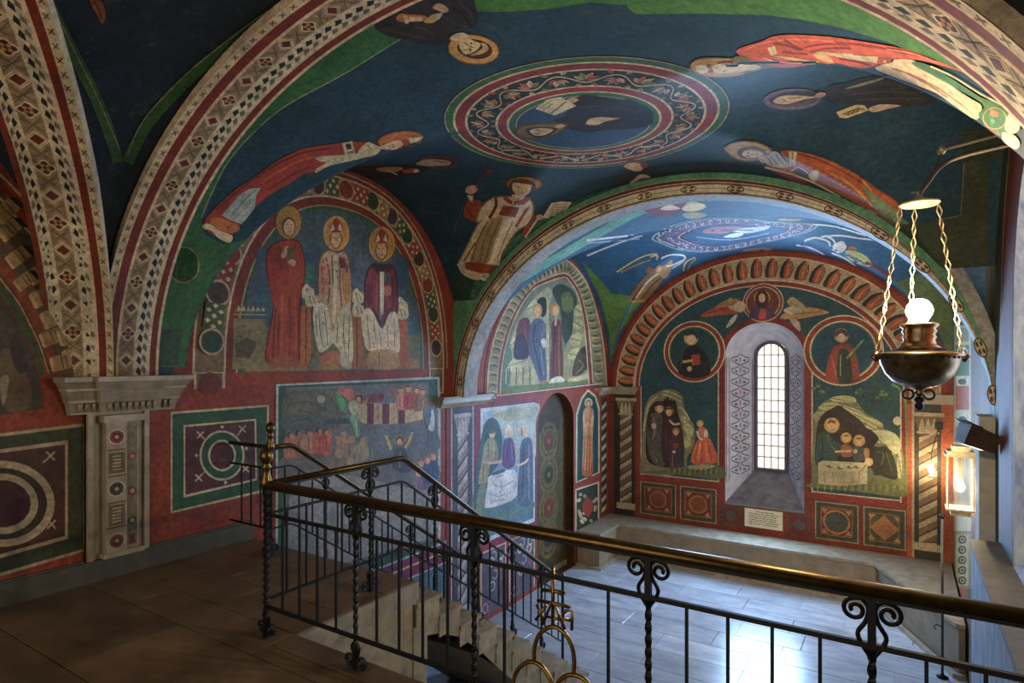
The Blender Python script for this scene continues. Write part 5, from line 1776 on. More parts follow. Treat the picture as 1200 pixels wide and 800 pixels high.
# ---- lunette of the hermits (left wall, back bay)
A = Art(LW)
A.poly([(583, 462), (584, 430), (590, 395), (602, 364), (620, 340), (640, 328), (652, 324), (664, 328), (680, 346), (692, 372), (700, 405), (702, 448)], (120, 128, 108))
A.poly([(583, 462), (585, 446), (700, 430), (702, 448)], (96, 108, 66))
A.done('painted_lunette', wall_left, 'lunette fresco of hermits among pale rocks')
q = Q(580, 320, 5.515)
A = Art(LW)
A.poly(blob(q((60, 740), (80, 560), (110, 400), (150, 300), (220, 200), (290, 130), (340, 90), (370, 130), (350, 220), (345, 420), (340, 700), (200, 745))), (170, 168, 132)); A.poly(blob(q((20, 740), (30, 560), (70, 480), (110, 520), (90, 720))), (96, 122, 104))
for p in (((100, 470), (130, 390), (170, 400), (150, 470)), ((200, 240), (250, 170), (270, 200), (230, 260)), ((80, 600), (130, 550), (210, 560), (200, 620), (110, 640))): A.poly(blob(q(*p)), (196, 192, 152)); A.line(q(p[0], p[2]), 1, (120, 116, 88))
A.poly(blob(q((370, 120), (420, 70), (500, 110), (530, 190), (510, 420), (460, 460), (430, 380), (425, 250))), (52, 70, 58)); A.poly(blob(q((430, 140), (480, 120), (505, 180), (490, 250), (440, 240))), (84, 96, 56))
for k in range(8): A.line(q((436 + 9 * k, 150 + 5 * (k % 3)), (440 + 9 * k, 240)), 1.2, (110, 118, 70))
A.poly(blob(q((455, 470), (500, 380), (510, 240), (540, 200), (570, 250), (600, 380), (650, 480), (660, 640), (600, 690), (450, 690), (440, 560))), (150, 144, 104))
for p in (((515, 230), (545, 205), (570, 260), (530, 280)), ((505, 310), (560, 300), (570, 350), (515, 360)), ((480, 420), (540, 380), (560, 440), (500, 470)), ((470, 520), (530, 480), (560, 530), (490, 560)), ((590, 420), (620, 420), (640, 490), (600, 500))): A.poly(blob(q(*p)), (192, 178, 122)); A.line(q(p[0], p[2]), 1, (112, 100, 66))
A.poly(blob(q((120, 540), (130, 430), (150, 320), (180, 290), (220, 300), (235, 420), (215, 540), (160, 560))), (112, 66, 74)); A.poly(blob(q((120, 540), (128, 440), (160, 390), (200, 430), (215, 540), (165, 556))), (62, 52, 74)); A.line(q((190, 310), (200, 420)), 1.3, (150, 96, 100))
A.poly(blob(q((215, 500), (225, 370), (240, 310), (280, 290), (320, 320), (330, 400), (325, 480), (335, 670), (310, 700), (285, 690), (240, 570))), (80, 92, 114)); A.line(q((260, 330), (250, 450), (300, 660)), 1.6, (48, 58, 78), 3); A.line(q((290, 480), (315, 660)), 1.5, (122, 136, 156)); A.line(q((305, 320), (320, 370), (290, 420)), 3, (100, 112, 132), 3); A.poly(blob(q((295, 440), (315, 420), (330, 450), (315, 485))), (206, 200, 190)); A.poly(blob(q((270, 190), (300, 155), (330, 170), (330, 260), (300, 280))), (50, 44, 42)); A.ell(*q((275, 240))[0], 5.4, 8.4, (176, 140, 90)); A.ell(*q((272, 248))[0], 3.6, 6, (206, 164, 120))
A.poly(blob(q((350, 660), (365, 480), (365, 330), (395, 300), (425, 320), (435, 480), (438, 680), (390, 690))), (104, 56, 44)); A.line(q((385, 340), (375, 660)), 1.5, (66, 34, 30)); A.line(q((412, 340), (415, 660)), 1.5, (146, 88, 66)); A.ell(*q((388, 235))[0], 6, 7.4, (186, 120, 60)); A.ell(*q((392, 245))[0], 3.8, 6.2, (210, 168, 120)); A.line(q((395, 280), (390, 340)), 2.4, (200, 166, 130)); A.line(q((345, 330), (345, 700)), 1.0, (196, 186, 140))
A.poly(blob(q((500, 660), (515, 560), (550, 490), (590, 470), (615, 510), (610, 590), (560, 650))), (84, 72, 52)); A.poly(blob(q((560, 500), (590, 470), (610, 490), (585, 520))), (56, 46, 38)); A.line(q((540, 560), (570, 600), (520, 650)), 1.5, (130, 116, 84), 3); A.poly(blob(q((470, 690), (560, 660), (650, 620), (660, 650), (560, 690), (490, 705))), (190, 182, 140)); A.disc(*q((490, 690))[0], 3, (206, 170, 130))
A.poly(blob(q((350, 710), (370, 680), (420, 665), (450, 700))), (206, 200, 176)); A.poly(blob(q((285, 705), (310, 690), (335, 705), (310, 718))), (170, 120, 90))
for k in range(9): A.line(q((70 + 22 * k, 720), (72 + 22 * k, 610)), 1.6, (186, 180, 132) if k % 2 == 0 else (112, 118, 84))
A.poly(blob(q((15, 790), (20, 740), (300, 715), (660, 690), (680, 715), (300, 770))), (104, 122, 78))
A.done('painted_hermits', wall_left, 'robed hermits standing and sitting among the rocks')
A = Art(LW)
def path2(o): return [(568 + o * .7, 470), (569 + o * .75, 430), (577 + o * .75, 392), (594 + o * .6, 354 + o * .25), (616 + o * .35, 324 + o * .6), (640, 306 + o), (660, 300 + o), (676 - o * .35, 310 + o * .8), (692 - o * .6, 334 + o * .5), (704 - o * .8, 370 + o * .3), (712 - o, 410), (715 - o, 452)]
A.line(path2(12), 17, (142, 130, 98), 4)
A.line(path2(1.5), 3.6, (132, 48, 30), 4); A.line(path2(4.4), 1.3, IV, 4)
A.line(path2(20), 1.3, IV, 4); A.line(path2(22.5), 3.2, (132, 52, 34), 4); A.line(path2(25), 1.2, IV, 4)
P2 = spline([Vector(p) for p in path2(12)], 4)
for k, p in enumerate(P2):
    t = (P2[min(k + 1, len(P2) - 1)] - P2[max(0, k - 1)]).normalized(); n_ = Vector((-t.y, t.x))
    A.poly([p + n_ * 6.5, p + t * 3.5 + n_ * 1, p - n_ * 6, p + t * 1.0], (84, 76, 52)); A.line([p + n_ * 6 + t * 4, p - n_ * 5 + t * 5], 1.4, (186, 168, 120))
A.done('painted_arch_border', wall_left, 'leafy arch border round the hermits lunette')
A = Art(LW)
A.poly([(577, 475), (582, 462), (702, 448), (702, 453), (632, 463), (600, 468)], (130, 46, 40))
A.line([(582, 463.5), (702, 449.5)], 1.3, IV)
A.done('painted_border', wall_left)
# ------------------------------------------------------------------ arch between the bays
def arf(h, t): return (XC + h * .5 + (HA - h * .5) * math.cos(t), ARS + (ARR - h) * math.sin(t))
def aring(A, h0, h1, col, n=60):
    arch_ring(A, arf, h0, h1, col, n=n)
A = Art(AF, 'uv')
aring(A, -.44, -.0, (88, 142, 112)); aring(A, -.012, .0, (150, 160, 130))
aring(A, 0, .028, (96, 44, 38)); aring(A, .028, .04, IV); aring(A, .04, .058, (120, 60, 48)); aring(A, .058, .145, (216, 204, 178)); aring(A, .095, .103, (150, 120, 90)); aring(A, .145, .158, (92, 40, 44)); aring(A, .158, .172, IV)
A.done('painted_arch_border', div_arch, 'ivory band with small roundels on the face of the arch')
A = Art(AF, 'uv')
for k in range(18):
    t = pi * (k + .5) / 18
    x, z = arf(.101, t)
    d = Vector((-math.sin(t) * HA, math.cos(t) * ARR)).normalized(); rot = math.atan2(d.y, d.x)
    A.ell(x, z, .085, .040, INK, rot); A.ell(x, z, .075, .032, IV, rot)
    for s in (-1, 1):
        for s2 in (-1, 1):
            o = Vector((x, z)) + d * .032 * s + Vector((-d.y, d.x)) * .014 * s2
            A.ell(o.x, o.y, .024, .010, (70, 60, 62), rot, 8)
A.done('painted_roundels', div_arch)

# ------------------------------------------------------------------ front vault
A = Art(VF)
A.poly([(174, 430), (185, 330), (200, 270), (222, 215), (260, 155), (310, 105), (370, 60), (440, 20), (480, -6), (560, -6), (557, 13), (520, 22), (470, 45), (405, 85), (337, 122), (300, 152), (268, 188), (247, 228), (236, 255), (240, 275), (262, 286), (290, 280), (275, 305), (262, 340), (255, 380), (250, 430)], (52, 100, 54))
A.poly([(557, 13), (556, -8), (730, -8), (734, 5), (690, 2), (650, 9), (600, 13)], (64, 116, 44))
A.poly([(730, -8), (1070, -8), (1110, 20), (1160, 52), (1210, 92), (1210, 122), (1125, 82), (1075, 62), (1040, 48), (987, 32), (940, 22), (900, 17), (830, 15), (745, 16), (736, 8)], (72, 120, 44))
A.done('painted_green_border', vault_front, 'green border where the vault meets the first rib')
A = Art(VF)
A.line([(557, 13), (520, 22), (470, 45), (405, 85), (337, 122), (300, 152), (268, 188), (247, 228), (236, 255)], 1.4, (130, 150, 110), 4)
A.ell(215, 310, 19, 22, (92, 116, 58)); A.ring(215, 310, 17, 19, (120, 126, 70), 20, 22, n=24)
A.poly([(176, 428), (180, 385), (214, 385), (208, 428)], (46, 76, 56))
A.done('painted_field', vault_front)
A = Art(VF)     # green corner by the left springing of the arch
A.poly([(530, 470), (527, 420), (522, 370), (508, 320), (530, 330), (545, 322), (566, 330), (556, 350), (540, 400), (534, 470)], (40, 66, 50))
A.poly([(545, 395), (556, 350), (590, 300), (640, 268), (690, 240), (740, 220), (740, 212), (690, 228), (640, 252), (600, 280), (575, 318), (556, 330), (546, 365)], (58, 104, 78))
A.poly([(860, 205), (930, 214), (1000, 228), (1050, 250), (1090, 280), (1130, 330), (1145, 372), (1132, 372), (1100, 320), (1060, 285), (1000, 255), (930, 236), (860, 226)], (70, 112, 90))
A.poly([(1128, 186), (1158, 190), (1158, 400), (1140, 360), (1098, 318), (1070, 285), (1052, 262), (1080, 262), (1126, 252)], (54, 62, 42))
A.poly([(1126, 150), (1210, 150), (1210, 190), (1128, 186)], (48, 56, 40))
A.line([(1130, 190), (1126, 252), (1098, 258)], 1.2, (110, 116, 84))
A.done('painted_green_border', vault_front, 'green border round the arch side of the vault')

# great medallion on the crown
MC = Vector((-2.26, 4.62, 3.57))
def mp(r, t):
    return to_px(MC + Vector((r * math.cos(t), r * math.sin(t), 0)))
def mring(A, r0, r1, col, n=72):
    out = []
    for i in range(0, n, 4):
        ts = [2 * pi * j / n for j in range(i, i + 5)]
        out.append([mp(r1, t) for t in ts] + [mp(r0, t) for t in ts][::-1])
    A.polys(out, col)
def mpoly(A, pts, col): A.poly([mp(r, t) for r, t in pts], col)
A = Art(VF)
mring(A, 1.08, 1.15, (52, 98, 56)); mring(A, 1.145, 1.155, IV2); mring(A, 1.065, 1.085, IV); mring(A, .985, 1.065, (132, 44, 32)); mring(A, .965, .985, IV)
mring(A, .735, .965, (34, 52, 48)); mring(A, .715, .735, IV); mring(A, .64, .715, (136, 46, 36)); mring(A, .62, .64, IV); mring(A, .565, .62, (56, 104, 60)); mring(A, .555, .565, IV)
A.done('painted_medallion', vault_front, 'great round medallion ringed in red, green and ivory on the vault crown')
A = Art(VF)
nm = 13
def mline(pts, w, col):
    A.line([mp(r, t) for r, t in pts], w, col)
mline([(.85 + .06 * math.sin(nm * 2 * pi * i / 240), 2 * pi * i / 240) for i in range(241)], 1.5, (190, 172, 136))
def leaf(t, r, a, l, wd, col, vein):
    """leaf from (t, r) pointing at angle a (0 = along the ring, + = outwards), lengths in metres"""
    def P(u, v):
        x, y = u * l, v * wd
        return (r + x * math.sin(a) + y * math.cos(a), t + (x * math.cos(a) - y * math.sin(a)) / r)
    mpoly(A, [P(0, 0), P(.25, .42), P(.55, .5), P(.8, .28), P(1, 0), P(.75, -.22), P(.5, -.42), P(.22, -.36)], col)
    mline([P(.05, 0), P(.8, .02)], .9, vein)
lc = [((186, 100, 72), (110, 44, 32)), ((206, 184, 148), (130, 110, 80)), ((126, 138, 100), (64, 84, 56)), ((196, 150, 116), (120, 70, 50))]
for k in range(nm * 2):
    t = 2 * pi * (k + .5) / (nm * 2)
    up = 1 if k % 2 == 0 else -1
    base = .85 + .055 * up
    for m, (da, ll) in enumerate(((2.5, .105), (1.9, .12), (1.25, .12), (.65, .105))):
        c1, c2 = lc[(k + m) % 4]
        leaf(t, base - up * .035, -up * da + (0 if up > 0 else 0), ll, .055, c1, c2)
    c1, c2 = lc[(k * 3 + 1) % 4]
    leaf(t + .05, base + up * .02, up * .9, .075, .04, c1, c2); leaf(t - .05, base + up * .02, up * 2.2, .075, .04, lc[(k + 2) % 4][0], c2)
    A.disc(*mp(base - up * .03, t), 1.8, (96, 40, 32))
A.done('painted_foliage', vault_front, 'running leaf scroll in the medallion ring')
A = Art(VF)
A.poly([mp(.557, 2 * pi * i / 48) for i in range(48)], (40, 76, 104))
q = Q(580, 90, 5.714)
A.poly(blob(q((400, 290), (470, 250), (560, 130), (660, 120), (800, 150), (900, 150), (1020, 200), (1060, 250), (1040, 320), (900, 345), (760, 350), (620, 370), (480, 340)), 3), (40, 36, 40))
for a in (((560, 200), (720, 190), (950, 230)), ((600, 320), (760, 320), (950, 310)), ((700, 150), (840, 190), (1000, 260))): A.line(q(*a), 1.6, (62, 54, 58), 3)
A.poly(q((270, 210), (350, 145), (440, 130), (545, 190), (400, 255)), (206, 192, 156)); A.line(q((375, 240), (480, 160)), 1.4, (110, 92, 66)); A.line(q((300, 210), (370, 160)), .9, (150, 134, 104)); A.line(q((320, 222), (390, 170)), .9, (150, 134, 104)); A.poly(blob(q((480, 150), (530, 135), (560, 150), (520, 170))), SKIN)
A.poly(blob(q((130, 360), (180, 315), (330, 300), (460, 305), (490, 325), (400, 390), (280, 420), (160, 405))), (92, 74, 48)); A.poly(blob(q((150, 362), (200, 328), (330, 315), (450, 318), (400, 375), (280, 405), (180, 395))), (124, 100, 62)); A.poly(blob(q((205, 350), (270, 330), (380, 335), (420, 345), (350, 395), (260, 400))), (56, 44, 38)); A.poly(blob(q((235, 355), (280, 340), (350, 340), (390, 352), (330, 385), (260, 385))), (196, 170, 126)); A.line(q((270, 350), (300, 350)), .9, INK); A.line(q((270, 372), (300, 374)), .9, INK); A.line(q((300, 362), (335, 360)), .9, (130, 96, 66)); A.poly(blob(q((400, 330), (440, 312), (470, 320), (440, 340))), SKIN)
A.poly(blob(q((610, 310), (640, 275), (720, 265), (790, 270), (840, 272), (740, 295), (680, 318))), (200, 170, 130))
A.done('painted_saint', vault_front, 'reclining monk with an open book inside the medallion')

# figures round the medallion
A = Art(VF)
q = Q(435, 0, 7.5)
A.poly(blob(q((30, 230), (60, 150), (200, 120), (330, 20), (420, -40), (850, -40), (920, 60), (940, 160), (900, 240), (760, 250), (690, 300), (660, 370), (560, 395), (420, 370), (300, 350), (120, 300)), 4), (44, 36, 34))
for a, c in ((((60, 250), (250, 280), (480, 340)), (66, 54, 52)), (((340, 220), (480, 260), (600, 340)), (26, 22, 22)), (((700, 40), (800, 120), (880, 220)), (24, 20, 20)), (((760, 0), (850, 90), (910, 180)), (72, 62, 56)), (((620, 130), (720, 190), (840, 230)), (68, 58, 54)), (((80, 190), (200, 220), (330, 250)), (28, 22, 24)), (((380, 230), (470, 250), (560, 310)), (70, 58, 56))): A.line(q(*a), 2.0, c, 3)
A.poly(blob(q((220, 150), (260, 115), (330, 120), (470, 130), (480, 170), (340, 185), (250, 185))), (166, 104, 56)); A.poly(q((285, 130), (315, 125), (330, 195), (300, 200)), (206, 184, 140)); A.poly(q((330, 140), (450, 140), (455, 178), (330, 180)), (206, 176, 130)); A.poly(blob(q((460, 180), (540, 120), (600, 110), (590, 160), (530, 195))), (176, 150, 90)); A.poly(blob(q((540, 60), (590, 20), (660, 50), (680, 90), (640, 105), (590, 85))), (190, 160, 120)); A.poly(blob(q((570, 130), (610, 100), (630, 110), (590, 165))), (170, 176, 170))
A.ell(*q((900, 430))[0], 31, 18, (110, 70, 28), .12); A.ell(*q((900, 430))[0], 29.5, 16.6, (196, 146, 66), .12); A.ell(*q((910, 425))[0], 21, 11.5, (70, 40, 26), .15); A.poly(blob(q((690, 340), (720, 300), (800, 280), (860, 310), (830, 345), (760, 350))), (206, 186, 140)); A.poly(blob(q((770, 370), (830, 330), (900, 350), (960, 380), (930, 430), (850, 470), (800, 450))), (206, 182, 134)); A.poly(blob(q((870, 480), (960, 470), (1030, 430), (1010, 380), (960, 370), (980, 410), (930, 450))), (190, 150, 96)); A.line(q((820, 370), (850, 390)), 1.2, (140, 60, 44)); A.line(q((860, 400), (900, 410)), 1.0, (80, 60, 40)); A.line(q((820, 430), (880, 420)), 1.0, (104, 72, 50)); A.disc(*q((880, 372))[0], 1.2, INK); A.disc(*q((870, 430))[0], 1.2, INK)
A.done('painted_saint', vault_front, 'dark robed saint with a golden halo above the medallion')
A = Art(VF)
q = Q(230, 145, 5.714)
r2 = Q(370, 145, 6.667)
A.poly(blob(q((60, 640), (130, 560), (260, 440), (380, 360), (520, 260), (700, 170), (900, 135)) + r2((60, 165), (200, 145), (350, 135), (400, 145), (340, 200), (330, 240), (240, 270), (120, 320), (0, 370)) + q((700, 345), (620, 400), (500, 470), (400, 550), (300, 660), (240, 740), (150, 760), (60, 700)), 3), (150, 52, 28))
A.line(q((130, 580), (300, 430), (500, 290), (700, 195), (900, 160)), 2.2, (104, 34, 20), 4); A.line(q((430, 400), (560, 310), (740, 230), (900, 210)), 2.0, (184, 84, 48), 4); A.line(q((480, 440), (620, 350), (760, 290)), 1.8, (104, 36, 22), 4)
A.poly(blob(r2((0, 260), (120, 245), (230, 240), (330, 230), (400, 250), (300, 280), (160, 310), (90, 330), (0, 380), (0, 350), (80, 300), (20, 285))), (196, 180, 148)); A.poly(r2((203, 145), (285, 130), (305, 225), (230, 250)), (206, 190, 156)); A.poly(r2((230, 155), (270, 148), (280, 190), (242, 198)), (60, 44, 38)); A.poly(r2((245, 215), (290, 205), (298, 222), (252, 232)), (120, 96, 110))
A.poly(blob(r2((330, 215), (400, 140), (450, 155), (510, 190), (460, 240), (370, 255))), (206, 186, 148)); A.line(r2((400, 160), (440, 200)), 1.1, (140, 112, 80))
A.ell(*r2((660, 125))[0], 27.5, 11, (120, 66, 26), -.12); A.ell(*r2((660, 125))[0], 26, 9.8, (176, 100, 40), -.12); A.poly(blob(r2((480, 185), (530, 160), (600, 130), (660, 125), (680, 160), (620, 195), (540, 195))), (206, 174, 132)); A.line(r2((600, 150), (612, 175)), 1.0, (96, 60, 40)); A.line(r2((560, 165), (580, 172)), 1.0, (150, 70, 50)); A.poly(r2((665, 130), (720, 115), (735, 145), (700, 175)), (160, 66, 34)); A.poly(r2((725, 108), (840, 98), (800, 130), (740, 150)), (206, 190, 156))
A.poly(q((170, 610), (290, 470), (360, 430), (430, 425), (400, 480), (390, 560), (330, 640), (300, 670), (220, 640)), (156, 170, 162)); A.line(q((230, 620), (330, 500), (400, 440)), 1.2, (108, 124, 120), 3); A.line(q((270, 640), (370, 540)), 1.2, (190, 200, 190))
A.poly(blob(q((90, 650), (130, 620), (280, 680), (270, 720), (200, 725), (120, 690))), (178, 104, 44)); A.poly(blob(q((40, 680), (80, 665), (150, 710), (240, 750), (220, 795), (150, 765), (100, 715), (50, 700))), (206, 190, 154)); A.disc(*q((212, 690))[0], 1.4, (84, 40, 24))
A.done('painted_saint', vault_front, 'mitred bishop in a red cope stretched along the groin')
A = Art(VF)
q = r2
A.poly(blob(q((180, 400), (260, 345), (480, 325), (700, 320), (850, 300), (900, 330), (840, 380), (650, 410), (400, 430))), (40, 32, 30)); A.ell(*q((960, 295))[0], 23, 8, (96, 52, 34), .05); A.ell(*q((960, 298))[0], 20, 6.2, (70, 46, 36), .05); A.poly(blob(q((780, 310), (860, 275), (960, 275), (1050, 290), (1040, 320), (960, 325), (860, 325))), (168, 138, 104)); A.line(q((930, 285), (1020, 300)), 1.0, (80, 56, 44)); A.poly(blob(q((470, 350), (560, 335), (680, 340), (640, 370), (540, 375))), (166, 112, 60)); A.poly(blob(q((680, 360), (780, 345), (810, 375), (700, 385))), (150, 70, 36)); A.line(q((560, 360), (640, 395)), 1.8, (190, 156, 110)); A.ell(*q((785, 365))[0], 3, 2, (206, 176, 140))
A.done('painted_saint', vault_front, 'small dark monk lying beside the bishop')
q = Q(530, 190, 5.52)
A = Art(VF)
A.poly(blob(q((80, 350), (75, 320), (95, 250), (115, 215), (150, 240), (185, 250), (200, 300), (150, 385))), (136, 60, 34)); A.line(q((90, 300), (140, 360)), 1.4, (92, 36, 22)); A.poly(blob(q((85, 190), (100, 155), (150, 150), (162, 180), (125, 205))), SKIN); A.poly(q((95, 210), (135, 215), (130, 260), (110, 240)), (206, 192, 156)); A.line(q((150, 165), (180, 110), (235, 60)), 1.5, (110, 50, 32), 3); A.disc(*q((235, 60))[0], 4, (104, 40, 34))
A.ell(*q((465, 140))[0], 21, 9, (128, 78, 34)); A.ell(*q((465, 140))[0], 19.5, 7.8, (168, 104, 46))
A.poly(blob(q((35, 650), (60, 600), (110, 500), (160, 400), (190, 370), (150, 390), (180, 290), (240, 235), (300, 215), (360, 215), (480, 220), (520, 250), (530, 330), (500, 400), (420, 450), (340, 570), (300, 690), (220, 760), (130, 755), (60, 710)), 4), (120, 98, 66)); A.poly(blob(q((45, 650), (70, 604), (118, 504), (168, 404), (200, 372), (162, 380), (190, 296), (246, 243), (302, 224), (360, 224), (476, 229), (510, 258), (518, 330), (490, 394), (412, 444), (332, 566), (292, 684), (216, 750), (134, 744), (70, 702)), 4), (206, 190, 152))
A.poly(blob(q((120, 620), (170, 480), (230, 380), (290, 350), (330, 360), (280, 500), (230, 650), (140, 640))), (160, 136, 96))
for a, c in ((((230, 380), (170, 500), (130, 630)), (116, 92, 60)), (((270, 370), (210, 500), (180, 640)), (120, 96, 62)), (((310, 370), (250, 510), (215, 650)), (116, 92, 60)), (((350, 370), (300, 500), (250, 650)), (222, 210, 176)), (((390, 380), (340, 490), (290, 620)), (140, 116, 80)), (((280, 225), (285, 280), (240, 360)), (104, 40, 26))): A.line(q(*a), 1.6 if c[0] > 110 else 3.6, c, 3)
A.poly(q((300, 340), (330, 278), (435, 290), (405, 355)), (132, 56, 36)); A.poly(blob(q((335, 210), (400, 250), (470, 230), (500, 235), (460, 270), (390, 272), (340, 245))), (150, 66, 38)); A.line(q((395, 235), (395, 270)), 2, IV)
A.poly(q((470, 300), (505, 280), (420, 420), (400, 415)), (140, 60, 36)); A.poly(q((520, 340), (545, 350), (470, 490), (440, 470)), (140, 60, 36)); A.line(q((505, 290), (415, 430)), 1.6, IV); A.line(q((560, 350), (470, 485)), 2.2, (206, 190, 150))
A.poly(q((80, 650), (120, 640), (290, 665), (270, 720), (180, 715), (90, 690)), (136, 58, 34)); A.line(q((75, 640), (150, 520)), 1.8, (120, 50, 30)); A.line(q((36, 655), (70, 715), (140, 752), (220, 756), (270, 725)), 2.2, (208, 194, 158), 3); A.line(q((330, 570), (295, 690)), 1.5, (110, 46, 30))
A.poly(blob(q((365, 175), (380, 120), (440, 105), (520, 120), (540, 165), (500, 200), (410, 190))), (96, 52, 28)); A.poly(blob(q((388, 160), (400, 130), (450, 140), (505, 150), (500, 190), (460, 218), (410, 205))), (208, 176, 132)); A.line(q((425, 135), (515, 150)), 1.6, (206, 180, 130)); A.line(q((425, 160), (442, 158)), 1.0, INK); A.line(q((468, 162), (486, 164)), 1.0, INK); A.line(q((452, 160), (450, 184)), .9, (150, 104, 70)); A.line(q((438, 196), (462, 198)), 1.1, (150, 66, 50)); A.poly(q((385, 205), (440, 212), (470, 218), (440, 238), (390, 228)), (206, 190, 156))
A.poly(q((580, 360), (640, 262), (700, 252), (775, 255), (710, 350), (650, 362)), (206, 190, 160)); A.poly(blob(q((540, 345), (570, 335), (590, 355), (560, 370))), SKIN)
for k in range(5): A.line(q((625 + 6 * k, 340 - 17 * k), (700 + 10 * k, 336 - 17 * k)), .9, (140, 116, 96))
A.line(q((80, 270), (40, 360), (0, 480)), .9, (110, 86, 60))
A.done('painted_saint', vault_front, 'deacon in an ivory robe swinging a censer and holding a sheet')
A = Art(VF)
q = Q(700, 180, 8.57)
A.poly(blob(q((170, 370), (170, 280), (220, 200), (280, 150), (450, 140), (600, 180), (760, 190), (860, 220), (870, 270), (700, 300), (500, 330), (330, 375), (230, 385))), (46, 46, 48)); A.ell(*q((380, 110))[0], 15, 6.4, (110, 62, 40)); A.poly(blob(q((270, 125), (300, 95), (380, 85), (440, 110), (450, 160), (380, 170), (320, 150))), (190, 160, 120)); A.poly(q((425, 85), (510, 95), (500, 130), (440, 130)), (120, 60, 44)); A.poly(blob(q((320, 290), (370, 250), (430, 205), (510, 215), (530, 240), (440, 245), (370, 285))), (196, 170, 136)); A.poly(blob(q((440, 250), (530, 235), (580, 255), (520, 290), (450, 300))), (120, 70, 76)); A.poly(blob(q((580, 265), (650, 230), (710, 240), (660, 262), (600, 280))), (176, 186, 190))
A.done('painted_saint', vault_front, 'small dark monk below the medallion')
A = Art(VF)
q = Q(800, 35, 6.0)
w3 = Q(980, 35, 5.0)
A.poly(blob(q((385, 160), (400, 125), (560, 75), (640, 40), (780, 28), (1000, 40)) + w3((0, 40), (200, 70), (420, 110), (560, 160), (720, 225), (760, 245), (660, 215), (500, 175), (340, 165), (235, 205), (150, 220), (0, 190)) + q((1080, 250), (960, 225), (820, 255), (700, 262), (560, 240), (440, 190)), 3), (196, 86, 46))
for a, c in ((((430, 140), (600, 80), (800, 60), (1060, 75)), (224, 122, 74)), (((640, 90), (740, 105), (830, 140)), (128, 48, 26)), (((720, 60), (790, 110), (850, 135)), (124, 44, 24)), (((860, 120), (1000, 95), (1180, 100)), (136, 50, 28)), (((900, 150), (1020, 125), (1190, 125)), (140, 52, 30)), (((700, 150), (790, 160), (880, 165)), (140, 54, 32)), (((560, 190), (680, 220), (840, 230)), (224, 140, 100))): A.line(q(*a), 2.0, c, 4)
for a, c in ((((0, 70), (150, 85), (330, 115), (500, 150)), (150, 54, 30)), (((20, 165), (120, 180), (210, 205)), (132, 40, 32)), (((300, 105), (450, 130), (600, 185)), (220, 116, 70))): A.line(w3(*a), 2.2, c, 4)
A.poly(q((600, 120), (650, 108), (668, 165), (622, 172)), (214, 198, 156)); A.poly(blob(q((620, 172), (720, 180), (880, 205), (960, 215), (930, 235), (860, 235), (740, 200))), (206, 178, 124)); A.poly(blob(q((920, 165), (980, 150), (1050, 200), (1060, 225), (980, 210))), (200, 170, 116))
A.poly(q((980, 150), (1200, 160), (1200, 185), (1040, 172)), (206, 190, 150)); A.poly(w3((0, 132), (190, 148), (250, 150), (240, 190), (180, 180), (0, 150)), (208, 194, 156)); A.poly(w3((250, 155), (330, 160), (325, 205), (265, 200)), (150, 74, 36)); A.disc(*w3((290, 178))[0], 2, (206, 150, 70))
A.poly(blob(w3((230, 215), (330, 185), (350, 165), (445, 168), (520, 210), (680, 320), (800, 400), (860, 440), (830, 520), (700, 440), (600, 370), (480, 320), (330, 265)), 3), (200, 178, 146))
for a, c in ((((330, 220), (480, 270), (640, 360), (780, 460)), (150, 100, 76)), (((420, 190), (560, 260), (700, 350), (830, 440)), (224, 208, 178)), (((380, 230), (520, 300), (660, 390)), (160, 112, 86))): A.line(w3(*a), 1.4, c, 4)
A.poly(blob(w3((450, 190), (480, 180), (560, 205), (720, 300), (860, 390), (960, 420), (1030, 480), (1020, 560), (970, 610), (900, 560), (840, 490), (870, 430), (700, 330), (540, 240))), (66, 104, 54)); A.line(w3((560, 205), (700, 270), (860, 370), (1000, 440), (1060, 480)), 2.0, (206, 186, 140), 4); A.poly(w3((915, 460), (965, 475), (955, 505), (910, 495)), (200, 96, 56)); A.disc(*w3((925, 530))[0], 3.2, (80, 150, 110)); A.line(w3((870, 520), (920, 580), (970, 610)), 1.8, (150, 70, 60), 3); A.ring(*w3((940, 510))[0], 13, 14.5, (150, 140, 80), 12, 13.4, n=18); A.poly(blob(w3((1030, 470), (1070, 480), (1090, 560), (1050, 600), (1000, 570))), (206, 186, 150)); A.poly(blob(w3((990, 590), (1060, 610), (1090, 660), (1060, 690), (990, 640))), (206, 184, 150))
q = Q(800, 35, 6.0)
A.poly(blob(q((50, 250), (100, 200), (220, 188), (350, 192), (430, 175), (540, 225), (660, 255), (560, 272), (440, 305), (330, 330), (180, 328), (90, 300))), (120, 92, 46)); A.poly(blob(q((58, 250), (105, 208), (220, 196), (345, 200), (330, 240), (440, 300), (330, 322), (185, 320), (98, 294))), (182, 142, 74)); A.poly(blob(q((95, 255), (130, 238), (190, 245), (185, 285), (120, 305))), (214, 196, 156)); A.poly(q((170, 235), (205, 235), (215, 290), (180, 295)), (140, 54, 34)); A.poly(blob(q((200, 265), (240, 232), (330, 228), (420, 235), (530, 240), (540, 268), (430, 285), (320, 300), (240, 295))), (206, 180, 130)); A.line(q((230, 262), (300, 258), (380, 262)), 1.1, (120, 90, 56), 3); A.line(q((280, 240), (300, 256)), 1.0, (96, 70, 44)); A.line(q((280, 285), (310, 275)), 1.0, (96, 70, 44)); A.line(q((250, 225), (340, 215), (350, 235)), 2.0, (110, 60, 34), 3); A.poly(blob(q((370, 180), (430, 180), (430, 215), (380, 220))), (110, 96, 60))
A.done('painted_saint', vault_front, 'bishop in an orange cope and long ivory stole on the right of the vault')
A = Art(VF)
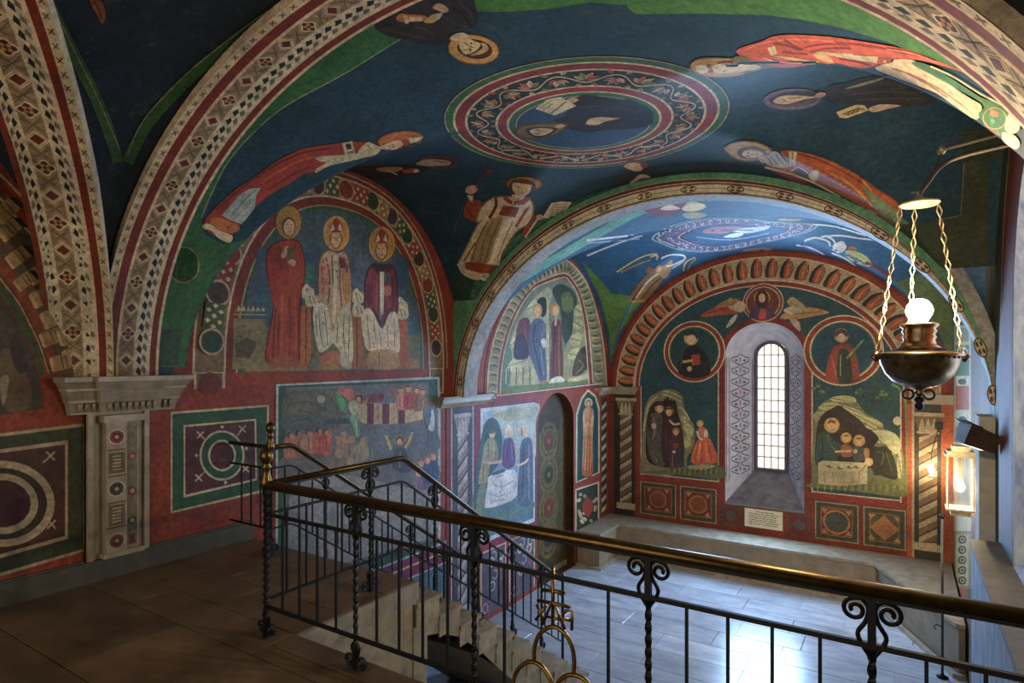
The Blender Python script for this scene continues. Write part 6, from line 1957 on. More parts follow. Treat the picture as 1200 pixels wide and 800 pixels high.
A.poly(blob(q((1010, 420), (1060, 380), (1180, 370)) + w3((80, 300), (230, 265), (330, 275), (480, 330), (610, 390), (560, 430), (430, 450), (250, 440), (120, 430), (0, 430)) + q((1060, 520), (1010, 480)), 3), (42, 36, 34)); A.poly(blob(w3((55, 340), (180, 300), (310, 268), (220, 305), (110, 335))), (136, 120, 92))
for a, c in ((((60, 380), (250, 360), (450, 370)), (66, 56, 50)), (((100, 410), (300, 400), (500, 400)), (68, 58, 52)), (((200, 340), (350, 330), (480, 360)), (22, 20, 20))): A.line(w3(*a), 1.7, c, 3)
A.ell(*q((770, 485))[0], 34, 12.6, (110, 92, 106), -.05); A.ell(*q((780, 482))[0], 30, 9.4, (84, 70, 78), -.05); A.poly(blob(q((620, 500), (680, 450), (800, 430), (920, 430), (1000, 440), (960, 470), (840, 500), (720, 525))), (48, 38, 34)); A.poly(blob(q((635, 500), (690, 462), (780, 455), (860, 460), (930, 470), (840, 490), (720, 520))), (190, 166, 124)); A.poly(blob(q((920, 470), (960, 435), (1005, 440), (990, 465))), (190, 140, 112)); A.line(q((740, 480), (840, 470)), 1.0, (110, 80, 56)); A.line(q((700, 480), (730, 500)), 1.0, (90, 66, 46))
A.poly(w3((0, 480), (120, 435), (165, 440), (190, 470), (60, 515), (20, 512)), (206, 186, 128)); A.poly(w3((30, 490), (130, 452), (170, 460), (70, 502)), (128, 92, 44)); A.poly(blob(w3((190, 460), (250, 435), (380, 440), (300, 462), (220, 480))), (196, 164, 124))
for k in range(4): A.line(w3((50 + 28 * k, 500 - 9 * k), (64 + 28 * k, 480 - 9 * k)), 1, (196, 150, 70))
A.done('painted_saint', vault_front, 'black robed monk with a gilt book on the right of the vault')
A = Art(VF)
q = Q(845, 155, 5.4545)
A.poly(blob(q((300, 225), (420, 190), (380, 120), (480, 118), (600, 145), (720, 190), (820, 240), (900, 290), (1000, 360), (1120, 440), (1160, 540), (1100, 600), (1010, 530), (880, 460), (760, 390), (620, 320), (450, 260)), 3), (178, 82, 30))
A.poly(blob(q((280, 215), (400, 235), (520, 300), (640, 370), (760, 430), (900, 500), (1080, 590), (960, 560), (780, 470), (600, 380), (440, 300)), 3), (140, 62, 76)); A.line(q((280, 220), (440, 262), (620, 330), (800, 430), (1000, 520)), 2.4, (200, 180, 150), 4)
for a, c in ((((480, 130), (640, 180), (800, 260), (900, 320)), (128, 54, 20)), (((700, 260), (820, 330), (930, 430)), (214, 136, 60)), (((640, 280), (780, 360), (950, 460)), (130, 52, 22)), (((760, 280), (880, 370), (970, 470)), (206, 130, 56)), (((900, 300), (960, 370)), (210, 150, 70)), (((940, 330), (1060, 400), (1110, 440)), (150, 60, 26))): A.line(q(*a), 1.8, c, 4)
A.poly(blob(q((900, 340), (960, 380), (1060, 450), (1160, 540), (1110, 590), (1010, 510), (960, 440))), (116, 136, 96)); A.poly(q((455, 250), (500, 225), (560, 260), (580, 300), (540, 290)), (60, 60, 46)); A.poly(blob(q((560, 270), (600, 240), (625, 250), (615, 300), (590, 310))), (206, 182, 130)); A.line(q((450, 245), (495, 220), (560, 258)), 1.6, IV, 3)
A.poly(blob(q((270, 170), (300, 130), (360, 122), (420, 190), (440, 215), (390, 225), (310, 210))), (186, 166, 122)); A.line(q((320, 150), (360, 200)), 1.2, (90, 60, 40)); A.line(q((350, 140), (400, 200)), 1.2, (90, 60, 40)); A.line(q((300, 160), (330, 205)), 1.2, (90, 60, 40)); A.poly(q((430, 122), (485, 122), (475, 210), (440, 215)), (190, 172, 124)); A.line(q((458, 125), (455, 210)), 1.4, (110, 84, 50)); A.poly(q((395, 120), (430, 120), (440, 190), (420, 185)), (150, 66, 26))
A.poly(blob(q((20, 90), (100, 55), (200, 52), (290, 80), (330, 115), (290, 150), (230, 180), (120, 180), (40, 130))), (116, 86, 50)); A.poly(blob(q((28, 92), (102, 62), (200, 60), (284, 86), (318, 114), (280, 145), (228, 172), (124, 170), (50, 128))), (180, 140, 86)); A.poly(blob(q((105, 130), (130, 95), (210, 85), (285, 115), (280, 150), (220, 165), (140, 160))), (96, 56, 34)); A.poly(blob(q((135, 135), (170, 108), (240, 112), (275, 135), (240, 155), (170, 158))), (206, 178, 130)); A.line(q((165, 128), (185, 124)), 1.0, INK); A.line(q((165, 146), (185, 146)), 1.0, INK); A.line(q((185, 136), (215, 136)), .9, (140, 100, 64)); A.line(q((230, 128), (230, 146)), 1.0, (140, 70, 50)); A.poly(blob(q((240, 150), (280, 140), (300, 180), (260, 190))), (190, 160, 116))
A.done('painted_saint', vault_front, 'saint in an orange patterned cope near the hanging lamp')

# ------------------------------------------------------------------ back vault
A = Art(VB)
A.line([(556, 380), (575, 352), (600, 332), (650, 303), (705, 271), (752, 246), (790, 238)], 10, (96, 150, 132), 4)
A.line([(905, 236), (960, 246), (1010, 264), (1050, 288)], 9, (110, 156, 150), 4)
A.done('painted_green_border', vault_back)
A = Art(VB)
A.poly([(683, 306), (694, 318), (706, 330), (716, 344), (732, 345), (742, 348), (752, 345), (764, 346), (748, 372), (732, 402), (722, 440), (716, 440), (714, 390), (704, 352)], (86, 128, 60))
A.poly([(1030, 322), (1052, 330), (1075, 320), (1110, 330), (1130, 360), (1130, 460), (1096, 440), (1082, 400), (1062, 364)], (86, 104, 62))
A.done('painted_green_border', vault_back, 'bright green corners of the back vault')
q = Q(680, 225, 3.158)
A = Art(VB)
o = q((262, 170), (310, 135), (380, 110), (480, 95), (580, 93), (700, 105), (800, 112), (880, 118), (850, 145), (780, 165), (690, 185), (600, 205), (520, 218), (430, 222), (350, 210), (300, 190))
c = Vector((q((570, 158))[0]))
def shr(k): return [c + (Vector(p) - c) * k for p in o]
A.poly(blob(o, 3), (134, 178, 178)); A.poly(blob(shr(.97), 3), (92, 50, 66)); A.poly(blob(shr(.94), 3), (176, 180, 186)); A.poly(blob(shr(.91), 3), (92, 84, 116))
P_ = spline([Vector(p) for p in shr(.79)], 5, True)
for k, p in enumerate(P_):
    if k % 2 == 0:
        A.ring(p.x, p.y, 1.3, 2.4, (186, 188, 200), n=8, t0=k, t1=k + 4.6)
    else: A.disc(p.x, p.y + (1.6 if k % 4 == 1 else -1.6), 1.2, (150, 84, 110))
A.poly(blob(shr(.68), 3), (170, 176, 186)); A.poly(blob(shr(.66), 3), (96, 50, 70)); A.poly(blob(shr(.62), 3), (44, 92, 128))
A.poly(blob(q((450, 145), (490, 128), (560, 125), (640, 130), (570, 140), (540, 150), (480, 152))), (166, 120, 130)); A.poly(blob(q((560, 140), (640, 128), (700, 122), (690, 135), (620, 150))), (206, 208, 214)); A.poly(blob(q((530, 165), (570, 150), (605, 152), (580, 165))), (212, 216, 222)); A.disc(*q((490, 140))[0], 2.2, (150, 70, 70)); A.line(q((520, 140), (640, 138)), 1.0, (90, 60, 90)); A.line(q((430, 165), (560, 175), (700, 150)), 1.2, (150, 170, 190), 3)
A.done('painted_mandorla', vault_back, 'almond shaped glory with a pale figure on the blue back vault')
A = Art(VB)
A.poly(blob(q((225, 55), (280, 30), (360, 15), (440, 18), (450, 40), (390, 60), (340, 88), (270, 85))), (112, 38, 58)); A.line(q((260, 60), (330, 40), (400, 30)), 1.4, (76, 24, 40), 3); A.ell(*q((420, 52))[0], 11, 5.6, (186, 160, 120)); A.poly(blob(q((375, 60), (400, 45), (450, 40), (465, 55), (430, 68), (395, 70))), (206, 180, 140)); A.poly(blob(q((295, 62), (330, 45), (370, 60), (330, 66))), (206, 176, 150)); A.poly(blob(q((380, 78), (430, 72), (470, 84), (430, 98), (390, 94))), (150, 152, 116))
A.done('painted_angel', vault_back, 'maroon robed angel above the mandorla')
A = Art(VB)
A.line(q((25, 178), (110, 168), (230, 155)), 3.0, (206, 210, 214), 3, 1.6); A.line(q((230, 160), (150, 185), (80, 212), (25, 235)), 1.4, (200, 206, 210), 3, 2.4); A.line(q((30, 188), (120, 180), (220, 172)), 1.4, (160, 170, 180), 3)
A.done('painted_wings', vault_back, 'pair of white wings left of the mandorla')
A = Art(VB)
A.poly(blob(q((180, 405), (200, 360), (240, 310), (275, 285), (310, 290), (300, 330), (270, 370), (240, 400))), (146, 98, 50)); A.poly(blob(q((275, 285), (310, 270), (340, 250), (335, 290), (310, 320))), (170, 126, 76))
for a, c in ((((205, 390), (250, 330), (290, 300)), (206, 170, 116)), (((225, 395), (265, 345), (300, 315)), (96, 56, 28)), (((195, 400), (230, 345)), (90, 52, 26)), (((135, 295), (190, 260), (240, 235), (285, 228)), (190, 164, 124)), (((150, 296), (210, 268), (260, 250)), (150, 122, 84)), (((260, 240), (285, 232), (282, 250)), (196, 170, 130)), (((300, 245), (330, 232), (375, 232), (388, 245), (350, 265), (320, 275)), (206, 206, 200)), (((340, 280), (380, 255), (385, 240)), (190, 190, 186)), (((380, 300), (390, 260), (425, 240)), (186, 160, 120)), (((395, 300), (405, 270), (428, 245)), (150, 120, 84)), (((180, 405), (240, 402)), (190, 130, 50))): A.line(q(*a), 2.0, c, 4)
A.disc(*q((258, 290))[0], 4.4, (150, 96, 50)); A.disc(*q((294, 283))[0], 4.6, (176, 120, 60)); A.ell(*q((292, 286))[0], 2.6, 3.4, SKIN)
A.done('painted_angel', vault_back, 'tawny flying angel left of the mandorla')
A = Art(VB)
A.poly(blob(q((565, 235), (610, 212), (690, 205), (710, 215), (640, 222), (600, 240))), (150, 116, 96)); A.poly(blob(q((730, 100), (790, 88), (820, 90), (810, 105), (750, 106))), (176, 140, 120)); A.line(q((815, 85), (828, 100)), 1.4, IV)
A.done('painted_figure', vault_back)
A = Art(VB)
for a, c, w_ in ((((860, 118), (950, 128), (1070, 165)), (206, 212, 212), 2.0), (((890, 165), (960, 160), (1030, 170), (1105, 178)), (200, 206, 206), 2.0), (((905, 160), (935, 175), (945, 200), (935, 215)), (206, 206, 200), 2.2), (((830, 180), (870, 168), (915, 180), (925, 200)), (196, 196, 190), 2.4), (((800, 195), (850, 205), (900, 230), (912, 252)), (206, 200, 210), 2.0), (((815, 195), (870, 222), (905, 252)), (140, 110, 150), 1.6), (((930, 225), (980, 245), (1040, 290)), (206, 210, 200), 2.0)): A.line(q(*a), w_, c, 4)
A.poly(blob(q((935, 195), (970, 180), (985, 205), (960, 225), (940, 215))), (206, 196, 176)); A.poly(blob(q((985, 215), (1040, 225), (1075, 255), (1070, 275), (1020, 262), (985, 240))), (170, 166, 104)); A.poly(blob(q((1060, 255), (1110, 285), (1160, 310), (1110, 320), (1060, 290))), (112, 40, 46)); A.ell(*q((1008, 208))[0], 5, 3, (150, 84, 60)); A.line(q((1000, 235), (1060, 268)), 1.1, (104, 100, 60))
A.done('painted_angel', vault_back, 'white winged angel right of the mandorla')

# ------------------------------------------------------------------ back wall
def bwf(h, t, zs=1.08): return (XC + h * math.cos(t), zs + (h * 1.06 - .47) * math.sin(t))
A = Art(BW, 'uv')
arch_ring(A, bwf, 2.22, 2.70, (176, 158, 124), n=60)
A.done('painted_arch_border', wall_back, 'arch border of orange lotus lobes on tan over the window wall')
A = Art(BW, 'uv')
nl = 31
for k in range(nl):
    t = pi * (k + .5) / nl
    x, z = bwf(2.27, t); x2, z2 = bwf(2.58, t)
    u = Vector((x2 - x, z2 - z)).normalized(); p = Vector((u.y, -u.x)); o = Vector((x, z)) + u * .03
    L_ = (Vector((x2, z2)) - Vector((x, z))).length
    def P(a, b): return o + u * (L_ * a) + p * (.20 * b)
    A.poly(blob([P(0, -.5), P(.55, -.52), P(.86, -.3), P(1.0, -.02), P(.8, .2), P(.2, .12), P(0, 0)], 3), (58, 46, 38))
    A.poly(blob([P(0, -.16), P(.45, -.26), P(.8, -.12), P(.98, .02), P(.8, .22), P(.45, .34), P(0, .26)], 3), (168, 90, 50))
    A.line([P(.1, .05), P(.75, .04)], .02, (206, 136, 80)); A.line([P(.02, .30), P(.5, .42), P(.85, .26)], .018, (110, 60, 40))
A.done('painted_lotus_row', wall_back, 'row of orange lotus lobes')
A = Art(BW, 'uv')
arch_ring(A, bwf, 2.635, 2.71, (140, 54, 32), n=60); arch_ring(A, bwf, 2.615, 2.635, IV, n=60)
arch_ring(A, bwf, 2.235, 2.255, IV, n=60); arch_ring(A, bwf, 2.17, 2.235, (130, 52, 36), n=60); arch_ring(A, bwf, 2.15, 2.17, IV, n=60)
A.done('painted_arch_border', wall_back)
A = Art(BW, 'uv')
pts = [bwf(2.15, pi * i / 40) for i in range(41)]
_l = [p for p in pts if p[0] <= WX - WHW]; _r = [p for p in pts if p[0] >= WX + WHW]; _m = [p for p in pts if WX - WHW < p[0] < WX + WHW]
zl, zr = _l[0][1] + .01, _r[-1][1] + .01
A.poly([(XC - 2.15, -.62), (WX - WHW, -.62), (WX - WHW, zl)] + _l, (46, 74, 78))
A.poly([(WX + WHW, -.62), (XC + 2.15, -.62)] + _r + [(WX + WHW, zr)], (46, 74, 78))
A.poly([(WX - WHW, zl)] + _m[::-1] + [(WX + WHW, zr)] + [(WX + WHW * math.cos(pi * i / 24), 1.66 + .6 * math.sin(pi * i / 24)) for i in range(25)], (46, 74, 78))
A.done('painted_field', wall_back)
A = Art(BW, 'uv')
WL, WR = WX - WHW, WX + WHW
A.poly([(WL - .1, -.62), (WL - .1, 1.66)] + [(WX - (WHW + .1) * math.cos(pi * i / 20), 1.66 + .7 * math.sin(pi * i / 20)) for i in range(21)] + [(WR + .1, -.62), (WR, -.62)] + [(WX + WHW * math.cos(pi * i / 20), 1.66 + .6 * math.sin(pi * i / 20)) for i in range(21)] + [(WL, -.62)], (124, 42, 34))
for xa, xb in ((XC - 2.2, XC - 2.13), (XC + 2.13, XC + 2.2)): A.rect(xa, -.7, xb, 1.1, (132, 50, 34))
A.rect(XC - 2.2, -.70, WL - .02, -.60, (130, 46, 34)); A.rect(WR + .02, -.70, XC + 2.2, -.60, (132, 52, 34))
A.rect(XC - 2.13, -.62, XC - 2.11, 1.1, IV); A.rect(WL - .13, -.6, WL - .11, 1.5, IV); A.rect(WR + .11, -.6, WR + .13, 1.5, IV); A.rect(XC + 2.11, -.62, XC + 2.13, 1.1, IV)
A.rect(XC - 2.13, -.60, WL - .11, -.58, IV); A.rect(WR + .11, -.60, XC + 2.13, -.58, IV)
A.done('painted_frame', wall_back, 'red frame bands round the window and the two scenes')
# medallions
def medallion(A, x, z, r, field):
    A.disc(x, z, r, IV, 32); A.disc(x, z, r * .96, (136, 54, 36), 32); A.disc(x, z, r * .84, IV, 32); A.disc(x, z, r * .80, (60, 96, 64), 32); A.disc(x, z, r * .76, field, 32)
A = Art(BW, 'uv'); medallion(A, -3.27, 1.76, .57, (38, 70, 76)); A.done('painted_medallion', wall_back, 'round medallion of a dark monk left of the window')
A = Art(BW)
A.poly(blob([(795, 436), (798, 418), (804, 408), (813, 404), (822, 408), (830, 420), (832, 438), (813, 443)]), (40, 40, 44)); A.disc(810, 396, 8.5, (176, 146, 84)); A.disc(810, 398, 5.6, (206, 176, 140)); A.poly(blob([(802, 392), (810, 387), (818, 392), (817, 398), (813, 392), (806, 393)]), (60, 50, 40)); A.poly([(810, 416), (820, 415), (821, 427), (811, 428)], (160, 60, 40)); A.line([(800, 424), (812, 422)], 3, (176, 150, 100)); A.disc(808, 432, 3, (196, 164, 120)); A.line([(800, 410), (797, 432)], 1, (80, 80, 84))
A.done('painted_saint', wall_back)
A = Art(BW, 'uv'); medallion(A, -.85, 1.76, .58, (36, 74, 86)); A.done('painted_medallion', wall_back, 'round medallion of a red robed saint right of the window')
A = Art(BW)
A.poly(blob([(970, 446), (970, 424), (976, 408), (987, 402), (1000, 408), (1006, 430), (1004, 444)]), (140, 66, 50)); A.poly(blob([(982, 446), (982, 416), (988, 408), (996, 416), (998, 446)]), (50, 66, 52)); A.disc(986, 393, 8.5, (170, 140, 84)); A.disc(986, 395, 5.5, (206, 176, 140)); A.poly(blob([(978, 390), (986, 385), (994, 390), (992, 395), (986, 390), (980, 395)]), (84, 60, 44)); A.line([(992, 420), (1012, 398)], 2.2, (110, 150, 84)); A.line([(974, 416), (980, 440)], 1.2, (190, 110, 84)); A.line([(985, 416), (985, 440)], 1, (150, 160, 130))
A.done('painted_saint', wall_back)
A = Art(BW, 'uv'); medallion(A, -2.07, 2.6, .335, (110, 56, 40)); A.done('painted_medallion', wall_back, 'small round medallion of a bearded figure above the window')
A = Art(BW)
A.disc(893, 349, 9.5, (186, 130, 60)); A.poly(blob([(885, 352), (887, 343), (893, 339), (899, 343), (901, 352), (897, 360), (889, 360)]), (74, 42, 30)); A.ell(893, 349, 4, 5.4, SKIN); A.poly(blob([(878, 372), (882, 362), (893, 359), (904, 362), (908, 371), (893, 374)]), (80, 60, 90)); A.poly(blob([(889, 373), (892, 362), (898, 364), (896, 373)]), (176, 70, 50))
A.done('painted_saint', wall_back)
A = Art(BW)
for pts, cc in (([(820, 371), (836, 361), (854, 356), (868, 358), (866, 366), (846, 369)], (170, 76, 50)), ([(852, 358), (866, 352), (874, 358), (868, 366)], (186, 168, 130)), ([(851, 384), (856, 374), (864, 368), (860, 378)], (186, 180, 160)), ([(838, 360), (850, 352), (866, 350), (858, 358)], (150, 116, 80)),
                ([(914, 372), (926, 364), (948, 360), (972, 366), (950, 371), (930, 374)], (186, 138, 88)), ([(918, 364), (930, 358), (940, 362), (934, 370)], (190, 178, 140)), ([(926, 374), (936, 376), (938, 388), (930, 382)], (186, 160, 150)), ([(922, 354), (928, 348), (936, 352), (944, 360), (932, 360)], (170, 146, 110))):
    A.poly(blob(pts), cc)
A.disc(856, 352, 3.2, GOLD); A.disc(927, 355, 3.2, GOLD); A.line([(826, 368), (850, 361)], 1, (104, 40, 30)); A.line([(930, 368), (962, 365)], 1, (120, 76, 50))
A.done('painted_angels', wall_back, 'two small flying angels beside the top medallion')
# left scene
q = Q(748, 440, 6.154)
A = Art(BW)
A.poly(blob(q((20, 690), (24, 560), (30, 420), (45, 260), (75, 170), (130, 125), (200, 100), (270, 105), (320, 150), (330, 230), (360, 300), (400, 360), (410, 440), (395, 520), (350, 600), (340, 690), (180, 720))), (128, 122, 92))
for a in (((180, 110), (250, 125), (310, 160)), ((170, 135), (240, 150), (310, 190)), ((290, 220), (330, 250), (370, 320)), ((60, 250), (90, 190), (140, 150)), ((40, 400), (52, 300), (70, 250))): A.line(q(*a), 2.0, (176, 170, 128), 3)
A.poly(blob(q((55, 560), (55, 420), (65, 300), (90, 220), (130, 185), (190, 180), (205, 150), (225, 175), (270, 190), (285, 260), (310, 360), (325, 450), (325, 600), (240, 660), (130, 650), (75, 620))), (46, 38, 32))
for x, y in ((190, 165), (215, 155), (240, 162), (262, 175)): A.poly(q((x - 12, 205), (x, y - 8), (x + 14, 205)), (34, 28, 24))
# rock fragments between the cave and the kneeling figure
for p in (((320, 360), (360, 340), (400, 380), (390, 440), (350, 430)), ((330, 440), (370, 430), (385, 490), (350, 530), (330, 500)), ((300, 300), (340, 290), (365, 330), (330, 350))): A.poly(q(*p), (188, 182, 128)); A.line(q(p[0], p[2]), .9, (120, 112, 76))
# monk on the left
A.poly(blob(q((60, 420), (75, 300), (110, 270), (165, 280), (180, 380), (175, 520), (195, 640), (140, 650), (90, 590), (70, 500))), (92, 84, 78)); A.poly(blob(q((70, 330), (85, 290), (100, 380), (75, 400))), (62, 54, 50)); A.line(q((110, 300), (120, 400), (100, 480), (140, 620)), 1.6, (140, 130, 120), 3); A.line(q((150, 300), (150, 420)), 1.2, (54, 48, 44)); A.line(q((90, 430), (120, 560), (160, 640)), 1.2, (58, 52, 48), 3)
A.disc(*q((152, 235))[0], 5.4, (150, 124, 84)); A.ell(*q((155, 240))[0], 3.2, 4.4, (196, 156, 120)); A.poly(blob(q((122, 225), (140, 200), (175, 200), (182, 220), (150, 215))), (74, 54, 40)); A.poly(blob(q((95, 350), (120, 345), (130, 370), (105, 385))), (190, 170, 150))
# monk in the middle
A.poly(blob(q((165, 420), (175, 330), (205, 300), (260, 310), (300, 350), (320, 420), (320, 500), (210, 620), (175, 600))), (66, 44, 46)); A.disc(*q((225, 255))[0], 5.2, (140, 104, 70)); A.ell(*q((222, 265))[0], 3.0, 4.4, (206, 150, 110)); A.line(q((195, 240), (250, 235)), 1.8, (60, 40, 32)); A.line(q((225, 320), (255, 350), (300, 345)), 2.2, (196, 170, 140), 3); A.line(q((200, 380), (205, 560)), 1.2, (96, 66, 64))
# small one in front
A.poly(blob(q((220, 500), (235, 440), (270, 430), (310, 450), (325, 540), (330, 660), (270, 685), (225, 670))), (74, 58, 52)); A.disc(*q((272, 400))[0], 4.4, (150, 116, 80)); A.ell(*q((272, 410))[0], 2.7, 3.6, (206, 156, 116)); A.poly(q((250, 490), (285, 485), (288, 520), (255, 530)), (150, 60, 44)); A.poly(q((245, 540), (270, 540), (268, 560), (248, 558)), (196, 190, 180)); A.poly(blob(q((285, 540), (305, 520), (320, 640), (290, 660))), (60, 66, 82)); A.line(q((248, 570), (246, 660)), 1.4, (120, 96, 80))
# kneeling figure in coral
A.poly(blob(q((385, 630), (390, 560), (420, 480), (450, 450), (500, 440), (540, 500), (575, 590), (570, 625), (480, 640))), (200, 100, 66))
for (a, b), c in ((((430, 490), (405, 615)), (150, 62, 40)), (((465, 480), (458, 625)), (158, 66, 42)), (((500, 470), (530, 615)), (150, 62, 40)), (((448, 490), (430, 620)), (224, 140, 100)), (((485, 480), (498, 620)), (224, 140, 100))): A.line(q(a, b), 1.3, c)
A.poly(blob(q((425, 430), (432, 385), (455, 368), (490, 385), (505, 430), (470, 450))), (190, 120, 90)); A.poly(blob(q((480, 390), (500, 400), (500, 440), (475, 440))), (206, 196, 170)); A.line(q((425, 400), (435, 440), (465, 465)), 2.4, (206, 196, 170), 3); A.disc(*q((446, 345))[0], 4.2, (170, 140, 96)); A.ell(*q((446, 350))[0], 2.6, 3.4, (206, 170, 130))
A.poly(blob(q((20, 690), (200, 680), (420, 640), (600, 650), (605, 745), (300, 715), (25, 700))), (96, 100, 66)); A.poly(blob(q((360, 650), (470, 640), (560, 650), (480, 675), (380, 672))), (160, 156, 122))
for k in range(20): A.line(q((220 + 19 * k, 712), (224 + 19 * k, 668)), .9, (66, 72, 46) if k % 2 else (140, 140, 92))
A.done('painted_scene', wall_back, 'monks in a dark cave and a kneeling figure in coral')
# right scene
q = Q(944, 450, 5.927)
A = Art(BW)
A.poly(blob(q((40, 660), (48, 420), (60, 240), (110, 140), (190, 90), (280, 80), (345, 110), (420, 200), (520, 260), (560, 330), (640, 380), (670, 440), (680, 720), (400, 720), (60, 690))), (118, 118, 86))
for p, c in ((((175, 95), (260, 78), (345, 95), (340, 130), (270, 125), (190, 118)), (182, 178, 128)), (((95, 150), (180, 125), (260, 150), (180, 175), (110, 180)), (170, 166, 120)), (((250, 150), (330, 165), (420, 215), (360, 220), (290, 195)), (186, 182, 130)), (((340, 210), (440, 230), (530, 270), (520, 300), (430, 275), (360, 240)), (178, 174, 122)), (((410, 280), (480, 290), (500, 315), (440, 310)), (186, 180, 130)), (((450, 330), (560, 320), (640, 360), (665, 440), (620, 490), (580, 470), (560, 420), (490, 400)), (196, 190, 142)), (((60, 200), (130, 190), (110, 230), (65, 260)), (160, 156, 112)), (((640, 490), (665, 480), (668, 640), (640, 640)), (176, 170, 124))):
    A.poly(blob(q(*p)), c); A.line(q(p[0], p[len(p) // 2]), 1.0, (108, 104, 72))
A.poly(blob(q((75, 560), (70, 400), (85, 280), (120, 210), (200, 160), (240, 150), (300, 190), (380, 250), (420, 300), (470, 330), (510, 380), (480, 430), (590, 460), (640, 650), (540, 640), (450, 580), (200, 560))), (58, 46, 38))
A.poly(blob(q((470, 620), (470, 470), (500, 440), (570, 440), (620, 560), (635, 640), (540, 630))), (62, 58, 48)); A.line(q((500, 470), (540, 480), (530, 560)), 1.3, (110, 104, 86), 3); A.line(q((560, 470), (600, 600)), 1.1, (104, 98, 80))
A.poly(blob(q((70, 540), (75, 420), (95, 340), (150, 330), (210, 400), (300, 455), (320, 480), (230, 500), (210, 550), (120, 560))), (62, 78, 70)); A.line(q((110, 370), (120, 450), (100, 540)), 1.2, (40, 50, 46), 3); A.line(q((150, 350), (180, 430), (220, 470)), 1.2, (96, 112, 100), 3)
A.disc(*q((183, 285))[0], 9.4, (150, 118, 62)); A.disc(*q((183, 285))[0], 8.4, (196, 164, 92)); A.ell(*q((180, 290))[0], 4.4, 6.2, (206, 168, 120)); A.poly(blob(q((150, 275), (170, 248), (205, 255), (205, 275), (180, 268))), (104, 84, 60)); A.poly(blob(q((165, 310), (190, 325), (200, 305), (180, 318))), (130, 110, 84))
for x, y, r_ in ((282, 372, 6.6), (372, 392, 7.4)): A.disc(*q((x, y))[0], r_, (160, 120, 62)); A.disc(*q((x, y))[0], r_ * .86, (200, 160, 90)); A.ell(*q((x, y + 6))[0], r_ * .46, r_ * .6, (210, 170, 124)); A.line(q((x - 18, y - 14), (x + 16, y - 16)), 1.6, (96, 64, 40))
A.poly(blob(q((250, 430), (290, 415), (330, 450), (320, 500), (250, 500))), (150, 96, 60)); A.poly(blob(q((330, 440), (400, 440), (410, 520), (340, 530))), (84, 84, 76)); A.line(q((205, 468), (270, 465), (315, 462)), 2.4, (206, 168, 120), 3); A.disc(*q((345, 465))[0], 2.6, (200, 170, 130)); A.poly(blob(q((405, 450), (440, 450), (440, 520), (415, 520))), (170, 130, 84)); A.disc(*q((440, 540))[0], 5, (206, 176, 120)); A.disc(*q((440, 540))[0], 3, (214, 190, 140))
A.poly(q((88, 545), (120, 530), (430, 545), (428, 700), (300, 710), (90, 690)), (190, 180, 138)); A.poly(q((88, 600), (380, 610), (380, 708), (90, 690)), (172, 162, 122)); A.line(q((380, 605), (420, 560)), 1.0, (120, 108, 74))
for x in (130, 190, 260, 320): A.line(q((x, 610), (x + 4, 690)), .9, (140, 128, 90))
for x, y in ((170, 570), (240, 580), (310, 575), (360, 575)): A.ell(*q((x, y))[0], 4, 1.6, (120, 92, 56)); A.ell(*q((x + 10, y - 4))[0], 2, 1, (214, 200, 160))
A.disc(*q((638, 255))[0], 5.2, (214, 204, 160))
for cx, cy, n_ in ((550, 85, 12), (380, 55, 7), (85, 35, 6), (110, 60, 5)):
    r_ = random.Random(cx)
    for k in range(n_):
        a = r_.uniform(0, 6.28); d_ = r_.uniform(5, 62 if n_ > 8 else 34)
        A.ell(*q((cx + d_ * math.cos(a), cy + d_ * .75 * math.sin(a)))[0], 2.6, 1.8, (104, 122, 72) if k % 2 else (66, 92, 60))
A.poly(blob(q((40, 690), (240, 705), (440, 690), (690, 660), (690, 780), (400, 750), (30, 715))), (112, 112, 70))
for k in range(26): A.line(q((60 + 24 * k, 742), (64 + 24 * k, 700)), .9, (150, 150, 96) if k % 2 else (66, 70, 44))
A.done('painted_scene', wall_back, 'haloed figures at a white table before pale rocks')
A = Art(BW)
A.line([(1045, 450), (1056, 458), (1062, 480), (1063, 578)], 3, (96, 140, 84), 4)
A.done('painted_border', wall_back)

# lower panels and base of the back wall
A = Art(BW, 'uv')
A.polys([[(XL, -1.44), (WX - WHW, -1.44), (WX - WHW, -.70), (XL, -.70)], [(WX - WHW, -1.44), (WX + WHW, -1.44), (WX + WHW, -.95), (WX - WHW, -.95)], [(WX + WHW, -1.44), (XR, -1.44), (XR, -.70), (WX + WHW, -.70)]], (118, 46, 36))
def xpan(x0, x1, kind):
    z0, z1 = -1.36, -.74
    A.rect(x0, z0, x1, z1, IV2); A.rect(x0 + .015, z0 + .015, x1 - .015, z1 - .015, (66, 74, 56)); A.rect(x0 + .08, z0 + .08, x1 - .08, z1 - .08, (150, 90, 54)); A.rect(x0 + .1, z0 + .1, x1 - .1, z1 - .1, (112, 48, 38) if kind != 2 else (78, 86, 62))
    xm, zm = (x0 + x1) / 2, (z0 + z1) / 2
    if kind == 0: A.disc(xm, zm, .17, (150, 110, 66)); A.disc(xm, zm, .14, (124, 66, 44))
    elif kind == 1: A.disc(xm, zm, .20, (170, 120, 70)); A.disc(xm, zm, .17, (70, 80, 70))
    else: A.poly([(xm - .2, zm), (xm, zm - .2), (xm + .2, zm), (xm, zm + .2)], (176, 112, 62))
    for s in (-1, 1):
        for s2 in (-1, 1): A.poly([(xm + s * .18, zm + s2 * .12), (xm + s * .22, zm + s2 * .2), (xm + s * .12, zm + s2 * .2)], (170, 130, 84))
A.done('painted_dado', wall_back)
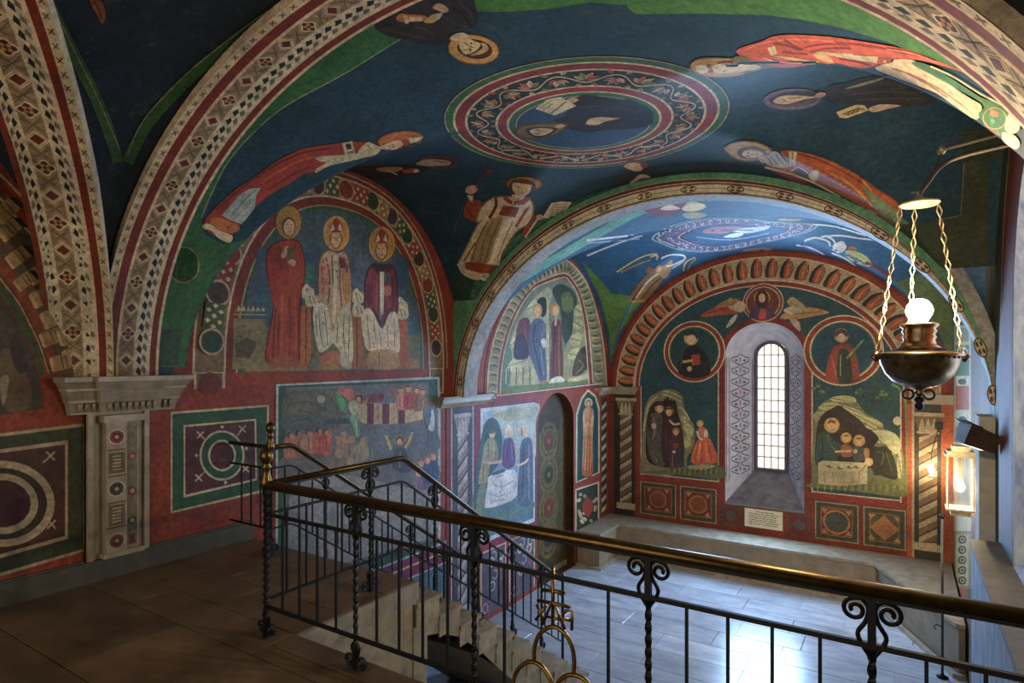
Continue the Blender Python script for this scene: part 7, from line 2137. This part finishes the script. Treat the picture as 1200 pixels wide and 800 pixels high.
for (x0, x1, k) in ((-4.3, -3.6, 0), (-3.52, -2.86, 0), (-1.25, -.62, 1), (-.55, .02, 2)):
    A = Art(BW, 'uv'); xpan(x0, x1, k); A.done('painted_panel', wall_back)
A = Art(BW, 'uv')
for x0, x1 in ((-2.8, -2.42), (-1.66, -1.32)):
    A.rect(x0, -1.36, x1, -1.0, (84, 70, 60)); A.rect(x0 + .04, -1.32, x1 - .04, -1.04, (112, 46, 44)); A.disc((x0 + x1) / 2, -1.18, .09, (88, 84, 84))
A.done('painted_panel', wall_back)
# columns at the corners
A = Art(BW, 'uv')
A.rect(XL, -1.44, XC - 2.2, .93, (112, 50, 34)); A.rect(-4.85, -1.44, -4.42, .93, (48, 42, 38))
twisted(A, -4.72, -4.48, -1.2, .55, (104, 88, 66), (170, 156, 128), cap=True)
A.done('painted_twisted_column', wall_back, 'twisted column painted in the corner left of the window wall')
A = Art(BW, 'uv')
A.rect(XC + 2.2, -1.44, XR, .93, (170, 82, 40)); A.rect(.13, -1.44, .47, .93, (62, 54, 44)); A.rect(.10, -1.44, .13, .93, IV2)
twisted(A, .19, .42, -1.2, .5, (122, 96, 70), (176, 156, 124), cap=True)
A.done('painted_twisted_column', wall_back, 'twisted column painted in the corner right of the window wall')
# window splay ornament
q = Q(820, 360, 2.857)
def splay_pt(side, s, z):
    """s 0 outer .. 1 inner on the straight part of the splay"""
    xo, xi = WX + side * WHW, WX + side * .285
    x = xo + (xi - xo) * s
    y = YB + SPLAY_D * s
    n = Vector((-side * SPLAY_D, -(WHW - .285), 0)).normalized()
    return Vector((x, y, z)), n
for side in (-1, 1):
    A = Art(Strip(lambda u, v, sd=side: splay_pt(sd, u, v)), 'uv', .12)
    for s0, cc in ((.02, (150, 80, 100)), (.12, (120, 130, 170)), (.9, (150, 80, 90))): A.rect(s0, -.6, s0 + .025, 1.64, cc)
    for k in range(11):
        z = -.48 + .2 * k
        cc = (112, 92, 128) if (k // 2) % 2 else (98, 120, 156)
        for m in (-1, 1):
            A.line([(.5 + m * .02, z), (.5 + m * .26, z + .06), (.5 + m * .3, z + .12), (.5 + m * .12, z + .15), (.5 + m * .02, z + .2)], .022, cc, 3)
            A.ell(.5 + m * .14, z + .08, .05, .022, (150, 110, 134) if k % 2 else (84, 108, 140))
        A.ell(.5, z + .1, .03, .05, (176, 130, 140))
    A.done('splay_ornament', W1, 'violet and blue leaf ornament on the window splay')

# ------------------------------------------------------------------ right wall
A = Art(RW, 'uv')
A.rect(6.6, ZLOW, YB, 3.0, (112, 92, 70)); A.rect(9.0, -1.44, 10.95, 1.1, (176, 84, 40))
A.rect(10.98, -1.44, YB, 1.1, (170, 160, 130))
A.done('painted_field', wall_right)
A = Art(RW)
A.poly([(1117, 690), (1118, 380), (1138, 380), (1139, 690)], (196, 180, 140))
for (y0, y1, cc) in ((384, 400, (150, 140, 100)), (404, 440, (92, 120, 70)), (452, 480, (176, 84, 44)), (500, 520, (120, 130, 96)), (346, 372, (176, 84, 44))):
    A.poly([(1120, y0), (1136, y0), (1136, y1), (1120, y1)], cc)
for y in (378, 412, 447, 491): A.ell(1128, y, 7, 5.5, (206, 190, 150)); A.ell(1128, y, 5, 3.6, (84, 80, 66))
A.done('painted_strip', wall_right, 'upright ornamented strip with small roundels')
A = Art(RW)
A.poly([(1118, 622), (1138, 622), (1138, 690), (1118, 690)], (150, 120, 76)); A.poly([(1120, 626), (1136, 626), (1136, 686), (1120, 686)], (190, 160, 100))
for k in range(5):
    A.ring(1128, 632 + 12 * k, 3, 5, (60, 52, 44), n=12); A.disc(1128, 632 + 12 * k, 1.8, (70, 60, 50))
A.done('painted_ornament', wall_right)
A = Art(RW, 'uv')
def rwf(h, t): return (RWY + h * math.cos(t), 1.6 + (h + .42) * math.sin(t))
arch_ring(A, rwf, 1.05, 1.66, (116, 40, 30), 0, pi, 36); arch_ring(A, rwf, 1.64, 1.68, IV2, 0, pi, 36)
A.rect(RWY + 1.05, .3, RWY + 1.66, 1.6, (116, 40, 30)); A.rect(RWY + 1.64, .3, RWY + 1.68, 1.6, IV2)
A.done('painted_arch_border', wall_right, 'dark red band round the side window')
